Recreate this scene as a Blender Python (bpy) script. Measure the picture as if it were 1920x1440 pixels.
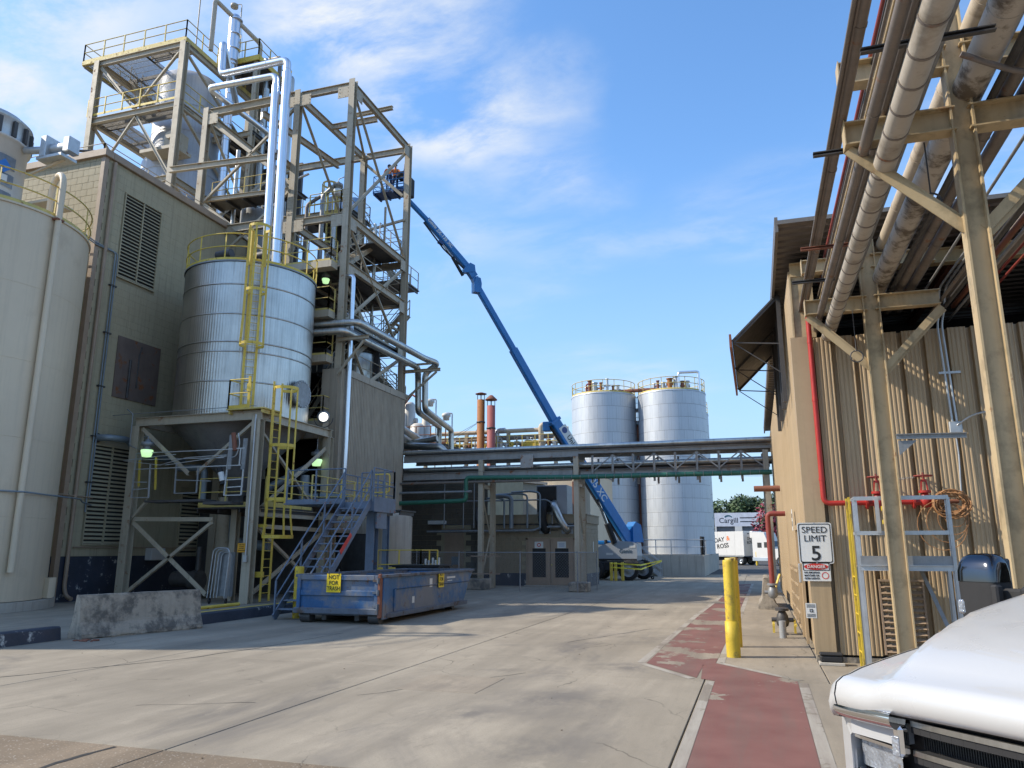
import bpy, bmesh, math, random
from mathutils import Vector, Matrix, Euler
random.seed(7)
for o in list(bpy.data.objects): bpy.data.objects.remove(o)
SC = bpy.context.scene
COL = SC.collection
R = math.radians
V = Vector
# ------------------------------------------------------------------ camera
CAMH = 1.9; YAW = R(17.55); PITCH = math.atan(310/1421.0)
cd = bpy.data.cameras.new('camera'); cam = bpy.data.objects.new('camera', cd); COL.objects.link(cam)
cd.sensor_width = 36; cd.sensor_fit = 'HORIZONTAL'; cd.lens = 1421/1920*36; cd.clip_end = 3000; cd.clip_start = 0.05
cam.location = (0, 0, CAMH); cam.rotation_euler = (math.pi/2+PITCH, 0, YAW)
SC.camera = cam
# ------------------------------------------------------------------ light
SUNDIR = V((0.955, 0.295, 0)).normalized()          # the way the shadows fall
ELEV = R(39)
sd = bpy.data.lights.new('sun', 'SUN'); sun = bpy.data.objects.new('sun', sd); COL.objects.link(sun)
sd.energy = 2.95; sd.angle = R(0.53); sd.color = (1.0, 0.90, 0.75)
ray = V((SUNDIR.x*math.cos(ELEV), SUNDIR.y*math.cos(ELEV), -math.sin(ELEV)))
sun.rotation_euler = ray.to_track_quat('-Z', 'Y').to_euler(); sun.location = (-30, -20, 60)
W = bpy.data.worlds.new('World'); SC.world = W; W.use_nodes = True
nt = W.node_tree; N = nt.nodes; L = nt.links; N.clear()
wo = N.new('ShaderNodeOutputWorld'); bg = N.new('ShaderNodeBackground'); L.new(bg.outputs[0], wo.inputs[0])
sky = N.new('ShaderNodeTexSky'); sky.sky_type = 'NISHITA'; sky.sun_disc = False
sky.sun_elevation = ELEV; sky.sun_rotation = math.atan2(-SUNDIR.x, -SUNDIR.y)
sky.altitude = 200; sky.air_density = 1.0; sky.dust_density = 0.35; sky.ozone_density = 2.2
bg.inputs['Strength'].default_value = 0.15
tc = N.new('ShaderNodeTexCoord')
# clouds: thin wisps, from direction projected on a cloud deck
sep = N.new('ShaderNodeSeparateXYZ'); L.new(tc.outputs['Generated'], sep.inputs[0])
ad = N.new('ShaderNodeMath'); ad.operation = 'ADD'; L.new(sep.outputs[2], ad.inputs[0]); ad.inputs[1].default_value = 0.22
mxz = N.new('ShaderNodeMath'); mxz.operation = 'MAXIMUM'; L.new(ad.outputs[0], mxz.inputs[0]); mxz.inputs[1].default_value = 0.05
dx = N.new('ShaderNodeMath'); dx.operation = 'DIVIDE'; L.new(sep.outputs[0], dx.inputs[0]); L.new(mxz.outputs[0], dx.inputs[1])
dy = N.new('ShaderNodeMath'); dy.operation = 'DIVIDE'; L.new(sep.outputs[1], dy.inputs[0]); L.new(mxz.outputs[0], dy.inputs[1])
cmb = N.new('ShaderNodeCombineXYZ'); L.new(dx.outputs[0], cmb.inputs[0]); L.new(dy.outputs[0], cmb.inputs[1])
mp = N.new('ShaderNodeMapping'); L.new(cmb.outputs[0], mp.inputs[0]); mp.inputs['Location'].default_value = (3.4, 2.1, 0); mp.inputs['Rotation'].default_value = (0, 0, R(35)); mp.inputs['Scale'].default_value = (1.0, 1.7, 1)
def wmath(op, a, b=None, clamp=False):
    n = N.new('ShaderNodeMath'); n.operation = op; n.use_clamp = clamp
    for i, q in enumerate((a, b)):
        if q is None: continue
        if isinstance(q, (int, float)): n.inputs[i].default_value = q
        else: L.new(q, n.inputs[i])
    return n.outputs[0]
def wnoise(sc, det, ro, dist=0.):
    n = N.new('ShaderNodeTexNoise'); n.inputs['Scale'].default_value = sc; n.inputs['Detail'].default_value = det; n.inputs['Roughness'].default_value = ro; n.inputs['Distortion'].default_value = dist
    L.new(mp.outputs[0], n.inputs['Vector']); return n.outputs[0]
def wrange(x, a, b, c, d):
    n = N.new('ShaderNodeMapRange'); L.new(x, n.inputs[0]); n.interpolation_type = 'SMOOTHSTEP'
    for i, q in enumerate((a, b, c, d)): n.inputs[i+1].default_value = q
    return n.outputs[0]
cov = wrange(wnoise(1.1, 3, .5), .46, .76, 0, .42)            # scattered cover over the whole sky
warp = N.new('ShaderNodeTexNoise'); warp.inputs['Scale'].default_value = 3.2; warp.inputs['Detail'].default_value = 6; L.new(cmb.outputs[0], warp.inputs['Vector'])
wv = N.new('ShaderNodeVectorMath'); wv.operation = 'MULTIPLY_ADD'; L.new(warp.outputs['Color'], wv.inputs[0]); wv.inputs[1].default_value = (.42, .42, 0); L.new(cmb.outputs[0], wv.inputs[2])
for (cx, cy, rad, amt) in ((-.28, 1.05, .24, .72), (-.20, 1.31, .18, .55), (-.65, .86, .30, .55), (-.84, .98, .13, .6), (-.13, 1.48, .16, .25), (.96, .4, .5, .5), (.5, -.7, .6, .5), (-1.1, -.3, .6, .45)):
    ds = N.new('ShaderNodeVectorMath'); ds.operation = 'DISTANCE'; L.new(wv.outputs[0], ds.inputs[0]); ds.inputs[1].default_value = (cx, cy, 0)
    cov = wmath('MAXIMUM', cov, wrange(ds.outputs['Value'], rad*.15, rad*1.25, amt, 0))
fine = wrange(wnoise(3.6, 12, .62, .25), .34, .66, 0, 1)
puff = wmath('MULTIPLY', wmath('MULTIPLY', cov, fine), 1.75, True)
low = wrange(sep.outputs[2], .02, .30, .25, 1)
puff = wmath('MULTIPLY', puff, low)
hs = N.new('ShaderNodeHueSaturation'); hs.inputs['Saturation'].default_value = 1.16; hs.inputs['Value'].default_value = 1.04
L.new(sky.outputs[0], hs.inputs['Color'])
hz_ = N.new('ShaderNodeMix'); hz_.data_type = 'RGBA'; L.new(wrange(sep.outputs[2], -.02, .50, .80, 0), hz_.inputs[0]); L.new(hs.outputs[0], hz_.inputs[6]); hz_.inputs[7].default_value = (1.38, 1.98, 2.80, 1)
cm = N.new('ShaderNodeMix'); cm.data_type = 'RGBA'; L.new(puff, cm.inputs[0]); L.new(hz_.outputs[2], cm.inputs[6]); cm.inputs[7].default_value = (2.9, 3.1, 3.35, 1)
L.new(cm.outputs[2], bg.inputs['Color'])
vs = SC.view_settings; vs.view_transform = 'Standard'; vs.look = 'None'; vs.gamma = 1; vs.exposure = 0.97
try: vs.use_curve_mapping = False
except Exception: pass
SC.render.engine = 'CYCLES'

# ------------------------------------------------------------------ helpers
FWD = V((-math.sin(YAW)*math.cos(PITCH), math.cos(YAW)*math.cos(PITCH), math.sin(PITCH)))
RGT = V((math.cos(YAW), math.sin(YAW), 0)); UPV = RGT.cross(FWD)
def at(u, v, x=None, y=None, z=None):
    """world point seen at survey pixel u,v of the site photograph, on a known plane x=, y= or z="""
    d = FWD + RGT*((u-960)/1421) - UPV*((v-720)/1421)
    t = x/d.x if x is not None else y/d.y if y is not None else (z-CAMH)/d.z
    return V((0, 0, CAMH)) + d*t
def at_pl(u, v, p, n):
    d = FWD + RGT*((u-960)/1421) - UPV*((v-720)/1421); c = V((0, 0, CAMH))
    return c + d*((p-c).dot(n)/d.dot(n))

def frame(d, up=None):
    d = d.normalized(); up = V(up) if up is not None else V((0, 0, 1))
    if abs(d.dot(up.normalized())) > .995: up = V((0, 1, 0))
    s = d.cross(up).normalized(); u = s.cross(d).normalized()
    return d, s, u
def fillet(pts, rad, n=5):
    pts = [V(p) for p in pts]
    if len(pts) < 3: return pts
    out = [pts[0]]
    for i in range(1, len(pts)-1):
        a, b, c = pts[i-1], pts[i], pts[i+1]
        d1 = (a-b); d2 = (c-b); r = min(rad, d1.length*.49, d2.length*.49)
        p = b+d1.normalized()*r; q = b+d2.normalized()*r
        for k in range(n+1):
            t = k/n; out.append((1-t)**2*p+2*t*(1-t)*b+t*t*q)
    out.append(pts[-1]); return out
class MB:
    def __init__(s): s.v = []; s.f = []; s.sm = []; s.mi = []; s.m = 0
    def add(s, vs, fs, sm=False):
        b = len(s.v); s.v += [tuple(p) for p in vs]; s.f += [tuple(i+b for i in f) for f in fs]; s.sm += [sm]*len(fs); s.mi += [s.m]*len(fs); return s
    def box(s, a, b):
        x0, y0, z0 = a; x1, y1, z1 = b
        return s.add([(x0,y0,z0),(x1,y0,z0),(x1,y1,z0),(x0,y1,z0),(x0,y0,z1),(x1,y0,z1),(x1,y1,z1),(x0,y1,z1)],
              [(3,2,1,0),(4,5,6,7),(0,1,5,4),(1,2,6,5),(2,3,7,6),(3,0,4,7)])
    def bbox(s, a, b, c=.01):          # box with chamfered edges
        x0, y0, z0 = a; x1, y1, z1 = b; bm = bmesh.new()
        bmesh.ops.create_cube(bm, size=1)
        for v in bm.verts: v.co = V(((x0+x1)/2+v.co.x*(x1-x0), (y0+y1)/2+v.co.y*(y1-y0), (z0+z1)/2+v.co.z*(z1-z0)))
        bmesh.ops.bevel(bm, geom=list(bm.edges), offset=c, segments=1, affect='EDGES')
        return s.bm(bm)
    def bm(s, bm, sm=False, M=None):
        bm.verts.index_update()
        s.add([(M @ v.co) if M else v.co.copy() for v in bm.verts], [[v.index for v in f.verts] for f in bm.faces], sm); bm.free(); return s
    def prof(s, p, q, poly, up=None, sm=False):      # extrude 2-D polygon (side, up) from p to q
        p, q = V(p), V(q); d, si, u = frame(q-p, up); n = len(poly)
        vs = [p+si*a+u*b for a, b in poly]+[q+si*a+u*b for a, b in poly]
        fs = [(i, (i+1) % n, (i+1) % n+n, i+n) for i in range(n)]
        s.add(vs, fs, sm); s.add(vs, [tuple(range(n))[::-1], tuple(range(n, 2*n))]); return s
    def bar(s, p, q, w, h=None, up=None):
        h = h or w; return s.prof(p, q, [(-w/2,-h/2),(w/2,-h/2),(w/2,h/2),(-w/2,h/2)], up)
    def ib(s, p, q, d, b, up=None, t=None):           # I beam, depth d along up, width b
        t = t or max(.012, d*.06); a = b/2; e = d/2; w = t/2
        return s.prof(p, q, [(-a,-e),(a,-e),(a,-e+t),(w,-e+t),(w,e-t),(a,e-t),(a,e),(-a,e),(-a,e-t),(-w,e-t),(-w,-e+t),(-a,-e+t)], up)
    def ch(s, p, q, d, b, up=None, t=.012, flip=1):   # channel
        e = d/2; return s.prof(p, q, [(0,-e),(flip*b,-e),(flip*b,-e+t),(flip*t,-e+t),(flip*t,e-t),(flip*b,e-t),(flip*b,e),(0,e)][::flip], up)
    def ang(s, p, q, a, t=.012, up=None):
        return s.prof(p, q, [(0,0),(a,0),(a,t),(t,t),(t,a),(0,a)], up)
    def tube(s, pts, r, n=8, cap=True, closed=False):
        pts = [V(p) for p in pts]; m = len(pts); rs = r if isinstance(r, (list, tuple)) else [r]*m
        d0 = (pts[1]-pts[0]).normalized(); _, si, u = frame(d0); vs = []
        for i in range(m):
            if closed: t = (pts[(i+1) % m]-pts[i-1]).normalized()
            elif i == 0: t = d0
            elif i == m-1: t = (pts[-1]-pts[-2]).normalized()
            else: t = ((pts[i+1]-pts[i]).normalized()+(pts[i]-pts[i-1]).normalized()).normalized()
            si = (si-t*si.dot(t)).normalized(); u = si.cross(t)
            for k in range(n):
                a = 2*math.pi*k/n; vs.append(pts[i]+(si*math.cos(a)+u*math.sin(a))*rs[i])
        fs = []
        for i in range(m if closed else m-1):
            j = (i+1) % m
            for k in range(n): fs.append((i*n+k, j*n+k, j*n+(k+1) % n, i*n+(k+1) % n))
        s.add(vs, fs, n > 5)
        if cap and not closed:
            s.add(vs[:n], [tuple(range(n))]); s.add(vs[-n:], [tuple(range(n))[::-1]])
        return s
    def cyl(s, p, q, r, n=16, r2=None): return s.tube([p, q], [r, r if r2 is None else r2], n)
    def lathe(s, c, prof, n=32, a0=0, a1=2*math.pi, sm=True, axis=None):
        c = V(c); full = abs(a1-a0-2*math.pi) < 1e-6; m = n if full else n+1; vs = []
        Q = V(axis).to_track_quat('Z', 'Y').to_matrix() if axis is not None else Matrix.Identity(3)
        for (r, z) in prof:
            for k in range(m):
                a = a0+(a1-a0)*k/n; vs.append(c+Q @ V((r*math.cos(a), r*math.sin(a), z)))
        fs = []
        for i in range(len(prof)-1):
            for k in range(n):
                k2 = (k+1) % m; fs.append((i*m+k, i*m+k2, (i+1)*m+k2, (i+1)*m+k))
        return s.add(vs, fs, sm)
    def torus(s, c, rad, r, n=32, k=6, a0=0, a1=2*math.pi, axis=None):
        Q = V(axis).to_track_quat('Z', 'Y').to_matrix() if axis is not None else Matrix.Identity(3)
        full = abs(a1-a0-2*math.pi) < 1e-6
        pts = [V(c)+Q @ V((rad*math.cos(a0+(a1-a0)*i/n), rad*math.sin(a0+(a1-a0)*i/n), 0)) for i in range(n if full else n+1)]
        return s.tube(pts, r, k, closed=full)
    def ext(s, poly, z0, z1):                       # polygon in XY extruded in Z
        n = len(poly); vs = [(x, y, z0) for x, y in poly]+[(x, y, z1) for x, y in poly]
        return s.add(vs, [tuple(range(n))[::-1], tuple(range(n, 2*n))]+[(i, (i+1) % n, (i+1) % n+n, i+n) for i in range(n)])
    def mesh(s, name, mats, org=(0, 0, 0)):
        me = bpy.data.meshes.new(name); ox, oy, oz = org
        me.from_pydata([(x-ox, y-oy, z-oz) for x, y, z in s.v], [], s.f)
        me.polygons.foreach_set('use_smooth', s.sm)
        for m in (mats if isinstance(mats, (list, tuple)) else [mats]): me.materials.append(m)
        if any(s.mi): me.polygons.foreach_set('material_index', s.mi)
        bm = bmesh.new(); bm.from_mesh(me); bmesh.ops.recalc_face_normals(bm, faces=bm.faces); bm.to_mesh(me); bm.free()
        me.update(); return me
def root_of(o):
    while o.parent: o = o.parent
    return o
ORG = {}
def tag(o, label=None, cat=None, group=None, kind=None):
    if label: o['label'] = label
    if cat: o['category'] = cat
    if group: o['group'] = group
    if kind: o['kind'] = kind
    return o
def thing(name, label, cat, loc, group=None, rot=None):
    o = bpy.data.objects.new(name, None); COL.objects.link(o); o.location = loc; o.empty_display_size = .2
    if rot is not None: o.rotation_euler = rot; ORG[o.name] = (0, 0, 0)
    else: ORG[o.name] = tuple(loc)
    return tag(o, label, cat, group)
def part(name, mb, mats, parent, label=None, kind=None):
    org = ORG[root_of(parent).name]
    o = bpy.data.objects.new(name, mb.mesh(name, mats, org)); COL.objects.link(o); o.parent = parent
    return tag(o, label, None, None, kind)
def inst(name, me, parent, loc=(0, 0, 0), rot=None):         # loc in world when the thing is not rotated
    org = ORG[root_of(parent).name]; o = bpy.data.objects.new(name, me); COL.objects.link(o); o.parent = parent
    o.location = (loc[0]-org[0], loc[1]-org[1], loc[2]-org[2])
    if rot is not None: o.rotation_euler = rot
    return o
def solo(name, mb, mats, label, cat, group=None, loc=None, kind=None):
    if loc is None:
        n = len(mb.v); loc = (sum(p[0] for p in mb.v)/n, sum(p[1] for p in mb.v)/n, min(p[2] for p in mb.v))
    o = bpy.data.objects.new(name, mb.mesh(name, mats, loc)); COL.objects.link(o); o.location = loc
    ORG[o.name] = tuple(loc); return tag(o, label, cat, group, kind)
def struct(name, mb, mats, parent=None):
    if parent: return part(name, mb, mats, parent)
    o = bpy.data.objects.new(name, mb.mesh(name, mats)); COL.objects.link(o); ORG[o.name] = (0, 0, 0)
    return tag(o, kind='structure')
def copy_tree(o, parent=None):
    c = o.copy(); COL.objects.link(c)
    if parent: c.parent = parent
    else: ORG[c.name] = ORG.get(o.name, (0, 0, 0))
    for ch in list(o.children): copy_tree(ch, c)
    return c
def text(s, size, mat, parent, origin, xdir, ydir, ext=.002, name='lettering', align='CENTER', w=1.0, bold=0, z0=.002):
    cu = bpy.data.curves.new('t', 'FONT'); cu.body = s; cu.size = size; cu.extrude = ext; cu.align_x = align; cu.align_y = 'CENTER'; cu.offset = bold; cu.resolution_u = 3
    cu.space_line = .95
    to = bpy.data.objects.new('t', cu); COL.objects.link(to)
    dg = bpy.context.evaluated_depsgraph_get(); me = bpy.data.meshes.new_from_object(to.evaluated_get(dg)); bpy.data.objects.remove(to)
    x = V(xdir).normalized(); y = V(ydir); y = (y-x*y.dot(x)).normalized(); z = x.cross(y)
    org = V(ORG[root_of(parent).name]); o0 = V(origin)-org+z*(z0+ext)
    M = Matrix(((x.x*w, y.x, z.x, o0.x), (x.y*w, y.y, z.y, o0.y), (x.z*w, y.z, z.z, o0.z), (0, 0, 0, 1)))
    me.transform(M); me.name = name; me.materials.clear(); me.materials.append(mat)
    o = bpy.data.objects.new(name, me); COL.objects.link(o); o.parent = parent; return o

# ------------------------------------------------------------------ materials
def M(name, col, rough=.6, metal=0., var=.14, sc=1.5, streak=0., rust=0., rcol=(.14, .055, .02), rsc=2.5, bump=0., bsc=30., orand=0., spec=None, coat=0., dirt=None, dsc=.8, dthr=(.5, .75), damt=.6, emit=None):
    m = bpy.data.materials.new(name); m.use_nodes = True; t = m.node_tree; N = t.nodes; L = t.links
    b = N['Principled BSDF']; b.inputs['Roughness'].default_value = rough; b.inputs['Metallic'].default_value = metal
    if coat: b.inputs['Coat Weight'].default_value = coat; b.inputs['Coat Roughness'].default_value = .06
    if spec is not None: b.inputs['Specular IOR Level'].default_value = spec
    tc = N.new('ShaderNodeTexCoord'); P = tc.outputs['Object']
    def noise(scale, det=5, ro=.6, vec=None):
        n = N.new('ShaderNodeTexNoise'); n.inputs['Scale'].default_value = scale; n.inputs['Detail'].default_value = det; n.inputs['Roughness'].default_value = ro
        L.new(vec or P, n.inputs['Vector']); return n.outputs[0]
    def rng(x, a, b_, c, d):
        n = N.new('ShaderNodeMapRange'); L.new(x, n.inputs[0])
        for i, q in enumerate((a, b_, c, d)): n.inputs[i+1].default_value = q
        return n.outputs[0]
    def mix(f, a, b_, mode='MIX'):
        n = N.new('ShaderNodeMix'); n.data_type = 'RGBA'; n.blend_type = mode
        if isinstance(f, (int, float)): n.inputs[0].default_value = f
        else: L.new(f, n.inputs[0])
        for i, q in ((6, a), (7, b_)):
            if isinstance(q, tuple): n.inputs[i].default_value = q+(1,) if len(q) == 3 else q
            else: L.new(q, n.inputs[i])
        return n.outputs[2]
    c = mix(rng(noise(sc), .3, .7, 0, 1), tuple(max(0, q*(1-var)) for q in col), tuple(min(1, q*(1+var)) for q in col))
    c = mix(.5*min(1, var*2)*(.25 if metal > .6 else 1), c, mix(rng(noise(sc*14, 4), .3, .7, 0, 1), tuple(q*.7 for q in col), tuple(min(1, q*1.25) for q in col)))
    if orand:
        oi = N.new('ShaderNodeObjectInfo'); h = N.new('ShaderNodeHueSaturation'); L.new(c, h.inputs['Color']); L.new(rng(oi.outputs['Random'], 0, 1, 1-orand, 1+orand), h.inputs['Value']); c = h.outputs[0]
    rr = None
    if streak:
        mp = N.new('ShaderNodeMapping'); L.new(P, mp.inputs[0]); mp.inputs['Scale'].default_value = (5, 5, .22)
        s1 = rng(noise(1.3, 6, .65, mp.outputs[0]), .5, .78, 0, streak); c = mix(s1, c, tuple(q*.35 for q in col))
    if dirt:
        c = mix(rng(noise(dsc, 8, .68), dthr[0], dthr[1], 0, damt), c, dirt)
    if rust:
        f = rng(noise(rsc, 9, .68), .62-rust*.25, .66-rust*.25+.04, 0, 1); c = mix(f, c, mix(noise(rsc*6, 5), rcol, tuple(min(1, q*2.3) for q in rcol)))
        rr = f
    L.new(c, b.inputs['Base Color'])
    dr = .03 if metal > .5 else .1; ro = rng(noise(sc*(.7 if metal > .5 else 3), 4), .25, .75, max(0.02, rough-dr), min(1, rough+dr))
    if rr is not None:
        mm = N.new('ShaderNodeMix'); mm.data_type = 'FLOAT'; L.new(rr, mm.inputs[0]); L.new(ro, mm.inputs[2]); mm.inputs[3].default_value = .9; ro = mm.outputs[0]
        if metal: L.new(rng(rr, 0, 1, metal, 0), b.inputs['Metallic'])
    L.new(ro, b.inputs['Roughness'])
    if bump:
        bu = N.new('ShaderNodeBump'); bu.inputs['Strength'].default_value = bump; bu.inputs['Distance'].default_value = .01
        L.new(noise(bsc, 5, .6), bu.inputs['Height']); L.new(bu.outputs[0], b.inputs['Normal'])
    if emit: b.inputs['Emission Color'].default_value = emit[:3]+(1,); b.inputs['Emission Strength'].default_value = emit[3]
    return m
m_steel = M('painted_steel_tan', (.42, .365, .27), .55, var=.12, sc=.8, streak=.45, rust=.04, dirt=(.19, .15, .10), dsc=1.6, dthr=(.56, .72), damt=.5, bump=.1)
m_steelR = M('painted_steel_cream', (.47, .36, .205), .5, var=.1, sc=.7, streak=.5, dirt=(.15, .115, .06), dsc=1.6, dthr=(.50, .66), damt=.7, rust=.02, bump=.15)
m_sid = M('siding_tan', (.42, .312, .185), .5, var=.07, sc=1.2, streak=.4, dirt=(.22, .155, .09), dsc=1.5, dthr=(.55, .75), damt=.45, orand=.06)
m_sidd = M('siding_groove', (.16, .11, .06), .7)
m_clad = M('cladding_taupe', (.36, .305, .23), .55, var=.1, streak=.6, orand=.05)
m_block = M('painted_block', (.40, .345, .225), .75, var=.06, sc=.5, streak=.5, dirt=(.23, .195, .13), dsc=.5, dthr=(.5, .75), damt=.45, bump=.25, bsc=45, orand=.025)
m_joint = M('mortar', (.34, .29, .19), .9)
m_navy = M('navy_base_paint', (.035, .042, .06), .6, var=.3, rust=.1, rcol=(.3, .3, .28), rsc=3)
m_trim = M('brown_trim', (.33, .24, .165), .5, streak=.2)
m_beige = M('beige_tank_paint', (.62, .52, .375), .5, var=.05, sc=.3, streak=.22, dirt=(.34, .25, .15), dsc=.7, dthr=(.60, .8), damt=.4, bump=.1, bsc=.9)
m_yel = M('safety_yellow', (.64, .47, .07), .5, var=.15, sc=3, rust=.05, rsc=5)
m_yelw = M('worn_yellow', (.56, .44, .13), .6, var=.2, sc=3, rust=.14, rsc=5)
m_yelb = M('bollard_yellow', (.58, .41, .03), .6, var=.15, sc=4, streak=.45, rust=.07, rsc=7, rcol=(.16, .10, .04), dirt=(.16, .12, .05), dsc=5, dthr=(.54, .66), damt=.75, bump=.25, bsc=18)
m_alu = M('aluminium_jacket', (.74, .76, .79), .30, 1., var=.05, sc=1.2, streak=.1)
m_alud = M('weathered_aluminium', (.53, .515, .475), .38, 1., var=.16, sc=.8, streak=.6, bump=.12, bsc=2.2)
m_silo = M('silo_sheet', (.50, .53, .56), .48, .5, var=.05, sc=.4, streak=.3, orand=.02)
m_galv = M('galvanised', (.48, .50, .51), .45, .65, var=.12, sc=6)
m_galvd = M('dull_galvanised', (.27, .28, .285), .55, .45, var=.2, sc=4, streak=.3)
m_pipe = M('pipe_grey_brown', (.20, .17, .145), .55, .2, var=.2, sc=2.5, streak=.3, rust=.15)
m_pipew = M('insulated_pipe_white', (.43, .385, .32), .6, var=.1, sc=1.8, dirt=(.13, .10, .065), dsc=1.6, dthr=(.48, .70), damt=.85, bump=.2, bsc=14)
m_pipec = M('insulated_pipe_cream', (.50, .42, .31), .55, var=.08, sc=1.2, dirt=(.16, .11, .065), dsc=2.4, dthr=(.54, .72), damt=.8, bump=.1)
m_red = M('fire_red', (.40, .028, .02), .42, var=.15, sc=3, streak=.2)
m_redd = M('dull_red_pipe', (.24, .045, .035), .6, var=.2, sc=3, rust=.2)
m_rustp = M('rusty_brown_pipe', (.22, .085, .05), .75, var=.25)
m_blue = M('stair_blue_grey', (.12, .16, .22), .5, var=.18, sc=2, rust=.1, streak=.2)
m_boom = M('boom_blue', (.015, .16, .43), .4, var=.12, sc=1.2, streak=.15, coat=.15)
m_dump = M('dumpster_blue', (.025, .105, .245), .5, var=.25, sc=1.3, streak=.3, rust=.12, rcol=(.10, .055, .03), rsc=2.4, dirt=(.19, .185, .18), dsc=1.0, dthr=(.42, .56), damt=.85, bump=.15, bsc=7)
m_dumpd = M('dumpster_worn_edge', (.11, .13, .16), .65, var=.35, sc=3, rust=.3, rcol=(.06, .045, .035))
m_black = M('black_rubber', (.018, .018, .019), .75, var=.2)
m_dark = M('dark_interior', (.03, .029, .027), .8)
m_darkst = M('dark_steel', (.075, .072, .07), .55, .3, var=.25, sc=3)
m_conc = M('barrier_concrete', (.36, .315, .25), .9, var=.2, sc=1.2, streak=.45, dirt=(.085, .08, .072), dsc=2.2, dthr=(.46, .60), damt=.85, bump=.8, bsc=14)
m_concl = M('containment_concrete', (.42, .385, .325), .9, var=.12, sc=.8, streak=.5, bump=.3)
m_white = M('white_paint', (.60, .59, .56), .45, var=.04, streak=.1)
m_truckw = M('white_clearcoat', (.47, .47, .46), .32, var=.0, coat=.6)
m_signw = M('sign_white', (.66, .66, .63), .45, var=.05, streak=.12)
m_ink = M('sign_black', (.015, .015, .015), .5)
m_inkr = M('sign_red', (.55, .03, .02), .5)
m_signy = M('sign_yellow', (.78, .56, .01), .5, var=.05)
m_signo = M('sign_orange', (.68, .32, .02), .55, var=.1)
m_chrome = M('chrome', (.86, .87, .89), .06, 1., var=.0)
m_glass = M('dark_glass', (.02, .024, .028), .05, spec=.8, var=0)
m_lens = M('clear_lens', (.42, .44, .47), .12, .6, var=.3, sc=25, bump=.8, bsc=50)
m_lensw = M('white_light_bar', (.42, .43, .44), .18, var=.04, coat=.6)
m_green = M('green_pipe', (.03, .14, .09), .5, var=.2)
m_orange = M('rust_orange_stack', (.32, .125, .035), .7, var=.15, sc=.8, streak=.4, rust=.15)
m_reds = M('red_oxide_stack', (.34, .10, .09), .65, var=.12, sc=.8, streak=.3)
m_roofd = M('roof_deck_metal', (.17, .15, .13), .5, .4, var=.2, sc=1, streak=.2)
m_skyb = M('duct_grey_blue', (.22, .26, .29), .5, .3, var=.15)
m_lampg = M('lamp_glass_green', (.6, .75, .5), .3, emit=(.50, .85, .40, .55), var=0)
m_lampw = M('lamp_glass_white', (.85, .85, .8), .25, emit=(1, .96, .85, 1.0), var=0)
m_lampc = M('clear_lamp_glass', (.7, .72, .72), .2, var=.05)
m_cable = M('orange_cable', (.34, .17, .07), .6, var=.25, sc=12)
m_hiv = M('hi_vis_orange', (.85, .22, .03), .8)
m_jean = M('denim', (.035, .055, .12), .9)
m_skin = M('skin', (.42, .24, .16), .6)
m_pvc = M('pvc_grey', (.30, .31, .31), .5)
m_wgrey = M('machine_grey', (.33, .36, .39), .4, var=.06)
m_tape = M('caution_tape', (.75, .65, .05), .5)
m_chromerefl = M('chrome_dark_reflection', (.10, .105, .115), .10, 1., var=0)  # dark reflection on the chrome mirror cap put into its base colour
m_pipem = M('mottled_insulation', (.47, .42, .35), .6, var=.1, sc=2, streak=.2, dirt=(.10, .075, .05), dsc=2.6, dthr=(.47, .58), damt=.9, bump=.25, bsc=12)
m_vess = M('vessel_grey', (.50, .52, .55), .5, .25, var=.1, sc=.7, streak=.4)
m_straw = M('dry_weed', (.36, .27, .11), .9, var=.3)
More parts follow.
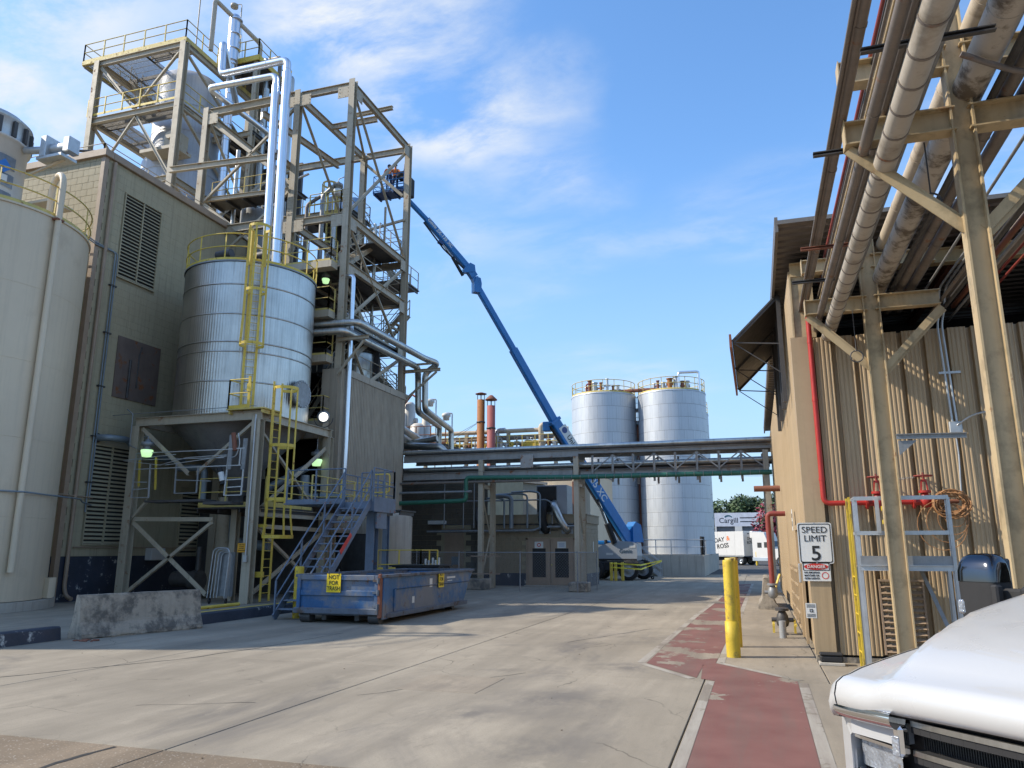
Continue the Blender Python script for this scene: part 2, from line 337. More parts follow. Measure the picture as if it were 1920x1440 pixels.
# ================================================================== GROUND
def concrete_mat(name, base, dark, stainamt, aggr=0):
    m = bpy.data.materials.new(name); m.use_nodes = True; t = m.node_tree; N = t.nodes; L = t.links
    b = N['Principled BSDF']; b.inputs['Roughness'].default_value = .88; b.inputs['Specular IOR Level'].default_value = .25
    tc = N.new('ShaderNodeTexCoord'); P = tc.outputs['Object']
    def noise(sc, det, ro, vec=None, dist=0):
        n = N.new('ShaderNodeTexNoise'); n.inputs['Scale'].default_value = sc; n.inputs['Detail'].default_value = det; n.inputs['Roughness'].default_value = ro; n.inputs['Distortion'].default_value = dist
        L.new(vec or P, n.inputs['Vector']); return n.outputs[0]
    def rng(x, a, b_, c, d):
        n = N.new('ShaderNodeMapRange'); L.new(x, n.inputs[0])
        for i, q in enumerate((a, b_, c, d)): n.inputs[i+1].default_value = q
        return n.outputs[0]
    def mix(f, a, b_):
        n = N.new('ShaderNodeMix'); n.data_type = 'RGBA'
        if isinstance(f, float): n.inputs[0].default_value = f
        else: L.new(f, n.inputs[0])
        for i, q in ((6, a), (7, b_)):
            if isinstance(q, tuple): n.inputs[i].default_value = q+(1,)
            else: L.new(q, n.inputs[i])
        return n.outputs[2]
    def mapp(s, r=0):
        n = N.new('ShaderNodeMapping'); L.new(P, n.inputs[0]); n.inputs['Scale'].default_value = s; n.inputs['Rotation'].default_value = (0, 0, r); return n.outputs[0]
    lo = tuple(q*.78 for q in base); hi = tuple(min(1, q*1.14) for q in base)
    c = mix(rng(noise(.45, 7, .62), .32, .68, 0, 1), lo, hi)
    c = mix(rng(noise(1.0, 8, .62, mapp((.9, .16, 1), R(28)), .3), .42, .66, 0, .75), c, tuple(q*.62 for q in base))      # tyre-drag streaks
    c = mix(rng(noise(1.0, 9, .66, mapp((1.9, .07, 1), R(-7)), .2), .50, .66, 0, .55), c, tuple(q*.66 for q in base))
    c = mix(rng(noise(7.5, 10, .72, mapp((1, .35, 1), R(35)), .4), .57, .70, 0, .5), c, tuple(q*.60 for q in base))
    c = mix(rng(noise(2.6, 9, .7, mapp((1, .55, 1), R(-20)), .5), .56, .72, 0, .5), c, tuple(q*.62 for q in base))
    c = mix(rng(noise(.34, 9, .66, mapp((1, .5, 1), R(30)), .6), .56, .69, 0, stainamt), c, dark)                    # oil patches
    c = mix(rng(noise(2.2, 13, .74, mapp((1, .5, 1), R(30)), .35), .605, .64, 0, .38), c, tuple(q*.55 for q in base))
    c = mix(rng(noise(1.7, 12, .72, mapp((.8, .4, 1), R(24)), .3), .60, .66, 0, .35), c, tuple(min(1, q*1.25) for q in base))
    vo = N.new('ShaderNodeTexVoronoi'); vo.feature = 'DISTANCE_TO_EDGE'; vo.inputs['Scale'].default_value = .42
    wn = N.new('ShaderNodeTexNoise'); wn.inputs['Scale'].default_value = 1.6; wn.inputs['Detail'].default_value = 8; L.new(P, wn.inputs['Vector'])
    wa = N.new('ShaderNodeVectorMath'); wa.operation = 'MULTIPLY_ADD'; L.new(wn.outputs['Color'], wa.inputs[0]); wa.inputs[1].default_value = (.5, .5, 0); L.new(P, wa.inputs[2]); L.new(wa.outputs[0], vo.inputs['Vector'])
    ck = N.new('ShaderNodeMath'); ck.operation = 'MULTIPLY'; L.new(rng(vo.outputs['Distance'], .0015, .004, 1, 0), ck.inputs[0]); L.new(rng(noise(.5, 4, .5), .50, .58, 0, .75), ck.inputs[1])
    c = mix(ck.outputs[0], c, tuple(q*.3 for q in base))
    for sx, sy, sr in ((-2.55, 10.2, 1.3), (-2.3, 7.7, .9), (-4.6, 10.9, .8), (-2.2, 13.2, .9), (-3.4, 9.0, .7), (-2.9, 17.5, 1.5)):
        vd = N.new('ShaderNodeVectorMath'); vd.operation = 'DISTANCE'; L.new(P, vd.inputs[0]); vd.inputs[1].default_value = (sx, sy, 0)
        mm = N.new('ShaderNodeMath'); mm.operation = 'MULTIPLY'; L.new(rng(vd.outputs['Value'], sr*.1, sr, 1, 0), mm.inputs[0]); L.new(rng(noise(1.5, 10, .68, mapp((1, .6, 1), R(35)), .3), .44, .60, 0, 1), mm.inputs[1])
        m3 = N.new('ShaderNodeMath'); m3.operation = 'MULTIPLY'; L.new(mm.outputs[0], m3.inputs[0]); m3.inputs[1].default_value = .8; c = mix(m3.outputs[0], c, dark)
    c = mix(rng(noise(55, 3, .7), .35, .7, 0, .42), c, tuple(q*.55 for q in base)); c = mix(rng(noise(19, 6, .75), .58, .66, 0, .35), c, tuple(q*.55 for q in base))
    if aggr:
        v = N.new('ShaderNodeTexVoronoi'); v.inputs['Scale'].default_value = 28; L.new(P, v.inputs['Vector'])
        c = mix(rng(v.outputs['Distance'], .12, .3, .8, 0), c, mix(rng(noise(9, 3, .5), .4, .6, 0, 1), (.34, .24, .15), (.40, .37, .32)))
    oi = N.new('ShaderNodeObjectInfo'); h = N.new('ShaderNodeHueSaturation'); L.new(c, h.inputs['Color']); L.new(rng(oi.outputs['Random'], 0, 1, .94, 1.06), h.inputs['Value'])
    L.new(h.outputs[0], b.inputs['Base Color'])
    bu = N.new('ShaderNodeBump'); bu.inputs['Strength'].default_value = .35; bu.inputs['Distance'].default_value = .006
    L.new(noise(38, 8, .7), bu.inputs['Height']); L.new(bu.outputs[0], b.inputs['Normal'])
    return m
m_slab = concrete_mat('yard_concrete', (.35, .305, .235), (.13, .12, .11), .75)
m_slabo = concrete_mat('old_aggregate_concrete', (.25, .195, .135), (.12, .10, .075), .6, 1)
m_asph = concrete_mat('asphalt', (.105, .10, .095), (.05, .05, .05), .5)
m_walk = concrete_mat('walkway_concrete', (.34, .29, .22), (.16, .14, .12), .6)
def worn_paint(name, col, base, thr):
    m = concrete_mat(name, base, (.13, .12, .11), .4); t = m.node_tree; N = t.nodes; L = t.links
    h = [n for n in N if n.type == 'HUE_SAT'][0]; src = h.inputs['Color'].links[0].from_socket
    tc = [n for n in N if n.type == 'TEX_COORD'][0]
    n = N.new('ShaderNodeTexNoise'); n.inputs['Scale'].default_value = .62; n.inputs['Detail'].default_value = 12; n.inputs['Roughness'].default_value = .66; n.inputs['Distortion'].default_value = .25; L.new(tc.outputs['Object'], n.inputs['Vector'])
    r = N.new('ShaderNodeMapRange'); L.new(n.outputs[0], r.inputs[0]); r.inputs[1].default_value = thr; r.inputs[2].default_value = thr+.012
    n2 = N.new('ShaderNodeTexNoise'); n2.inputs['Scale'].default_value = 1.6; n2.inputs['Detail'].default_value = 8; L.new(tc.outputs['Object'], n2.inputs['Vector'])
    mx0 = N.new('ShaderNodeMix'); mx0.data_type = 'RGBA'; L.new(n2.outputs[0], mx0.inputs[0]); mx0.inputs[6].default_value = tuple(q*.7 for q in col)+(1,); mx0.inputs[7].default_value = tuple(q*1.2*.8+.2*z for q, z in zip(col, base))+(1,)
    mx = N.new('ShaderNodeMix'); mx.data_type = 'RGBA'; L.new(r.outputs[0], mx.inputs[0]); L.new(mx0.outputs[2], mx.inputs[6]); L.new(src, mx.inputs[7])
    gm = N.new('ShaderNodeMapping'); L.new(tc.outputs['Object'], gm.inputs[0]); gm.inputs['Scale'].default_value = (2.4, .22, 1); gm.inputs['Rotation'].default_value = (0, 0, R(6))
    gn = N.new('ShaderNodeTexNoise'); gn.inputs['Scale'].default_value = 1.3; gn.inputs['Detail'].default_value = 9; gn.inputs['Roughness'].default_value = .65; L.new(gm.outputs[0], gn.inputs['Vector'])
    gr_ = N.new('ShaderNodeMapRange'); L.new(gn.outputs[0], gr_.inputs[0]); gr_.inputs[1].default_value = .46; gr_.inputs[2].default_value = .70; gr_.inputs[4].default_value = .6
    g2 = N.new('ShaderNodeMix'); g2.data_type = 'RGBA'; L.new(gr_.outputs[0], g2.inputs[0]); L.new(mx.outputs[2], g2.inputs[6]); g2.inputs[7].default_value = (.155, .115, .095, 1)
    L.new(g2.outputs[2], h.inputs['Color']); return m
m_redpath = worn_paint('worn_red_paint', (.20, .078, .068), (.34, .29, .225), .60)
m_redfar = worn_paint('flaking_red_paint', (.20, .083, .073), (.34, .29, .225), .53)
m_edge = worn_paint('worn_white_edging', (.38, .35, .295), (.31, .275, .22), .54)

g = MB(); g.box((-700, -300, -.6), (700, 900, -.03)); ground = struct('ground', g, m_asph)
def slab(x0, x1, y0, y1, m, par, j=.008, name='slab'):
    b = MB(); b.bbox((x0+j, y0+j, -.2), (x1-j, y1-j, 0), .006); return struct(name, b, m, par)
XS = [-15.2, -10.4, -5.6, -.87]
ys = [6.55]+[6.55+5.6*k for k in range(1, 11)]
for i in range(3):
    for k in range(10): slab(XS[i], XS[i+1], ys[k], ys[k+1], m_slab, ground)
for i in range(3): slab(XS[i]-.1*(i % 2), XS[i+1], -4, 6.55, m_slabo, ground)
slab(-24.6, -15.2, -4, 22, m_slab, ground); slab(-24.6, -15.2, 22, 40, m_slab, ground)
for k in range(2): slab(-24.6, -15.2, 40+11*k, 51+11*k, m_slab, ground)
slab(-45, -24.6, -4, 22, m_slab, ground)
slab(-.87, .46, -4, 6.55, m_slabo, ground); slab(-.87, .46, 6.55, 12.45, m_slab, ground)
sw = MB(); sw.box((-.87, 12.3, -.22), (14, 62.5, -.028)); walk = struct('sidewalk', sw, m_walk)
we = [12.46, 14.95, 16.6, 18.7, 20.9, 23, 25.2, 28, 31, 35, 40, 46, 54, 62]
for k in range(13): slab(-.87, .885, we[k], we[k+1], m_walk, walk, .012)
slab(.46, 4.5, 8.0, 12.46, m_walk, walk); slab(.46, 4.5, -4, 8.0, m_walk, walk); slab(4.5, 14, -4, 6, m_walk, walk); slab(4.5, 14, 6, 14.8, m_walk, walk); slab(.885, 4.5, 12.46, 14.8, m_walk, walk)
def sheet(name, poly, m, z=.004, sub=1):
    b = MB(); b.add([(x, y, z) for x, y in poly], [tuple(range(len(poly)))]); return struct(name, b, m)
sheet('red_path', [(-.74, -2), (.36, -2), (.44, 12.55), (-.80, 14.05), (-1.0, 13.8), (-.93, 12.35), (-.72, 12.2)], m_redpath)
sheet('faded_red_path', [(-1.93, 13.72), (-1.0, 12.42), (-.985, 13.82), (-.80, 14.07), (-.72, 19.3), (-.62, 30), (-.45, 46), (-1.25, 46), (-1.55, 30), (-1.75, 24)], m_redfar)
ed = MB()
def strip(pts, w):
    for (a, b) in zip(pts[:-1], pts[1:]):
        a, b = V((*a, 0)), V((*b, 0)); n = V((-(b-a).y, (b-a).x, 0)).normalized()*w
        ed.add([a+V((0, 0, .004)), b+V((0, 0, .004)), b+n+V((0, 0, .004)), a+n+V((0, 0, .004))], [(0, 1, 2, 3)])
strip([(-.745, -2), (-.725, 12.15)], .12)
strip([(.365, -2), (.445, 12.4)], -.13)
strip([(.44, 12.57), (-.795, 14.08)], -.12)
strip([(-1.02, 12.36), (-1.95, 13.68)], .12)
strip([(-1.955, 13.74), (-1.755, 24), (-1.555, 30), (-1.255, 46)], .14)
strip([(-.79, 14.1), (-.715, 19.3), (-.615, 30), (-.445, 46)], -.13)
struct('path_edging', ed, m_edge)
# oil-dark crack lines in the slabs
cr = MB()
def crack(pts, w):
    P = []
    for (a, b) in zip(pts[:-1], pts[1:]):
        for k in range(8):
            t = k/8; P.append((a[0]+(b[0]-a[0])*t+random.uniform(-.03, .03), a[1]+(b[1]-a[1])*t+random.uniform(-.03, .03)))
    P.append(pts[-1])
    for i in range(len(P)-1):
        a, b = V((*P[i], .003)), V((*P[i+1], .003)); n = V((-(b-a).y, (b-a).x, 0)).normalized()*w*random.uniform(.5, 1.2)
        cr.add([a-n, b-n, b+n, a+n], [(0, 1, 2, 3)])
crack([(-11.1, 9.3), (-9.9, 11.6), (-9.5, 13.4), (-9.3, 16.4)], .016)
crack([(-6.2, 5.5), (-6.15, 6.5)], .03); crack([(-5.2, 9.6), (-3.6, 12.1)], .006); crack([(-7.5, 8.2), (-6.2, 8.8)], .006); crack([(-3.9, 16.2), (-2.6, 19.5)], .008)
struct('ground_cracks', cr, m_dark)
rd_ = random.Random(11); lt = MB()
for i in range(140):
    x, y = rd_.uniform(-13, 5), rd_.uniform(6.2, 26); r_ = rd_.choice((.004, .005, .006, .008, .013)); lt.bbox((x, y, .004), (x+r_*rd_.uniform(1, 2.6), y+r_*rd_.uniform(.8, 1.6), .004+r_*.5), r_*.2)
lo_ = solo('ground_litter', lt, M('litter_brown', (.12, .09, .06), .9, var=.4, sc=8), 'scattered grit and leaf crumbs on the concrete yard', 'litter', kind='stuff', loc=(0, 0, 0))
pt_ = MB(); pt_.bbox((-4.95, 10.2, -.1), (-3.75, 11.5, .004), .003); struct('concrete_patch', pt_, m_walk, ground)
k = MB()
def kerbpiece(y0, y1, x=-13.95):
    k.prof((x, y0, 0), (x, y1, 0), [(-.17, 0), (.17, 0), (.13, .25), (.09, .28), (-.09, .28), (-.13, .25)])
kerbpiece(10.5, 13.35, -14.55); struct('kerb', k, m_navy); k = MB(); kerbpiece(15.6, 24.6); kerbpiece(24.66, 33); struct('kerb', k, m_navy)

# ================================================================== RIGHT: METAL SHED
YF = 14.84; XL = .89
shed = thing('metal_shed', 'tan ribbed metal shed with open eaves behind the parked white pickup', 'building', (XL, YF, 0))
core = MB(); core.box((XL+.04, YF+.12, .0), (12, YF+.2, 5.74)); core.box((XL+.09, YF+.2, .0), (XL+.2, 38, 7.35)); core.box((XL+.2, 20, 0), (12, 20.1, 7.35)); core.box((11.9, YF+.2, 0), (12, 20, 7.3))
core.box((XL+.09, 37.9, 0), (12, 38, 7.35)); part('inner_wall', core, m_dark, shed)  # near-black walls carry the shade of the unlit shed in their colour
b = MB(); b.box((XL-.03, YF-.05, 0), (12, YF+.08, .09)); part('footing', b, m_conc, shed)
def siding_mesh(h, wid=.372, nr=4, grv=.07, name='siding_panel'):
    pts = [(0, .11), (grv, .11), (grv+.008, 0)]
    p = (wid-grv-.016)/nr; x = grv+.008
    for i in range(nr): pts += [(x+p*.16, 0), (x+p*.3, .012), (x+p*.62, .012), (x+p*.78, 0)]; x += p
    pts += [(wid-.008, 0), (wid, .11)]
    b = MB(); n = len(pts); b.add([(a, d, 0) for a, d in pts]+[(a, d, h) for a, d in pts], [(i, i+1, i+1+n, i+n) for i in range(n-1)])
    return b.mesh(name, m_sid)
sp = siding_mesh(5.78-.13)
x = 1.18
while x < 8.8: inst('siding_panel', sp, shed, (x, YF-.055, .13)); x += .372
spl = siding_mesh(7.2-.13, .372, 4, .03); y = YF+.14
while y < 37.8: inst('siding_panel', spl, shed, (XL+.02, y+.372, .13), (0, 0, -math.pi/2)); y += .372
b = MB(); b.box((XL-.04, YF-.1, .12), (1.19, YF-.04, 5.8)); b.box((XL-.04, YF-.04, .12), (XL+.012, YF+.14, 5.8)); part('corner_trim', b, m_sid, shed)
b = MB(); b.box((XL+.02, YF-.02, 5.8), (1.32, YF+.06, 7.02)); b.box((XL+.02, YF-.06, 5.8), (XL+.05, YF-.02, 7.02)); part('corner_post', b, m_steelR, shed)
b = MB(); b.ib((XL+.05, YF+.05, 7.16), (11.9, YF+.05, 7.16), .28, .2); part('eave_beam', b, m_steelR, shed)
for xx in (3.95, 6.6, 9.2):
    b = MB(); b.ib((xx, 13.4, 7.36), (xx, 30, 7.36), .18, .14); part('rafter', b, m_rustp, shed)
b = MB(); pts = []; yy = 13.3
while yy < 38.2: pts += [(yy, 7.50), (yy+.17, 7.50), (yy+.2, 7.56), (yy+.27, 7.56)]; yy += .3
n = len(pts); b.add([(.72, y_, z_) for y_, z_ in pts]+[(12.4, y_, z_) for y_, z_ in pts], [(i, i+1, i+1+n, i+n) for i in range(n-1)])
b.add([(.72, y_, z_+.012) for y_, z_ in pts]+[(12.4, y_, z_+.012) for y_, z_ in pts], [(i, i+1, i+1+n, i+n) for i in range(n-1)])
part('roof', b, m_roofd, shed)
b = MB(); b.box((.70, 13.27, 7.49), (12.42, 13.298, 7.565)); part('front_fascia', b, m_roofd, shed)
b = MB(); b.box((.66, 13.3, 7.36), (.715, 38.2, 7.64)); part('rake_trim', b, m_roofd, shed)
# louvre in the front wall
lv = MB(); lx0, lx1, lz1 = 1.98, 2.62, 1.36
lv.box((lx0-.03, YF-.10, .16), (lx0, YF-.03, lz1)); lv.box((lx1, YF-.10, .16), (lx1+.03, YF-.03, lz1)); lv.box((lx0-.03, YF-.11, lz1), (lx1+.03, YF-.03, lz1+.035))
louv = part('louvre', lv, m_trim, shed)
slm = MB(); slm.prof((lx0+.002, 0, 0), (lx1-.002, 0, 0), [(.052, .0), (.046, -.006), (-.046, .058), (-.04, .064)]); sm_ = slm.mesh('slat', m_trim)
for k_ in range(12): inst('slat', sm_, louv, (0, YF-.075+0, .2+k_*.096))
bk = MB(); bk.box((lx0, YF-.034, .16), (lx1, YF-.028, lz1)); part('louvre_back', bk, m_dark, louv)  # near-black sheet stands in for the shade behind the slats
# doors and lattice on the long side wall
def side_box(y0, y1, z0, z1, dpt): return (XL-.035-dpt, y0, z0), (XL-.03, y1, z1)
b = MB(); b.box(*side_box(16.5, 16.6, .1, 2.4, .05)); b.box(*side_box(17.8, 17.9, .1, 2.4, .05)); b.box(*side_box(16.6, 17.8, 2.3, 2.4, .05)); b.box((XL-.034, 16.6, .1), (XL-.03, 17.8, 2.3)); dr = part('door', b, m_sid, shed)
b = MB(); b.bbox((XL-.13, 16.55, 1.25), (XL-.085, 16.68, 1.62), .01); part('lock_box', b, m_galv, dr)
for y0 in (18.3, 20.6):
    b = MB()
    for i in range(7): b.box(*side_box(y0+i*.3, y0+i*.3+.05, .2, 1.5, .03))
    for i in range(5): b.box((XL-.085, y0, .2+i*.3), (XL-.066, y0+1.85, .25+i*.3))
    part('lattice_panel', b, m_sid, shed)
# side awning
p = [V((.78, 17, 7.45)), V((-.24, 17, 6.45)), V((-.24, 22.6, 6.45)), V((.78, 22.6, 7.45))]
aw = thing('side_awning', 'dark sheet metal awning tilted out from the left wall of the tan shed', 'awning', (.8, 19.8, 6.4))
b = MB(); nrm = V((.7, 0, -.7))*.03
b.add([q+nrm*0 for q in p]+[q+nrm for q in p], [(0, 1, 2, 3), (4, 5, 6, 7), (0, 1, 5, 4), (1, 2, 6, 5), (2, 3, 7, 6), (3, 0, 4, 7)]); part('sheet', b, m_darkst, aw)
b = MB(); b.box((-.30, 16.96, 6.28), (-.25, 22.64, 6.58)); part('front_edge', b, m_rustp, aw)
for yy in (17.05, 19.8, 22.5):
    b = MB(); b.bar((.74, yy, 7.36), (-.22, yy, 6.42), .05, .09); part('rib', b, m_darkst, aw)
    b = MB(); b.bar((.82, yy, 6.3), (-.2, yy, 6.4), .025); b.bar((.82, yy, 5.6), (-.2, yy, 6.38), .02); part('stay_rod', b, m_darkst, aw)
for yy in (17.0, 17.9, 19.6, 21.3):
    b = MB(); b.box((.74, yy, 5.0), (.83, yy+.12, 7.4)); part('hanger_post', b, m_darkst, aw)

# ---------------- pipe rack bents
def bent(y, xc, dw, ztop, levels, label, xl, xr, brace):
    t = thing('pipe_support', label, 'pipe support', (xc, y, 0), 'steel pipe supports in front of the shed')
    b = MB(); b.ib((xc, y, .0), (xc, y, ztop), dw, .16, up=(1, 0, 0), t=.02); part('column', b, m_steelR, t)
    b = MB(); b.bbox((xc-dw/2-.08, y-.26, 0), (xc+dw/2+.08, y+.26, .04), .01); part('base_plate', b, m_steelR, t)
    for i, (z, d) in enumerate(levels):
        for (a, c) in ((xl, xc-.06), (xc+.06, xr)):
            b = MB(); b.ib((a, y, z), (c, y, z), d, .18, t=.016); part('beam', b, m_steelR, t)
        b = MB(); b.box((xl-.012, y-.1, z-d/2-.01), (xl-.001, y+.1, z+d/2+.01)); part('end_plate', b, m_steelR, t)
    zl = levels[0][0]-levels[0][1]/2
    for (xa, sgn) in ((xl+.02, 1), (xc+1.08, -1)):
        if xa > xc and not brace: continue
        b = MB(); b.ang((xa, y+.02, zl-.03), (xc-sgn*(dw/2-.03), y+.02, zl-abs(xc-xa)*.98), .1, .012, up=(0, 1, 0)); b.bar((xa, y-.01, zl-.03), (xc-sgn*(dw/2-.03), y-.01, zl-abs(xc-xa)*.98), .11, .015, up=(0, -1, 0)); part('knee_brace', b, m_steelR, t)
    return t
bent(8.0, 2.25, .215, 7.5, [(6.16, .26), (6.86, .26)], 'cream steel pipe support column nearest the white pickup, braced under two crossbeams', 1.16, 4.4, 1)
bent(13.8, 2.14, .27, 7.2, [(6.06, .26), (6.82, .24)], 'cream steel pipe support column close to the shed wall behind the access ladder', 1.08, 3.2, 1)

# ---------------- overhead pipes along the yard edge
def ypipe(name, u, v, z, r, m, label, y0=.5, y1=15.4, rings=0, n=12, x=None, cat='pipe', wav=0):
    if x is None: x = at(u, v, z=z).x
    b = MB(); b.tube([(x, y0, z), (x, (y0+y1)/2, z), (x, y1, z)], r, n)
    o = solo(name, b, m, label, cat, 'overhead pipes above the shed frontage', loc=(x, (y0+y1)/2, z))
    if rings:
        yy = y0+.5
        while yy < y1-.2:
            c = MB(); c.cyl((x, yy, z), (x, yy+.03, z), r+.006, n); part('band', c, m_pipe if m is m_pipew else m, o); yy += rings
    return o, x
ypipe('conduit', 1549, 300, 6.34, .022, m_pipe, 'thin dark conduit on the outermost left edge of the overhead rack')
ypipe('conduit', 1556, 300, 6.36, .026, m_pipe, 'second thin dark conduit from the left edge, touching the brown grey pipe')
ypipe('pipe', 1563.5, 300, 6.36, .052, m_pipe, 'brown grey pipe resting on the left end of the lower rack beam', rings=2.7)
ypipe('pipe', 1589, 300, 7.05, .035, m_redd, 'dull red pipe on the upper beam left of the white pipes')
ypipe('pipe', 1597, 300, 7.06, .05, m_pipec, 'slender cream pipe on the upper beam just right of the dull red one')
ypipe('conduit', 1604, 300, 6.33, .022, m_steelR, 'thin tan conduit lying on the lower beam between red and grey pipes')
ypipe('pipe', 1615, 300, 5.95, .058, m_pipe, 'dark grey pipe hung under the lower beam beside the ribbed insulated line', rings=3.1)
ypipe('conduit', 1630, 300, 6.34, .035, m_pipe, 'dark conduit on the lower beam hidden partly by the ribbed insulated line')
ypipe('insulated_pipe', 1640, 300, 6.45, .10, m_alud, 'speckled grey jacketed pipe just left of the ribbed white insulated line', rings=1.2)
ypipe('insulated_pipe', 1661, 300, 5.80, .112, m_pipew, 'ribbed dirty white insulated pipe hung below the crossbeams, widest on the left', rings=.42, n=20, y1=14.9)
ypipe('insulated_pipe', 1723, 300, 7.12, .125, m_pipec, 'smooth cream insulated pipe on the upper beam behind the near column', rings=1.6, n=20, y1=14.6)
ypipe('insulated_pipe', 1755, 300, 6.50, .155, m_pipem, 'large mottled white insulated pipe on the lower beam right of the near column', rings=1.9, n=24, y1=15.2)
ypipe('pipe', 1850, 200, 6.33, .038, m_darkst, 'slim black pipe right of the mottled white pipe on the lower beam')
ypipe('pipe', 1873, 200, 6.36, .068, m_pipe, 'medium grey pipe right of the slim black one on the lower beam', rings=2.6)
ypipe('pipe', 1903, 207, 6.37, .075, m_pipe, 'thick grey pipe with a clamp near the right picture edge', rings=2.2)
ypipe('pipe', 1845, 320, 6.34, .04, m_pipe, 'grey pipe running below the right hand knee brace of the near column', x=3.55)
ypipe('pipe', 1845, 320, 6.34, .045, m_rustp, 'rusty brown pipe third from the right end of the lower beam', x=3.78)
ypipe('conduit', 1870, 345, 6.32, .02, m_redd, 'upper one of two thin purple brown conduits at the right picture edge', x=4.05)
ypipe('conduit', 1870, 345, 6.32, .02, m_redd, 'lower one of two thin purple brown conduits at the right picture edge', x=4.2)
ypipe('pipe', 1700, 190, 7.02, .06, m_rustp, 'short rust red pipe seen between the near column and the ribbed line', x=2.02)
for i, (x_, z_, r_, m_, lab) in enumerate(((1.42, 6.62, .018, m_pipe, 'thin conduit above the lower beam left of the dull red pipe'), (1.62, 6.32, .02, m_darkst, 'thin black conduit beside the tan conduit on the lower beam'), (1.70, 7.02, .024, m_pipe, 'slim brown conduit on the upper beam above the ribbed line'), (1.86, 6.33, .03, m_galvd, 'slim grey pipe on the lower beam just left of the near column'),
      (2.55, 6.33, .026, m_pipe, 'thin brown conduit on the lower beam just right of the near column'), (2.95, 7.03, .05, m_pipec, 'small cream pipe on the upper beam right of the near column'), (3.25, 6.04, .03, m_pipe, 'slim brown pipe hung under the right end of the lower beam'), (3.40, 6.05, .04, m_darkst, 'dark pipe hung under the right end of the lower beam'),
      (3.66, 6.06, .022, m_galvd, 'thin grey conduit hung lowest at the right of the rack'), (3.95, 6.33, .05, m_pipe, 'grey brown pipe second from the right end of the lower beam'), (4.3, 6.98, .045, m_pipe, 'grey pipe on the far right end of the upper beam'), (1.50, 6.96, .016, m_darkst, 'hair thin cable beside the dull red pipe on the upper beam'), (3.08, 6.32, .02, m_galvd, 'thin bright conduit between the two grey pipes on the lower beam'))):
    ypipe('conduit' if r_ < .03 else 'pipe', 0, 0, z_, r_, m_, lab, x=x_, n=8)
# cable tray / small cross arms and hangers clamped to the pipes
def bits(name, label, cat, fn, m, group=None):
    b = MB(); fn(b); return solo(name, b, m, label, cat, group)
bits('strut_rail', 'grey strut rail crossing under the left pipes near the top edge', 'strut', lambda b: b.ch((1.15, 6.6, 6.2), (2.2, 6.6, 6.2), .05, .05), m_darkst, 'strut rails under the pipes')
bits('strut_rail', 'grey strut rail poking left past the pipes at the near crossbeam', 'strut', lambda b: b.ch((.86, 8.25, 6.12), (1.5, 8.25, 6.12), .05, .05), m_darkst, 'strut rails under the pipes')
bits('strut_rail', 'rusty strut rail poking left midway between the two supports', 'strut', lambda b: b.ch((.9, 11.4, 6.25), (1.75, 11.4, 6.25), .05, .05), m_rustp, 'strut rails under the pipes')
bits('strut_rail', 'short strut rail poking left just before the shed roof', 'strut', lambda b: b.ch((.84, 12.9, 6.25), (1.5, 12.9, 6.25), .05, .05), m_darkst, 'strut rails under the pipes')
bits('service_conduit', 'loose grey conduit crossing under the white pipes from the near column top', 'conduit', lambda b: b.tube(fillet([(2.1, 7.2, 6.4), (2.6, 7.3, 6.15), (4.2, 7.6, 6.05)], .3), .028, 8), m_pipe)
bits('pipe_hanger', 'black rod hanger with a loop below the near crossbeam', 'hanger', lambda b: (b.cyl((1.92, 8.1, 6.02), (1.92, 8.1, 5.45), .008, 6), b.torus((1.92, 8.1, 5.36), .09, .01, 16, 6, axis=(0, 1, 0))), m_darkst, 'loop hangers')
bits('pipe_hanger', 'black rod hanger with a loop below the far crossbeam', 'hanger', lambda b: (b.cyl((1.82, 13.65, 5.9), (1.82, 13.65, 5.2), .008, 6), b.torus((1.82, 13.65, 5.1), .1, .012, 16, 6, axis=(0, 1, 0))), m_darkst, 'loop hangers')

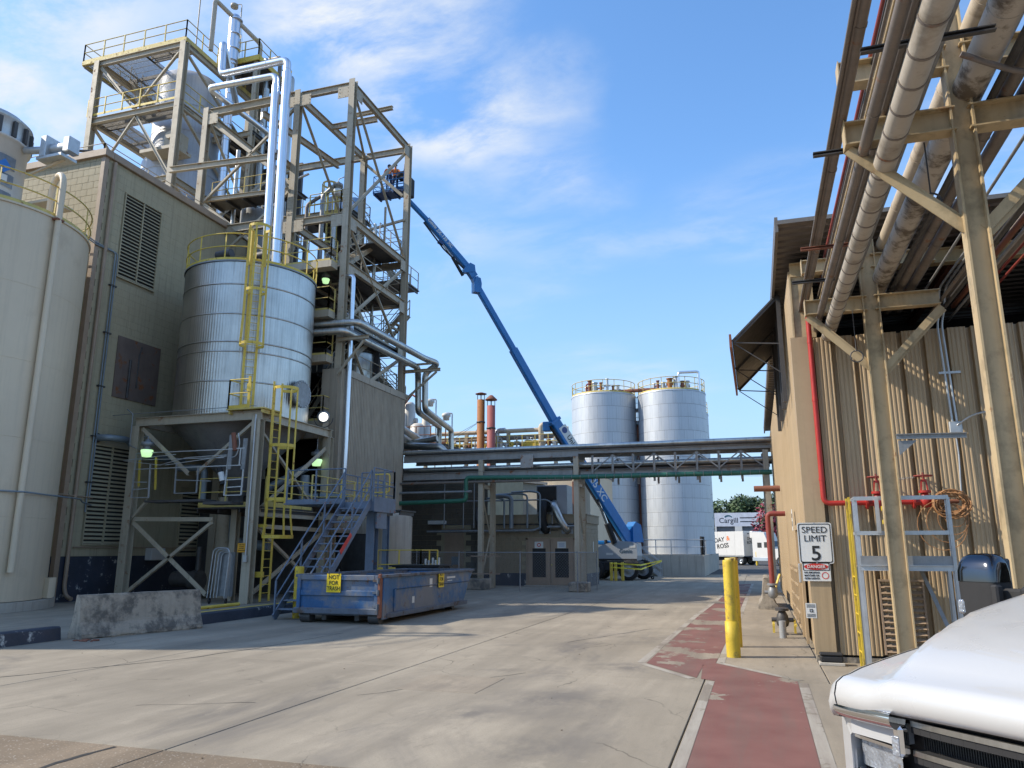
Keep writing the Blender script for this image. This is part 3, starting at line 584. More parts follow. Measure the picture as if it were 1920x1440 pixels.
# ---------------- fire pipe, valves, coil, conduits
rp = [at(1527, 533, y=14.62), at(1515, 600, y=14.62), at(1534, 944, y=14.62), at(1604, 946, y=14.62), at(1625, 945, y=14.62)]
rp[0] = V((rp[1].x, 15.3, rp[1].z+.35)); rp[2].x = rp[1].x; rp[3].z = rp[2].z; rp[4].z = rp[2].z
rp.insert(1, V((rp[1].x, 14.62, rp[1].z+.35)))
b = MB(); b.tube(fillet(rp, .12, 6), .045, 14)
fp = solo('fire_pipe', b, m_red, 'bright red fire pipe dropping down the shed front and turning to a valve', 'pipe')
for pz in (rp[1].z-.8, rp[1].z-1.9, rp[-1].z+.4):
    c = MB(); c.cyl((rp[1].x, 14.62, pz), (rp[1].x, 14.62, pz+.05), .052, 14); part('coupling', c, m_red, fp)
def valve(c, label):
    x, y, z = c; t = thing('gate_valve', label, 'valve', c, 'red gate valves by the access platform')
    b = MB(); b.cyl((x-.2, y, z), (x+.2, y, z), .06, 14); b.lathe((x, y, z), [(0, -.1), (.07, -.09), (.1, -.03), (.1, .05), (.06, .11), (.05, .16)], 14); part('body', b, m_red, t)
    for s in (-1, 1):
        b = MB(); b.cyl((x+s*.17, y, z), (x+s*.205, y, z), .115, 18)
        for k_ in range(6): a = k_*math.pi/3; b.cyl((x+s*.16, y+.09*math.cos(a), z+.09*math.sin(a)), (x+s*.215, y+.09*math.cos(a), z+.09*math.sin(a)), .012, 6)
        part('flange', b, m_red, t)
    b = MB(); b.cyl((x, y, z+.15), (x, y, z+.19), .1, 14); b.bar((x-.05, y, z+.19), (x-.035, y, z+.36), .02, .03); b.bar((x+.05, y, z+.19), (x+.035, y, z+.36), .02, .03); b.cyl((x, y, z+.34), (x, y, z+.38), .045, 10); part('bonnet', b, m_red, t)
    b = MB(); b.torus((x, y, z+.44), .14, .013, 22, 6); b.cyl((x, y, z+.36), (x, y, z+.5), .014, 8)
    for k_ in range(4): a = k_*math.pi/2; b.bar((x, y, z+.44), (x+.14*math.cos(a), y, z+.44) if k_ % 2 == 0 else (x, y+.14*math.sin(a), z+.44), .014)
    part('handwheel', b, m_redd, t); return t
v1 = V((rp[-1].x+.19, 14.62, rp[-1].z)); v2 = V((v1.x+.74, 14.62, v1.z))
valve(v1, 'red flanged gate valve joined straight to the fire pipe elbow run'); valve(v2, 'red flanged gate valve right of the cream column, chained to its handwheel')
bits('fire_pipe_spool', 'short red pipe between the two gate valves behind the column', 'pipe', lambda b: b.cyl((v1.x+.21, 14.62, v1.z), (v2.x-.21, 14.62, v1.z), .045, 14), m_red)
bits('hose_outlet', 'brown threaded outlet pipe right of the second gate valve', 'pipe', lambda b: b.cyl((v2.x+.21, 14.62, v1.z), (v2.x+.5, 14.62, v1.z), .035, 12), m_rustp)
bits('spigot', 'small dull red spigot with a cross handle on the siding right of the cable coil', 'spigot', lambda b: (b.cyl((4.02, 14.7, 2.36), (4.02, 14.5, 2.36), .02, 8), b.cyl((4.02, 14.52, 2.36), (4.02, 14.52, 2.22), .02, 8), b.cyl((3.9, 14.52, 2.40), (4.14, 14.52, 2.40), .014, 6), b.torus((4.02, 14.6, 2.42), .06, .01, 12, 5)), m_redd)
chn = MB()
for i in range(13): chn.torus((v1.x+.16+i*.036, 14.6, v1.z+.42-.02*math.sin(i/12*3.14)), .018, .005, 10, 5, axis=((0, 1, 0) if i % 2 else (0, 0, 1)))
solo('chain', chn, m_galvd, 'slack grey chain between the two red handwheels', 'chain')
cc = at(1785, 945, y=14.45); cb = MB()
for i in range(16):
    a = random.uniform(-.25, .25); rr = random.uniform(.17, .30)
    pts = [cc+V((rr*math.cos(q)*1.0, random.uniform(-.06, .06), rr*.78*math.sin(q)+.02*math.sin(3*q+i))) for q in [j*math.pi/12+a for j in range(24)]]
    cb.tube(pts, .011, 6, closed=True)
for i in range(4):
    rr = .16+.07*i; c2 = cc+V((random.uniform(-.2, .1), 0, -.2-.05*i)); cb.tube([c2+V((rr*math.cos(q), 0, rr*1.1*math.sin(q))) for q in [j*math.pi/10 for j in range(20)]], .007, 5, closed=True)
solo('cable_coil', cb, m_cable, 'messy coil of orange brown cable hung on the platform post corner', 'cable')
def cond(b):
    p0 = at(1757, 545, y=14.6); p1 = at(1775, 790, y=14.62)
    for d in (0, .07):
        b.tube(fillet([(p0.x+.2+d, 13.2, p0.z+.25), (p0.x+d*1.4, 14.5, p0.z), (p0.x+.02+d, 14.66, p0.z-.35), (p0.x-.05+d, 14.68, p0.z-.6), (p0.x+d, 14.68, p1.z)], .2), .02, 8)
    b.bbox((p0.x-.06, 14.64, p1.z-.2), (p0.x+.14, 14.72, p1.z), .01); b.box((p0.x-.12, 14.66, p1.z+.85), (p0.x+.22, 14.7, p1.z+.89))
    b.tube(fillet([(p0.x+.05, 14.66, p1.z-.08), (p0.x+.3, 14.5, p1.z+.1), (p0.x+.75, 14.4, p1.z+.12)], .2), .018, 8)
    b.tube(fillet([(p0.x+.03, 14.7, p1.z-.2), (p0.x+.04, 14.7, p1.z-.6), (p0.x+.0, 14.68, p1.z-1.2)], .1), .013, 6)
bits('conduit_drop', 'pair of bright conduits dropping down the siding into a small junction box', 'conduit', cond, m_galv)
bits('bracket_arm', 'grey strut arm with gusset bolted to the far cream column', 'bracket', lambda b: (b.ch((2.3, 13.72, at(1700, 818, y=13.7).z), (3.32, 13.72, at(1700, 818, y=13.7).z-.02), .085, .05), b.add([(2.32, 13.7, 3.64), (2.6, 13.7, 3.64), (2.32, 13.7, 3.4), (2.32, 13.72, 3.64), (2.6, 13.72, 3.64), (2.32, 13.72, 3.4)], [(0, 1, 2), (3, 5, 4), (0, 3, 4, 1), (1, 4, 5, 2), (2, 5, 3, 0)])), m_galvd)
# ---------------- access platform with yellow ladder
ap = thing('access_platform', 'galvanised access platform frame with yellow side ladder against the shed siding', 'platform', (2.3, 14.3, 0))
xa, xb = 1.62, 2.98; zt = at(1620, 936, y=14.2).z; zm = at(1620, 1000, y=14.2).z; zd = at(1620, 1064, y=14.2).z
for xx in (xa, xb):
    for yy in (14.02, 14.5):
        b = MB(); b.ang((xx, yy, 0), (xx, yy, zt if yy < 14.3 else zd), .055 if xx == xa else -.055, .008, up=(0, 1, 0)); b.bar((xx, yy, 0), (xx, yy, zt if yy < 14.3 else zd), .05, .012, up=(0, 1, 0)); part('post', b, m_galv, ap)
for z_ in (zt, zm):
    b = MB(); b.bar((xa-.03, 14.0, z_), (xb+.03, 14.0, z_), .045, .065); part('guard_rail', b, m_galv, ap)
    b = MB(); b.bar((xa-.02, 14.02, z_), (xa-.02, 14.56, z_), .03, .05); part('guard_rail', b, m_galv, ap)
b = MB(); b.box((xa, 14.0, zd+.03), (xb, 14.02, zd+.19)); part('toe_board', b, m_galvd, ap)
b = MB(); b.ch((xa-.02, 14.0, zd), (xb+.02, 14.0, zd), .09, .05); b.box((xa, 14.02, zd+.01), (xb, 14.6, zd+.03)); part('deck', b, m_galv, ap)
b = MB(); b.bar((xa+.32, 13.98, zm), (xa+.32, 13.98, zt), .06, .03); part('gate_post', b, m_galv, ap)
for z_ in (zm+.14, zm+.36):
    b = MB(); b.bbox((xa+.38, 13.96, z_), (xa+.64, 14.0, z_+.075), .008); part('gate_hinge', b, m_yelb, ap)
b = MB()
for yy in (14.06, 14.46): b.bar((xa-.09, yy, 0), (xa-.09, yy, zt+.03), .03, .075)
lad = part('ladder', b, m_yelb, ap)
rg = MB(); rg.cyl((-0, -.2, 0), (0, .2, 0), .015, 8); rgm = rg.mesh('rung', m_yelb)
z_ = .25
while z_ < zd: inst('rung', rgm, lad, (xa-.09, 14.26, z_)); z_ += .3
b = MB(); b.bar((xb-.4, 14.55, zd), (xb+.05, 14.1, .05), .06, .02, up=(0, -1, 0)); part('diagonal_brace', b, m_galvd, ap)

# ---------------- signs on the shed
def rrect(w, h, r, n=5):
    P = []
    for cx, cz, a0 in ((w/2-r, h/2-r, 0), (-w/2+r, h/2-r, 90), (-w/2+r, -h/2+r, 180), (w/2-r, -h/2+r, 270)):
        for k_ in range(n+1): a = R(a0+90*k_/n); P.append((cx+r*math.cos(a), cz+r*math.sin(a)))
    return P
def sheetY(b, c, P, th=.004, off=0):            # thin plate facing -Y
    n = len(P); x, y, z = c; y = y-off
    b.add([(x+a, y, z+q) for a, q in P]+[(x+a, y+th, z+q) for a, q in P], [tuple(range(n)), tuple(range(n, 2*n))[::-1]]+[(i, (i+1) % n, (i+1) % n+n, i+n) for i in range(n)]); return b
def ringY(b, c, Po, Pi, off=.003):
    n = len(Po); x, y, z = c
    b.add([(x+a, y-off, z+q) for a, q in Po]+[(x+a, y-off, z+q) for a, q in Pi], [(i, (i+1) % n, (i+1) % n+n, i+n) for i in range(n)]); return b
ys_ = YF-.135
c0 = at(1500, 985, y=ys_); c1 = at(1558, 1052, y=ys_); sw_, sh_ = .57, .71; sc_ = V(((c0.x+c1.x)/2, ys_, (c0.z+c1.z)/2))
t = thing('speed_limit_sign', 'white rectangular speed limit 5 sign on the shed corner', 'sign', sc_)
part('plate', sheetY(MB(), sc_, rrect(sw_, sh_, .04)), m_signw, t)
part('border', ringY(MB(), sc_, rrect(sw_-.035, sh_-.035, .035), rrect(sw_-.065, sh_-.065, .03)), m_ink, t)
for s_, dz, z_ in (('SPEED', .155, .225), ('LIMIT', .155, .075), ('5', .36, -.19)): text(s_, dz, m_ink, t, sc_+V((0, 0, z_)), (1, 0, 0), (0, 0, 1), bold=.0 if len(s_) > 1 else .004, w=1.02)
for dz in (.345, -.345):
    b = MB(); b.cyl((sc_.x, ys_-.008, sc_.z+dz), (sc_.x, ys_, sc_.z+dz), .012, 8); part('bolt', b, m_galv, t)
dc = at(1531, 1072, y=ys_); t = thing('danger_sign', 'small red and white danger no smoking sign below the speed limit sign', 'sign', dc)
part('plate', sheetY(MB(), dc, rrect(.46, .32, .01)), m_signw, t)
part('red_oval', sheetY(MB(), dc+V((0, -.0005, .085)), [(.2*math.cos(a), .055*math.sin(a)) for a in [i*math.pi/12 for i in range(24)]], .003, .003), m_inkr, t)
b = MB(); ringY(b, dc+V((0, 0, .085)), rrect(.44, .135, .02), [(q*.93, w_*.86) for q, w_ in rrect(.44, .135, .02)], .0025); part('panel_outline', b, m_ink, t)
text('DANGER', .075, m_signw, t, dc+V((0, -.0075, .085)), (1, 0, 0), (0, 0, 1), bold=.001)
for i, s_ in enumerate(('NO SMOKING', 'MATCHES OR', 'OPEN LIGHTS')): text(s_, .042, m_ink, t, dc+V((-.205, 0, -.015-.05*i)), (1, 0, 0), (0, 0, 1), align='LEFT', bold=.001, w=.95)
b = MB(); ringY(b, dc+V((.14, 0, -.065)), [(.06*math.cos(a), .06*math.sin(a)) for a in [i*math.pi/10 for i in range(20)]], [(.047*math.cos(a), .047*math.sin(a)) for a in [i*math.pi/10 for i in range(20)]]); part('prohibition_ring', b, m_inkr, t)
dc = at(1521, 1145, y=ys_+.03); t = thing('number_sign', 'small white notice with number 12 low on the shed corner', 'sign', dc)
part('plate', sheetY(MB(), dc, rrect(.175, .25, .005)), m_signw, t); text('12', .075, m_ink, t, dc+V((0, 0, .0)), (1, 0, 0), (0, 0, 1), bold=.002)
for z_ in (.1, .08, .06, -.06, -.08, -.1):
    b = MB(); b.box((dc.x-.07, dc.y-.003, dc.z+z_-.004), (dc.x+.07, dc.y-.002, dc.z+z_+.004)); part('text_line', b, m_ink, t)
dc = V((XL-.045, 19.6, at(1473, 975, y=19.6).z)); t = thing('wall_notice', 'small white notice on the long side wall above the far jersey barrier', 'sign', dc)
b = MB(); b.box((dc.x-.006, dc.y-.18, dc.z-.25), (dc.x, dc.y+.18, dc.z+.25)); part('plate', b, m_signw, t)
b = MB(); b.box((dc.x-.009, dc.y-.1, dc.z-.15), (dc.x-.0065, dc.y+.1, dc.z-.03)); b.box((dc.x-.009, dc.y-.1, dc.z+.05), (dc.x-.0065, dc.y+.1, dc.z+.15)); part('print', b, m_ink, t)
# bait box, weeds
bc = at(1560, 1247, z=0); t = thing('bait_station', 'black plastic rodent bait box on a concrete paver at the shed foot', 'bait box', bc)
b = MB(); b.bbox((bc.x-.2, bc.y-.12, 0), (bc.x+.2, bc.y+.12, .05), .008); part('paver', b, m_concl, t)
b = MB(); b.bbox((bc.x-.18, bc.y-.1, .05), (bc.x+.18, bc.y+.1, .15), .02); part('box', b, m_black, t)
b = MB(); b.bbox((bc.x-.185, bc.y-.105, .152), (bc.x+.185, bc.y+.105, .2), .02); part('lid', b, m_black, t)
w = MB(); wc = at(1592, 1240, z=0)
for i in range(90):
    a = random.uniform(0, 6.28); l = random.uniform(.12, .42); p0 = V((wc.x+random.gauss(0, .09), wc.y+random.gauss(.1, .08), 0)); q = p0+V((math.cos(a)*l*.45, math.sin(a)*l*.3, l)); mdl = (p0+q)/2+V((0, 0, l*.18))
    w.tube([p0, mdl, q], [.004, .003, .001], 3)
solo('dry_weeds', w, m_straw, 'tuft of dry straw coloured weeds at the foot of the yellow ladder', 'weeds', kind='stuff')
# ---------------- bollards
def bollard(x, y, h, r, label, sleeve, group='yellow bollards at the walkway edge', cap=True):
    t = thing('bollard', label, 'bollard', (x, y, 0), group)
    b = MB(); b.lathe((x, y, 0), [(r, 0), (r, h-.03), (r*.92, h), (0, h)], 24); part('post', b, m_yelb, t)
    if sleeve: b = MB(); b.lathe((x, y, 0), [(r+.018, 0), (r+.022, sleeve*.5), (r+.02, sleeve), (r+.001, sleeve+.004)], 24); part('sleeve', b, m_yelb, t)
    if cap: b = MB(); b.lathe((x+.02, y, h+.001), [(r*.8, 0), (r*.78, .035), (0, .04)], 20); part('concrete_cap', b, m_yelw, t)
    return t
bb = at(1376, 1232, z=0); bollard(bb.x, bb.y, at(1375, 1050, y=bb.y).z, .105, 'tall yellow bollard with a wider lower sleeve at the walkway corner', .62)
b2 = at(1384, 1213, z=0); bollard(b2.x, b2.y, at(1378, 1047, y=b2.y).z-.02, .09, 'plain yellow bollard hidden right behind the sleeved one', 0)
# ---------------- far end of the walkway: barrier, valves, post
def jersey(loc, ln, rz, label, h=.82, m=m_conc, sc=1.0):
    t = bpy.data.objects.new('jersey_barrier', None); pr = [(-.30, 0), (.30, 0), (.29, .09), (.17, .33), (.09, h-.02), (.075, h), (-.075, h), (-.09, h-.02), (-.17, .33), (-.29, .09)]
    bm = bmesh.new(); b = MB(); b.prof((-ln/2, 0, 0), (ln/2, 0, 0), pr)
    me = b.mesh('jersey_barrier', m); bm.from_mesh(me)
    bmesh.ops.bevel(bm, geom=[e for e in bm.edges], offset=.018, segments=2, affect='EDGES')
    bmesh.ops.triangulate(bm, faces=[f for f in bm.faces if len(f.verts) > 4])
    for _ in range(4): bmesh.ops.subdivide_edges(bm, edges=[e for e in bm.edges if e.calc_length() > .14], cuts=1)
    for v in bm.verts:
        s = math.sin(v.co.x*7.3+v.co.z*9)*math.sin(v.co.x*17.1+3)*.007+random.uniform(-.004, .004)
        if v.co.z < .1 and random.random() < .35: v.co.z += random.uniform(0, .035); s *= 2
        v.co.y += s*(1 if v.co.y > 0 else -1); v.co.z += random.uniform(-.004, .004)
    bm.to_mesh(me); bm.free()
    o = bpy.data.objects.new('jersey_barrier', me); COL.objects.link(o); o.location = loc; o.rotation_euler = (0, 0, rz); o.scale = (1, 1, 1)
    ORG[o.name] = (0, 0, 0); return tag(o, label, 'concrete barrier', 'concrete jersey barriers')
jersey((.22, 28.3, 0), 3.0, R(90), 'small concrete barrier end on beside the shed wall near the red riser', h=1.0)
def riser(b):
    b.tube(fillet([(.87, 24.6, at(1470, 963, y=24.6).z), (.36, 24.6, at(1470, 963, y=24.6).z), (.36, 24.6, .9)], .12), .075, 12)
bits('riser_pipe', 'dull red riser pipe standing off the shed wall above the small barrier', 'pipe', riser, m_redd)
def vset(b, x=.36, y=24.6, zc=.75):
    b.cyl((x, y, zc+.1), (x, y, zc+.16), .15, 14); b.lathe((x, y, zc-.28), [(.05, 0), (.12, .05), (.15, .15), (.12, .28), (.07, .38)], 14); b.cyl((x-.24, y, zc-.1), (x+.24, y, zc-.1), .05, 8)
bits('backflow_valve', 'dark grey flanged valve under the dull red riser', 'valve', vset, m_galvd)
bits('backflow_valve', 'dark grey flanged valve set lower and nearer on the walkway', 'valve', lambda b: vset(b, .45, 19.2, .42), m_darkst)
bits('pipe_stub', 'light grey pipe stub standing on the walkway below the nearer valve', 'pipe', lambda b: b.cyl((.42, 18.4, 0), (.42, 18.4, .36), .075, 16), m_pvc)
bits('valve_stand', 'low yellow stand around the nearer walkway valve', 'stand', lambda b: [b.bar(p, q, .05) for p, q in (((.25, 19.5, .3), (.72, 19.5, .3)), ((.25, 19.5, 0), (.25, 19.5, .3)), ((.72, 19.5, 0), (.72, 19.5, .3)), ((.25, 18.95, .22), (.25, 19.5, .22)), ((.72, 18.95, .22), (.72, 19.5, .22)))], m_yel)
bits('wall_pipe', 'brown horizontal pipe poking left from the shed wall with a cut end', 'pipe', lambda b: b.cyl((.87, 27.5, at(1445, 916, y=27.5).z), (.02, 27.5, at(1445, 916, y=27.5).z), .10, 12), m_rustp)
bits('step_stand', 'yellow folding step leaning by the far end of the shed wall', 'step', lambda b: [b.bar(p, q, .05) for p, q in (((.45, 33, 0), (.8, 33.4, .9)), ((.45, 33.5, 0), (.8, 33.9, .9)), ((.62, 33.2, .45), (.62, 33.7, .45)), ((.8, 33.4, .9), (.8, 33.9, .9)))], m_yel)
# ================================================================== LEFT: BLOCK BUILDING
XB, YB, ZB = -24.5, 22.1, 18.0
bl = thing('block_building', 'tall olive block building with louvres behind the beige storage tank', 'building', (XB, YB, 0))
b = MB(); b.box((-46, YB+.03, 0), (XB-.03, 41, ZB-.3)); part('wall', b, m_joint, bl)
# block courses of the shaded long wall: real recessed joints, joined
BW, BH = .6, .3
opening = [(23.25, 25.4, 12.9, 16.65), (23.1, 25.15, 2.05, 5.95), (28.2, 29.6, 1.6, 4.4), (31.0, 32.0, 0, 2.3)]
b = MB(); z = 1.65; row = 0
while z < ZB-.35:
    y = YB+.22+(BW/2 if row % 2 else 0)-BW*.5
    while y < 40.6:
        y0, y1 = max(y, YB+.0), min(y+BW-.005, 41)
        if not any(y1 > o[0] and y0 < o[1] and z+BH > o[2] and z < o[3] for o in opening):
            e = random.uniform(0, .003); b.box((XB-.04, y0, z), (XB-.004+e, y1, min(z+BH-.0045, ZB-.31)))
        else:
            for o in opening:
                if y1 > o[0] and y0 < o[1] and z+BH > o[2] and z < o[3]:
                    if y0 < o[0]: b.box((XB-.04, y0, z), (XB-.004, o[0], z+BH-.008))
                    if y1 > o[1]: b.box((XB-.04, o[1], z), (XB-.004, y1, z+BH-.008))
        y += BW
    z += BH; row += 1
part('blocks', b, m_block, bl, kind='stuff')
# sunlit end wall: the visible upper blocks one by one, the rest joined
bm_ = MB(); bm_.bbox((0, 0, 0), (BW-.008, .04, BH-.008), .004); bme = bm_.mesh('block', m_block)
b = MB(); z = 1.65; row = 0
while z < ZB-.35:
    x = XB-.16-BW-(BW/2 if row % 2 else 0)
    if row % 2: b.bbox((XB-.16-BW/2+.004, YB-.012, z), (XB-.164, YB+.03, z+BH-.008), .004)
    while x > -45.4:
        if z > 12.6 and x > -30.2: inst('block', bme, bl, (x, YB-.012+random.uniform(0, .003), z))
        else: b.box((x, YB-.012, z), (x+BW-.008, YB+.03, z+BH-.008))
        x -= BW
    z += BH; row += 1
part('blocks', b, m_block, bl, kind='stuff')
b = MB(); b.box((XB-.04, YB+.02, 0), (XB+.002, 41, 1.64)); b.box((-46, YB-.016, 0), (XB-.16, YB+.02, 1.64)); part('base_band', b, m_navy, bl)
b = MB(); b.box((XB-.16, YB-.05, 0), (XB+.03, YB+.16, ZB-.3)); part('corner_trim', b, m_trim, bl)
b = MB(); b.bbox((-46, YB-.14, ZB-.32), (XB+.14, YB+.3, ZB), .02); b.bbox((XB-.3, YB+.303, ZB-.32), (XB+.14, 41, ZB), .02); part('coping', b, m_trim, bl)
def louvre(y0, y1, z0, z1, n, bays, lab=None):
    lv = MB(); f = .05
    for y in [y0+(y1-y0)*i/bays for i in range(bays+1)]: lv.box((XB-.03, y-f/2, z0), (XB+.05, y+f/2, z1))
    lv.box((XB-.03, y0-f/2, z0-f), (XB+.06, y1+f/2, z0)); lv.box((XB-.03, y0-f/2, z1), (XB+.06, y1+f/2, z1+f))
    o = part('louvre', lv, m_block, bl, lab)
    w = (y1-y0)/bays; s = MB(); hh = (z1-z0)/n
    s.prof((0, f/2+.002, 0), (0, w-f/2-.002, 0), [(.05, 0), (.042, -.007), (-.045, hh*.62), (-.037, hh*.62+.007)]); sm_ = s.mesh('slat', m_block)
    for i in range(bays):
        for k_ in range(n): inst('slat', sm_, o, (XB, y0+w*i, z0+.02+hh*k_))
    bb_ = MB(); bb_.box((XB-.026, y0, z0), (XB-.02, y1, z1)); part('louvre_back', bb_, m_dark, o)  # near-black sheet in place of the dark inside seen between slats
louvre(23.3, 25.36, 12.95, 16.6, 24, 2); louvre(23.15, 25.1, 2.1, 5.9, 24, 2); louvre(28.25, 29.55, 1.65, 4.35, 16, 1)
b = MB(); q0 = at(193, 655, x=XB); b.box((XB+.003, 23.75, 7.95), (XB+.05, 26.1, 10.5)); pn = part('access_panel', b, M('brown_panel', (.16, .12, .10), .6, rust=.25, streak=.4), bl)
b = MB(); b.cyl((XB+.09, 24.45, 8.0), (XB+.09, 24.45, 9.6), .05, 8); b.tube(fillet([(XB+.07, 24.9, 8.5), (XB+.07, 24.9, 9.9), (XB+.07, 25.0, 10.3)], .1), .025, 6); part('panel_pipe', b, m_darkst, pn)
b = MB(); b.box((XB-.02, 31.0, 0), (XB+.03, 32.0, 2.28)); dr = part('door', b, m_trim, bl); b = MB(); b.box((XB+.031, 31.25, 1.1), (XB+.036, 31.75, 1.95)); part('pane', b, m_skyb, dr)
b = MB(); b.tube(fillet([(XB+.1, YB+.42, ZB-.4), (XB+.1, YB+.42, .5), (XB+.25, YB+.42, .2), (XB+.5, YB+.42, .12)], .15), .075, 12)
solo('downpipe', b, m_trim, 'brown downpipe running the full height of the block building corner', 'downpipe')
for i, (d, lab) in enumerate(((0, 'left one of two thin blue grey conduits down the block wall'), (.12, 'right one of two thin blue grey conduits down the block wall'))):
    a = at(168, 450+i*4, x=XB); c = at(214, 474, x=XB); e = at(160, 960, x=XB)
    b = MB(); b.tube(fillet([(XB+.08, a.y-1.2, a.z+.3), (XB+.08, a.y+.2, a.z), (XB+.08, c.y+d, c.z), (XB+.08, c.y+d, e.z+i*.5)], .2), .028, 8)
    o = solo('wall_conduit', b, m_skyb, lab, 'conduit', 'conduits on the block wall')
    if i == 0:
        for zz in (4.4, 6.2, 8.2, 10.4, 12.4): c_ = MB(); c_.box((XB, c.y-.1, zz), (XB+.11, c.y+.24, zz+.06)); part('clamp', c_, m_darkst, o)
b = MB(); dq = at(192, 820, x=XB+.3); b.tube(fillet([(XB, dq.y, dq.z), (XB+.5, dq.y+.1, dq.z), (XB+.6, dq.y+1.0, dq.z+.02), (XB+.6, dq.y+1.6, dq.z-.55), (XB+.6, dq.y+4.2, dq.z-.5)], .2), .13, 12)
o = solo('vent_pipe', b, m_skyb, 'grey blue vent pipe with elbows leaving the block wall above the lower louvre', 'pipe'); b = MB(); b.cyl((XB, dq.y, dq.z), (XB+.06, dq.y, dq.z), .19, 14); part('flange', b, m_darkst, o)
b = MB(); b.bbox((XB+.01, 26.4, 1.45), (XB+.35, 27.2, 1.95), .02); solo('wall_box', b, m_white, 'small white cabinet on the block wall behind the hopper legs', 'cabinet')
b = MB(); b.tube(fillet([(XB+.12, 21.5, 3.9), (XB+.12, 23.3, 3.85)], .1), .03, 6); b.tube([(XB+.1, 22.7, 1.98), (XB+.1, 31, 1.96)], .025, 6); solo('air_line', b, m_trim, 'thin air line running along the block wall just above the navy base', 'pipe')

# ================================================================== BIG BEIGE TANK
TC = V((-25.75, 18.35, 0)); TR = 3.45; TZ = 13.0
tk = thing('storage_tank', 'big beige cylindrical storage tank at the left picture edge', 'tank', TC)
b = MB(); b.lathe(TC, [(TR, .3), (TR, TZ)], 96); part('shell', b, m_beige, tk)
b = MB(); b.lathe(TC, [(TR, TZ), (TR+.05, TZ), (TR+.05, TZ+.07), (TR-.05, TZ+.07)], 96, sm=False); b.lathe(TC, [(TR-.05, TZ+.06), (0, TZ+.5)], 96); part('roof', b, m_beige, tk)
for zz in (2.9, 5.4, 7.9, 10.4):
    b = MB(); b.lathe(TC, [(TR-.01, zz), (TR+.007, zz+.006), (TR+.007, zz+.028), (TR-.01, zz+.034)], 96, sm=False); part('weld_seam', b, m_beige, tk)
b = MB(); b.lathe(TC, [(TR+.3, 0), (TR+.3, .28), (0, .29)], 48, sm=False); part('plinth', b, m_concl, tk)
def ringrail(c, r, z, h, m, parent, n=14, a0=0, a1=2*math.pi, tube=.026, toe=True):
    b = MB(); full = abs(a1-a0-2*math.pi) < 1e-6
    for hh in (h, h*.52): b.torus(V(c)+V((0, 0, z+hh)), r, tube, 56, 6, a0, a1)
    for i in range(n if full else n+1):
        a = a0+(a1-a0)*i/n; p = V(c)+V((r*math.cos(a), r*math.sin(a), z)); b.bar(p, p+V((0, 0, h)), .055, .012)
    if toe: b.lathe(V(c), [(r, z), (r, z+.12), (r+.01, z+.12), (r+.01, z)], 56, a0, a1)
    return part('handrail', b, m, parent)
ringrail(TC, TR-.02, TZ+.08, 1.1, m_yelw, tk, 12)
pa = R(1); pp = TC+V(((TR+.14)*math.cos(pa), (TR+.14)*math.sin(pa), 0)); pi_ = TC+V(((TR-.7)*math.cos(pa+.12), (TR-.7)*math.sin(pa+.12), 0))
pth = [pp+V((0, 0, 1.2)), pp+V((0, 0, TZ+1.15))]
for k_ in range(1, 10): a = math.pi*k_/10; pth.append(pp.lerp(pi_, (1-math.cos(a))/2)+V((0, 0, TZ+1.15+.62*math.sin(a))))
pth += [pi_+V((0, 0, TZ+1.15)), pi_+V((0, 0, TZ+.2))]
b = MB(); b.tube(pth, .105, 12); part('overflow_pipe', b, m_beige, tk)
b = MB(); b.bar(pp+V((-.12, 0, TZ-.05)), pp+V((.1, 0, TZ-.05)), .3, .06); part('pipe_bracket', b, m_rustp, tk)
b = MB(); b.lathe(TC+V((1.6, -1.2, TZ+.2)), [(.35, 0), (.35, .3), (0, .32)], 16); part('roof_nozzle', b, m_yelw, tk)
b = MB(); b.lathe(TC+V((2.2, 1.4, TZ+.15)), [(.3, 0), (.3, .45), (.1, .6), (0, .6)], 16); part('roof_vent', b, m_skyb, tk)
b = MB(); aa = R(-12); q = TC+V((TR*math.cos(aa), TR*math.sin(aa), 1.75)); b.cyl(q, q+V((.25*math.cos(aa), .25*math.sin(aa), 0)), .12, 12); b.torus(q+V((.12, -.02, .5)), .11, .03, 12, 6, axis=(0, 1, 0)); part('outlet_valve', b, m_darkst, tk)
for aa in (38, 52):
    aa = R(aa); q = TC+V((TR*math.cos(aa), TR*math.sin(aa), .95)); b = MB(); b.box((q.x-.05, q.y-.12, .3), (q.x+.3, q.y+.1, .95)); part('anchor_chair', b, m_beige, tk)
b = MB(); b.tube([TC+V((0, -TR-.35, 3.7)), TC+V((TR*.75, -TR*.8, 3.7)), TC+V((TR+.25, 0.1, 3.68)), TC+V((TR*.8, TR*.9, 3.66)), (XB+.6, YB+.3, 3.62), (XB+.2, 23.2, 3.55)], .03, 6)
solo('pipe_line', b, m_skyb, 'thin grey pipe wrapped round the lower beige tank toward the block wall', 'pipe')
t2 = copy_tree(tk); t2.location = (-30.2, 10.4, 0); t2.scale = (1, 1, 1.18); t2['label'] = 'unseen second beige tank outside the left picture edge, placed and stretched for its shadow'  # out-of-view tank inferred from a foreground shadow, stretched to cast it
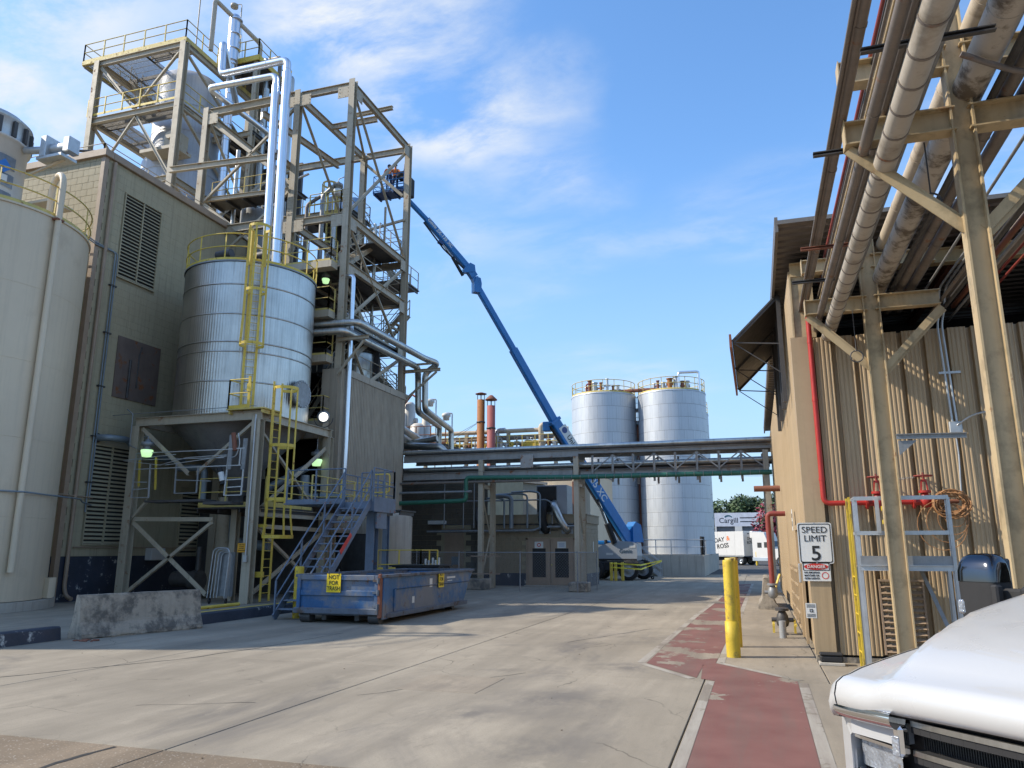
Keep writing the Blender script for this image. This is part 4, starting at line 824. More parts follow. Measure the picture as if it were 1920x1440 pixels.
# vent filter on the roof
vc = V((-26.9, 18.8, 1.45)); vr = 1.45
vs_ = thing('vent_filter', 'round white vent filter with flanged lid and blue diamond label on the beige tank roof', 'vent filter', vc+V((0, 0, 11.7)))
b = MB(); b.lathe(vc, [(vr, 11.75), (vr, 15.3), (vr+.1, 15.32), (vr+.1, 15.4)], 40); part('shell', b, m_white, vs_)
b = MB(); b.lathe(vc, [(vr+.02, 15.4), (vr+.02, 16.15), (vr+.08, 16.2), (vr-.2, 16.45), (vr-.9, 16.75), (0, 16.85)], 40); part('filter_head', b, m_galv, vs_)
cl = MB(); cl.box((-.05, -.07, 0), (.06, .07, .62)); clm = cl.mesh('clamp', m_darkst)
for i in range(18): a = i*math.pi/9; inst('clamp', clm, vs_, (vc.x+(vr+.07)*math.cos(a), vc.y+(vr+.07)*math.sin(a), vc.z+15.42), (0, 0, a))
ca = math.atan2(-vc.y, -vc.x)
b = MB()
for zz in (14.65, 13.95, 13.25, 12.5):
    b.lathe(vc, [(vr+.03, zz-.5), (vr+.03, zz), (vr, zz)], 12, ca-.3, ca+.80); 
part('label_panel', b, m_galvd, vs_)
tv = V((-math.sin(ca+.50), math.cos(ca+.50), 0)); nv = V((math.cos(ca+.50), math.sin(ca+.50), 0)); pc_ = vc+nv*(vr+.06)+V((0, 0, 14.2))
b = MB(); b.add([pc_+tv*.28, pc_+V((0, 0, .28)), pc_-tv*.28, pc_-V((0, 0, .28))], [(0, 1, 2, 3)]); part('blue_diamond', b, M('label_blue', (.03, .18, .55), .4), vs_)
b = MB(); b.add([pc_+tv*a+V((0, 0, q-.45)) for a, q in ((-.16, -.12), (.16, -.12), (.16, .12), (-.16, .12))], [(0, 1, 2, 3)]); part('white_label', b, m_signw, vs_)
b = MB(); bx = vc+V((2.3, .8, 15.2)); b.cyl(bx-V((.9, .2, 0)), bx, .14, 12); b.bbox(bx+V((0, -.35, -.5)), bx+V((.3, .35, .4)), .03); b.cyl(bx+V((.3, 0, -.05)), bx+V((1.0, 0, -.1)), .22, 14); b.box(bx+V((-.1, -.35, -.56)), bx+V((1.1, .35, -.45))); b.bbox(bx+V((1.0, -.25, -.35)), bx+V((1.3, .25, .25)), .03); part('blower', b, m_galv, vs_)
b = MB(); b.bar(bx+V((-.8, 0, -.9)), bx+V((.9, 0, -.55)), .08); b.box((vc.x+.2, vc.y+.6, 14.4), (vc.x+3.0, vc.y+1.6, 14.5)); part('blower_bracket', b, m_beige, vs_)

# ================================================================== helpers for steelwork
def beam(t, p, q, d, w, name='beam', m=m_steel, up=None):
    b = MB(); b.ib(p, q, d, w, up=up); return part(name, b, m, t)
def column(t, x, y, z0, z1, d=.34, w=.32, m=m_steel):
    b = MB(); b.ib((x, y, z0), (x, y, z1), d, w, up=(0, 1, 0), t=.025); return part('column', b, m, t)
def brace(t, p, q, w=.14, m=m_steel, up=None):
    b = MB(); p, q = V(p), V(q); b.bar(p, q, w*.12, w, up); b.bar(p+V((0, .001, -w/2)), q+V((0, .001, -w/2)), w*.8, w*.12, up); return part('brace', b, m, t)
def railing(t, pts, h=1.07, m=m_yelw, sp=1.3, toe=.1, tube=.022, name='handrail'):
    b = MB(); pts = [V(p) for p in pts]
    for a, c in zip(pts[:-1], pts[1:]):
        for hh in (h, h*.52): b.tube([a+V((0, 0, hh)), c+V((0, 0, hh))], tube, 6)
        n = max(1, round((c-a).length/sp))
        for i in range(n+1): q = a.lerp(c, i/n); b.bar(q, q+V((0, 0, h)), tube*2)
        if toe: b.bar(a+V((0, 0, toe/2)), c+V((0, 0, toe/2)), .012, toe)
    return part(name, b, m, t)
def deck(t, x0, x1, y0, y1, z, m=m_darkst, th=.05, joist=1.0):
    b = MB(); b.box((x0, y0, z-th), (x1, y1, z)); n = max(1, int((x1-x0)/joist))
    for i in range(n+1): x = x0+.1+(x1-x0-.2)*i/n; b.box((x-.03, y0+.05, z-.2), (x+.03, y1-.05, z-th-.001))
    return part('deck', b, m, t)
m_grate = M('grating', (.28, .27, .25), .5, .3, var=.2)
def grating(t, x0, x1, y0, y1, z, p=.09):
    b = MB(); x = x0
    while x < x1: b.box((x, y0, z-.035), (x+.028, y1, z)); x += p
    y = y0
    while y < y1: b.box((x0, y, z-.03), (x1, y+.02, z-.008)); y += .45
    for i in range(4): y = y0+(y1-y0)*i/3; b.box((x0, y-.05, z-.24), (x1, y+.05, z-.036))
    for i in range(3): x = x0+(x1-x0)*i/2; b.box((x-.05, y0, z-.3), (x+.05, y1, z-.241))
    return part('grating', b, m_grate, t)
def stair(t, p, q, w, m=m_steel, side=None, rail=True, tm=None, rise=.2, rh=.95, name='stair', posts=.95):
    """straight flight from foot p to head q, width w to the given side"""
    p, q = V(p), V(q); d = q-p; hd = V((d.x, d.y, 0)).normalized(); s = V(side) if side else V((-hd.y, hd.x, 0)); tm = tm or m
    b = MB()
    for o in (0, w): b.prof(p+s*o, q+s*o, [(-.02, -.11), (.02, -.11), (.02, .11), (-.02, .11)])
    st = part(name, b, m, t); n = max(2, int(round(d.z/rise))); tb = MB()
    ax = s*(w-.05); tb.prof((0, 0, 0), ax, [(-.12, -.02), (.12, -.02), (.12, .02), (-.12, .02)]); tme = tb.mesh('tread', tm)
    for i in range(1, n): c = p+d*(i/n)+s*.025; inst('tread', tme, st, c)
    if rail:
        for o in (0, w):
            b = MB(); r0, r1 = p+s*o, q+s*o
            for hh in (rh, rh*.5): b.tube([r0+V((0, 0, hh+.02)), r1+V((0, 0, hh+.02))], .024, 6)
            k_ = max(2, int(d.length/1.6))
            for i in range(k_+1): a = r0.lerp(r1, i/k_); b.bar(a, a+V((0, 0, rh)), .045)
            part('stair_rail', b, m, st)
    return st
def caged_ladder(t, base, nrm, z1, zc, m=m_yel, w=.44, rad=.40, hoops=None, bars=5, flare=0, top_ext=0, name='ladder'):
    base = V(base); n_ = V((nrm[0], nrm[1], 0)).normalized(); s = V((-n_.y, n_.x, 0)); b = MB()
    for o in (-w/2, w/2): b.bar(base+s*o, base+s*o+V((0, 0, z1-base.z+top_ext)), .10, .016, up=n_)
    lad = part(name, b, m, t); rb = MB(); rb.cyl(-s*(w/2), s*(w/2), .014, 6); rm = rb.mesh('rung', m)
    z = base.z+.3
    while z < z1+.02: inst('rung', rm, lad, (base.x, base.y, z)); z += .3
    def hp(z, a, fl): # cage outline, a in -1..1
        th = a*math.pi*.62; ctr = base+n_*(rad*.9); rr = rad*(1+fl); p = ctr+n_*(rr*math.cos(th))+s*(rr*math.sin(th)); return V((p.x, p.y, z))
    hoops = hoops or [zc+(z1+top_ext-zc)*i/3 for i in range(4)]
    for i, z in enumerate(hoops):
        fl = flare if i == 0 else 0; b = MB(); P = [base-s*(w/2)+V((0, 0, z-base.z))]+[hp(z, -1+2*k_/12, fl) for k_ in range(13)]+[base+s*(w/2)+V((0, 0, z-base.z))]
        for a, c in zip(P[:-1], P[1:]): b.bar(a, c, .014, .115)
        part('cage_hoop', b, m, lad)
    b = MB()
    for k_ in range(bars):
        a = -1+2*k_/(bars-1); a *= .98
        pts = [hp(z, a, flare if i == 0 else 0)+V((0, 0, 0)) for i, z in enumerate(hoops)]
        if flare and len(hoops) > 2: pts = [pts[0], hp(hoops[0]+(hoops[1]-hoops[0])*.6, a, 0)]+pts[1:]
        for p, q in zip(pts[:-1], pts[1:]): b.bar(p, q, .07, .014, up=n_)
    part('cage_bars', b, m, lad); return lad

# ================================================================== PROCESS TANK ON ITS STAND
LX0, LX1, LY0, LY1, LZ = -23.2, -17.6, 24.0, 29.0, 6.85
ts = thing('tank_stand', 'rust stained tan steel stand carrying the ribbed aluminium tank', 'steel frame', ((LX0+LX1)/2, LY0, 0))
for x in (LX0, LX1):
    for y in (LY0, LY1): column(ts, x, y, 0, LZ-.17, .32, .36)
    beam(ts, (x, LY0+.2, LZ), (x, LY1, LZ), .34, .2)
for y in (LY0, LY1): beam(ts, (LX0-.15, y, LZ), (LX1+.15, y, LZ), .34, .2)
beam(ts, (-20.4, LY0+.12, LZ-.02), (-20.4, LY1-.12, LZ-.02), .3, .18)
b = MB(); ccx, ccy = -20.42, 26.7
b.box((LX0, LY0, LZ+.172), (LX1, LY0+.35, LZ+.2)); b.box((LX1-.35, LY0+.35, LZ+.172), (LX1, LY1, LZ+.2)); part('top_plate', b, m_darkst, ts)
for p, q in (((LX0+.2, LY0, LZ-.25), (-20.6, LY0, 4.75)), ((LX1-.2, LY0, LZ-.25), (-20.2, LY0, 4.75)), ((LX0+.2, LY0, 3.05), (-19.3, LY0+.0, 3.0)), ((LX0+.2, LY0, 2.95), (-19.35, LY0, .3)), ((-19.3, LY0, 2.9), (LX0+.1, LY0, .2)), ((LX0+.15, LY0, 3.1), (LX0+.8, LY0, 3.75)),
            ((LX1, LY0+.2, 6.3), (LX1, LY1-.3, 3.2)), ((LX1, LY1-.2, 6.2), (LX1, LY0+.3, 3.3)), ((LX1, LY0+.2, 2.8), (LX1, LY1-.2, .3)), ((LX1, LY1-.2, 2.6), (LX1, LY0+.2, .3)), ((LX1, LY0+.2, 2.75), (LX1, LY1-.2, 2.7))):
    brace(ts, p, q, .15)
column(ts, -19.2, 25.2, 0, 3.7, .26, .26); b = MB(); b.lathe((-20.9, 26.8, 0), [(.36, 0), (.36, 4.0)], 20); part('pillar', b, m_steel, ts)
pt = thing('process_tank', 'ribbed aluminium tank with hopper bottom and yellow top rail on the tan stand', 'tank', (ccx, ccy, LZ+.2))
TR2, TB, TT = 2.70, LZ+.2, 13.3
def corr_ring(b, z0, z1, r, n=150, dpt=.005, c=(ccx, ccy)):
    vs = []; m = n*4
    for z in (z0, z1):
        for i in range(m): a = 2*math.pi*i/m; rr = r+dpt*(0, 1, 1, 0)[i % 4]; vs.append((c[0]+rr*math.cos(a), c[1]+rr*math.sin(a), z))
    b.add(vs, [(i, (i+1) % m, (i+1) % m+m, i+m) for i in range(m)])
zs = [TB, 8.35, 9.55, 9.95, 11.1, 12.35, TT]
for i in range(6):
    b = MB(); corr_ring(b, zs[i], zs[i+1]-.005, TR2+.006*(i % 2)); part('sheet_ring', b, m_alud, pt)
for z in zs[1:-1]: b = MB(); b.lathe((ccx, ccy, 0), [(TR2+.02, z-.03), (TR2+.035, z-.03), (TR2+.035, z+.02), (TR2+.02, z+.02)], 64); part('band', b, m_alud, pt)
b = MB(); b.lathe((ccx, ccy, 0), [(TR2+.06, TT), (TR2+.06, TT+.06), (TR2-.1, TT+.07), (.5, TT+.45), (0, TT+.45)], 64); part('roof', b, m_galvd, pt)
b = MB(); b.lathe((ccx, ccy, 0), [(TR2-.05, TB-.01), (TR2-.06, TB-.3), (.42, 4.55), (.42, 4.1), (.3, 4.05), (.3, 3.6)], 48); part('hopper', b, M('hopper_grey', (.16, .155, .15), .5, .3, streak=.4), pt)
ringrail((ccx, ccy, 0), TR2+.02, TT+.05, 1.15, m_yel, pt, 14)
for (dx_, dy_, lab) in ((-1.2, -1.5, 0), (-.1, -1.8, 1), (1.1, -1.2, 1)):
    b = MB(); q = V((ccx+dx_, ccy+dy_, TT+.2))
    if lab: b.bbox(q+V((-.3, -.22, 0)), q+V((.3, .22, .3)), .04); b.cyl(q+V((-.35, 0, .45)), q+V((.35, 0, .5)), .2, 12)
    else: b.tube([q+V((-.5+.1*i, 0, .42*math.sin(math.pi*i/10))) for i in range(11)], .14, 10)
    part('roof_equipment', b, m_darkst if lab else m_galvd, pt)
# manway on the right side
ma = R(-2); b = MB(); q = V((ccx+(TR2)*math.cos(ma), ccy+TR2*math.sin(ma), 8.15)); nn = V((math.cos(ma), math.sin(ma), 0)); b.cyl(q, q+nn*.22, .46, 24); b.cyl(q+nn*.2, q+nn*.26, .58, 28); mw = part('manway', b, m_galvd, pt)
bo = MB()
for i in range(20): a = i*math.pi/10; c_ = q+nn*.26+V((0, .52*math.cos(a), .52*math.sin(a))); bo.cyl(c_, c_+nn*.04, .025, 6)
part('bolts', bo, m_galv, mw)
# ladders
l1 = thing('caged_ladder', 'lower yellow caged ladder standing on the ground beside the tank stand', 'ladder', (-17.25, 24.55, 0), 'yellow caged ladders of the ribbed tank')
caged_ladder(l1, (-17.22, 24.55, 0.05), (1, -.15), 7.1, 2.35, hoops=[2.35, 3.7, 5.7, 7.9], flare=.25, top_ext=1.1, rad=.46, bars=6)
b = MB(); b.bar((-17.6, 24.36, 1.0), (-17.2, 24.36, 1.0), .1, .2); b.bar((-17.6, 24.36, 2.75), (-17.2, 24.36, 2.75), .08, .12); part('bracket', b, m_yel, l1)
la = R(-50); lq = V((ccx+(TR2+.2)*math.cos(la), ccy+(TR2+.2)*math.sin(la), 0))
l2 = thing('caged_ladder', 'upper yellow caged ladder climbing the ribbed tank wall to its roof', 'ladder', (lq.x, lq.y, LZ+.2), 'yellow caged ladders of the ribbed tank')
caged_ladder(l2, (lq.x, lq.y, LZ+.25), (math.cos(la), math.sin(la)), TT, 9.7, hoops=[9.7, 11.9, TT+1.3], top_ext=1.3, rad=.42, bars=6, flare=.1)
b = MB()
for o in (-.3, .3):
    p = lq+V((-math.sin(la)*o, math.cos(la)*o, 0)); b.bar(p+V((0, 0, TT-.2)), p+V((0, 0, TT+1.35)), .09, .05); b.bar(p+V((0, 0, TT+.7)), p-V((math.cos(la), math.sin(la), 0))*.5+V((0, 0, TT+.7)), .05)
part('grab_post', b, m_yel, l2)
pf = thing('ladder_platform', 'small yellow railed platform on the stand corner between the two ladders', 'platform', (-18.3, 24.0, LZ+.2))
deck(pf, -18.9, -17.25, 23.75, 24.95, LZ+.26, m_yelw); railing(pf, [(-17.95, 23.78, LZ+.27), (-18.85, 23.78, LZ+.27), (-18.85, 24.9, LZ+.27)], 1.12, m_yel, .95, .12); b = MB(); b.bar((-17.95, 23.78, LZ+.27), (-17.95, 23.78, LZ+1.5), .1, .05); b.box((-18.04, 23.74, LZ+.9), (-17.86, 23.8, LZ+1.2)); part('gate_post', b, m_yel, pf)
# mid level catwalk (z 3.5) with yellow rails
cw = thing('catwalk', 'walkway with yellow toe boards and rails linking the stand to the blue stair', 'walkway', (-17, 27, 3.4))
beam(cw, (-17.55, 24.3, 3.25), (-17.55, 28.2, 3.25), .3, .18); beam(cw, (-17.45, 28.3, 3.25), (-14.2, 28.3, 3.25), .3, .18); deck(cw, -20.5, -17.45, 24.4, 29.2, 3.46); deck(cw, -17.44, -13.6, 28.2, 29.6, 3.46)
railing(cw, [(-17.44, 24.5, 3.47), (-17.44, 28.2, 3.47), (-14.3, 28.2, 3.47)], 1.1, m_yelw, 1.2, .18); railing(cw, [(-20.4, 24.5, 3.47), (-18, 24.5, 3.47)], 1.1, m_yelw, 1.2, .18)
# ------------- loading gantry in front of the stand
lg = thing('loading_gantry', 'grey galvanised swing gantry with ladder frames hung on the tank stand', 'gantry', (-20.5, 23.6, 3.6))
def A(u, v, y=23.55): return at(u, v, y=y)
def frame_rect(pts, w=.055, m=m_galv, name='frame'):
    b = MB()
    for a, c in zip(pts[:-1], pts[1:]): b.bar(A(*a), A(*c), w, w*.7)
    return part(name, b, m, lg)
frame_rect([(256, 850), (246, 933), (278, 933), (282, 870)]); frame_rect([(252, 904), (275, 904)]); frame_rect([(250, 918), (276, 916)])
frame_rect([(257, 850), (438, 842)], .05); frame_rect([(253, 880), (455, 872)], .05); frame_rect([(460, 840), (452, 928), (420, 929), (430, 842), (460, 840)], .055); frame_rect([(452, 840), (449, 872)]); frame_rect([(424, 900), (454, 898)]); frame_rect([(426, 914), (453, 912)])
for a, c in (((232, 863), (330, 852)), ((232, 864), (300, 872)), ((300, 872), (350, 858)), ((350, 858), (425, 853)), ((232, 863), (420, 858)), ((310, 872), (425, 855))): frame_rect([a, c], .035, m_galv, 'folded_rail')
frame_rect([(331, 870), (327, 925), (368, 924), (372, 875)], .05, m_galvd); frame_rect([(331, 900), (395, 902)], .05, m_galvd)
b = MB(); b.box((-21.9, 23.3, 3.62), (-19.2, 24.0, 3.7)); b.box((-19.2, 23.25, 3.5), (-18.0, 24.0, 3.6)); part('deck', b, m_darkst, lg)
for u0 in (435, 461):
    b = MB(); b.bar(A(u0-6, 880), A(u0, 815 if u0 < 450 else 822), .16, .05); part('counter_arm', b, m_galvd, lg)
b = MB(); b.cyl(A(441, 845), A(438, 812), .09, 10); part('hose_bundle', b, m_rustp, lg)
b = MB(); b.tube(fillet([A(447, 812), A(450, 832), A(443, 856), A(430, 858)], .15), .02, 6); part('hook_rail', b, m_galv, lg)
b = MB(); b.cyl(A(418, 908), A(412, 878), .1, 12); part('spring_drum', b, m_black, lg); b = MB(); b.cyl(A(417.5, 902), A(414, 886), .108, 12); part('drum_label', b, m_signw, lg)
for u0, v0, v1_ in ((262, 862, 912), (293, 858, 918)): b = MB(); b.bar(A(u0, v0, 23.9), A(u0-2, v1_, 23.9), .07, .05); part('yellow_post', b, m_yel, lg)
# ------------- lamps
def caged_lamp(p, label, m, arm, s=1.0, name='work_lamp', cat='lamp', grp='round industrial lamps'):
    p = V(p); t = thing(name, label, cat, p, grp)
    b = MB(); b.lathe(p, [(0, .34*s), (.08*s, .34*s), (.1*s, .26*s), (.21*s, .24*s), (.22*s, .12*s), (.12*s, .10*s), (.12*s, .02*s), (.19*s, -.02*s)], 18); part('housing', b, m_galvd, t)
    b = MB(); b.lathe(p, [(.19*s, -.03*s), (.21*s, -.06*s), (.15*s, -.27*s), (0, -.28*s)], 18); part('glass', b, m, t)
    b = MB(); b.tube(fillet([p+V((0, 0, .34*s))]+[V(q) for q in arm], .1), .025, 6); part('arm', b, m_galvd, t); return t
q = A(276, 842, 23.5); caged_lamp(q+V((0, 0, .0)), 'glowing green tinted lamp at the left end of the loading gantry', m_lampg, [q+V((-.0, 0, .5)), q+V((-.4, .2, .5))], 1.1)
q = at(594, 860, y=28.6); caged_lamp(q, 'glowing green tinted lamp hanging above the yellow catwalk rail', m_lampg, [q+V((0, 0, 1.1))], 1.15)
q = at(512, 452, y=29); caged_lamp(q, 'clear glass lamp under the tower deck just right of the bright pipes', m_lampc, [q+V((0, 0, .7))], 1.2)
q = at(634, 355, y=33); caged_lamp(q, 'clear glass lamp on a curved arm near the tower top cage', m_lampc, [q+V((0, 0, .6)), q+V((.5, 0, .7))], 1.2)
q = at(611, 522, y=30.5); caged_lamp(q, 'clear glass lamp under the tower second deck right of the tank rail', m_lampg, [q+V((0, 0, .5))], .9)
fq = at(607, 782, y=28.6); t = thing('floodlight', 'round white lit floodlight on the stand beam in front of the tower', 'floodlight', fq)
ax = V((.35, -.93, -.05)).normalized(); b = MB(); b.lathe(fq, [(0, -.38), (.12, -.36), (.2, -.2), (.27, 0), (.28, .05), (.2, .05)], 24, axis=ax); part('housing', b, m_galvd, t)
b = MB(); b.lathe(fq, [(.2, .04), (.12, .06), (0, .07)], 24, axis=ax); part('lens', b, m_lampw, t)
b = MB(); b.torus(fq-V((0, 0, .05)), .4, .02, 20, 6, R(180), R(360), axis=(ax.x, ax.y, 0)); b.cyl(fq-V((0, 0, .45)), fq-V((0, 0, .62)), .03, 8); part('yoke', b, m_darkst, t)
# orange sign, folding cart, downpipe
sg = at(453, 1027, y=LY0-.2); t = thing('warning_sign', 'small orange warning sign with black lettering on the stand leg', 'sign', sg)
part('plate', sheetY(MB(), sg, rrect(.36, .32, .01)), m_signo, t)
for i, (s_, h) in enumerate((('THIS CAR IS', .042), ('FLAGGED', .042), ('DO NOT', .055), ('PASS MANAGER', .042))): text(s_, h, m_ink, t, sg+V((0, 0, .105-.068*i)), (1, 0, 0), (0, 0, 1), bold=.001)
cq = at(420, 1128, z=0); ct = thing('folding_cart', 'folded grey tubular cart leaning on the stand leg behind the barrier', 'cart', (cq.x, 23.6, 0))
for i in range(4):
    b = MB(); y = 23.5+i*.07; x0, x1 = -18.75+i*.03, -18.05-i*.02; b.tube(fillet([(x0-.12+.05*i, y, .2), (x0+.08*i*.5, y, 1.95-i*.05), (x1, y, 1.95-i*.05), (x1-.1, y, .2)], .22), .022, 8); part('tube_frame', b, m_galv, ct)
b = MB(); b.box((-18.75, 23.8, .25), (-18.05, 23.83, 1.8)); part('panel', b, m_galvd, ct)
for x in (-18.8, -18.1): b = MB(); b.torus((x, 23.55, .1), .08, .028, 16, 6, axis=(1, .3, 0)); part('caster', b, m_black, ct)
b = MB(); b.tube(fillet([(LX1+.02, LY0-.2, LZ+.0), (LX1+.02, LY0-.22, LZ-.3), (LX1+.02, LY0-.22, 1.6)], .1), .03, 8); b.bbox((LX1-.05, LY0-.28, 1.45), (LX1+.09, LY0-.19, 1.7), .01); solo('stand_conduit', b, m_galv, 'light conduit running down the front stand leg to a small box', 'conduit')
b = MB(); b.tube(fillet([(-23.6, 23.75, LZ+.5), (-23.3, 23.75, LZ+.3), (-23.3, 23.75, 5.9), (-22.9, 23.7, 5.75)], .08), .022, 6); b.tube([(-28, 24.2, LZ+.35), (LX0, 23.85, LZ+.33), (LX1, 23.8, LZ+.33)], .014, 5); solo('guy_conduit', b, m_galvd, 'thin conduit along the top of the tank stand front beam', 'conduit')
b = MB()
for (y0_, y1_) in ((10.5, 13.0), (15.5, 24)): b.cyl((-14.75, y0_, .16), (-14.75, y1_, .16), .06, 10)
b.cyl((-14.9, 16.5, .3), (-14.9, 20, .3), .05, 10); solo('yellow_pipe', b, m_yel, 'yellow pipe lying on the ground just inside the navy kerb', 'pipe')
# under-stand piping
def up(b):
    b.tube(fillet([(-22.8, 26, 5.2), (-21.5, 26, 5.2), (-21.5, 26, 3.9)], .3), .14, 10); b.tube(fillet([(-20.4, 26.7, 3.6), (-20.4, 26.7, 2.2), (-18.6, 26.7, 2.0)], .3), .2, 12)
    b.cyl((-19.6, 27.6, 4.4), (-18.1, 28.2, 5.3), .16, 10); b.cyl((-18.3, 28.4, 3.6), (-18.3, 28.4, 5.0), .2, 12); b.cyl((-18.2, 28.6, 4.1), (-16.5, 29, 4.1), .14, 10)
bits('hopper_piping', 'grey pipework bunched under the hopper of the ribbed tank', 'pipework', up, m_skyb)
bits('tank_pump', 'dark pump set on a skid in the shade under the ribbed tank', 'pump', lambda b: (b.bbox((-22.4, 25.2, .1), (-20.9, 26, .3), .02), b.cyl((-22.2, 25.6, .75), (-21.3, 25.6, .75), .3, 16), b.cyl((-21.3, 25.6, .7), (-20.95, 25.6, .7), .4, 16), b.cyl((-21.1, 25.6, 1.0), (-21.1, 25.6, 2.0), .1, 10)), m_darkst)
b = MB(); b.box((-24.3, 29.3, 0), (-17.9, 29.35, 5.0)); b.box((-24.3, 34.0, 0), (-17.9, 34.1, 7.5)); solo('shade_sheet', b, m_darkst, 'dark sheet standing in for the shade at the back of the bay under the ribbed tank', 'wall')  # dark sheets stand in for the deep shade of the bay

# ================================================================== BLUE STAIR
z_l = 3.42; f0 = at(512, 1162, z=0); XS0 = f0.x+.02; ytop = 22.35
sr = thing('stair_tower', 'blue grey steel stair rising behind the dumpster to a railed landing', 'stair', (XS0, f0.y, 0))
wst = .98
stair(sr, (XS0, f0.y, .05), (XS0, ytop, z_l), wst, m_blue, side=(1, 0, 0), rise=.23, rh=1.0, name='flight')
YL = 23.9
b = MB(); b.box((XS0-2.3, ytop, z_l-.05), (XS0+wst+.1, YL, z_l)); b.box((XS0-.06, ytop-.02, z_l-.3), (XS0+wst+.1, ytop-.002, z_l-.051)); b.box((XS0+wst+.101, ytop-.01, z_l-.32), (XS0+wst+.13, YL, z_l+.16)); part('landing', b, m_blue, sr)
railing(sr, [(XS0+wst+.08, ytop, z_l), (XS0+wst+.08, YL-.05, z_l), (XS0-.2, YL-.05, z_l)], 1.1, m_blue, .8, .12); railing(sr, [(XS0-.0, ytop, z_l), (XS0-2.2, ytop, z_l)], 1.1, m_blue, 1.1, .12)
b = MB(); b.ib((XS0+wst-.25, 23.0, 0), (XS0+wst-.25, 23.0, z_l-.06), .3, .3, up=(0, 1, 0)); part('landing_post', b, m_blue, sr)
b = MB(); b.box((XS0+wst+.0, 22.7, z_l-.85), (XS0+wst+.06, 23.4, z_l-.33)); part('gusset', b, m_blue, sr)
b = MB(); b.prof((XS0+wst+.035, 20.5, 1.8), (XS0+wst+.035, 21.1, 2.35), [(-.004, -.07), (.004, -.07), (.004, .07), (-.004, .07)]); part('red_tag', b, m_inkr, sr)
gw = thing('gangway', 'railed gangway joining the blue stair landing to the catwalk', 'walkway', (XS0, 26, z_l))
deck(gw, XS0-2.3, XS0-1.0, 23.92, 28.15, z_l); railing(gw, [(XS0-1.02, 24.0, z_l), (XS0-1.02, 28.1, z_l)], 1.1, m_blue, 1.15, .12); railing(gw, [(XS0-2.28, 24.0, z_l), (XS0-2.28, 28.1, z_l)], 1.1, m_yelw, 1.15, .12)
b = MB(); b.tube(fillet([(XS0+.3, 23.8, z_l+1.02), (XS0+.95, 23.7, z_l+1.02), (XS0+.95, 23.7, z_l+.4), (XS0+.3, 23.8, z_l+.4)], .1), .022, 6); part('yellow_gate', b, m_yel, gw)
b = MB(); b.ib((XS0-1.2, 27.8, 0), (XS0-1.2, 27.8, z_l-.21), .2, .2, up=(0, 1, 0)); part('post', b, m_blue, gw)
# ================================================================== STEEL TOWER
TX1, TX2, TX3, TY0, TY1, TTOP = -17.6, -20.68, -26.25, 29.6, 36.0, 24.5
tw = thing('steel_tower', 'open tan steel tower frame with decks and stairs beside the ribbed tank', 'steel tower', (TX1, TY0, 0))
for x, y, zt_ in ((TX1, TY0, TTOP+.15), (TX2, TY0, TTOP+.15), (TX3, TY0, TTOP+.2), (TX1, TY1, TTOP+.1), (-20.45, TY1, TTOP), (TX3, TY1, TTOP)): column(tw, x, y, 0, zt_, .31, .31)
for z in (TTOP-.15, 17.4, 15.0, 9.75):
    beam(tw, (TX1, TY0+.18, z), (TX1, TY1-.18, z), .36, .2)
for z in (TTOP-.15, 17.4, 12.3):
    beam(tw, (TX1-.18, TY0, z), (TX2+.18, TY0, z), .34, .2)
for z in (TTOP-.1, 17.6): beam(tw, (TX2-.18, TY0, z), (TX3+.18, TY0, z), .42, .24)
beam(tw, (TX2-.3, TY0-1.0, 20.55), (-27.4, TY0-1.0, 20.85), .3, .18); beam(tw, (TX2-.3, TY0-.9, 20.55), (TX2-.3, TY0+.2, 20.55), .3, .18); brace(tw, (TX2-.35, TY0-.9, 20.3), (TX2-.1, TY0-.1, 19.0), .12)
beam(tw, (TX2-.2, TY0+.1, 19.3), (TX3+.2, TY0+.1, 19.5), .22, .15)
for z in (TTOP-.2, 17.3, 15.0, 12.3): beam(tw, (TX1-.18, TY1, z), (-20.27, TY1, z), .34, .2)
beam(tw, (-20.63, TY1, TTOP-.2), (TX3, TY1, TTOP-.2), .4, .22)
beam(tw, (TX2, TY0+.18, TTOP-.2), (-20.5, TY1-.18, TTOP-.2), .36, .2); beam(tw, (TX3, TY0+.18, TTOP-.2), (TX3, TY1-.2, TTOP-.2), .42, .22)
beam(tw, (-19.1, TY0+2.9, TTOP+.2), (-16.9, TY0+2.9, TTOP+.24), .18, .2); beam(tw, (TX2+.2, TY0+2.9, TTOP-.25), (-17.78, TY0+2.9, TTOP-.25), .3, .18)
beam(tw, (-22.9, TY0+.2, TTOP-.6), (-22.0, TY1-.2, TTOP-.6), .34, .2)
for z in (17.4, 15.0): beam(tw, (TX2, TY0+.18, z), (-20.5, TY1-.18, z), .36, .2); beam(tw, (TX3, TY0+.18, z), (TX3, TY1-.2, z), .36, .2)
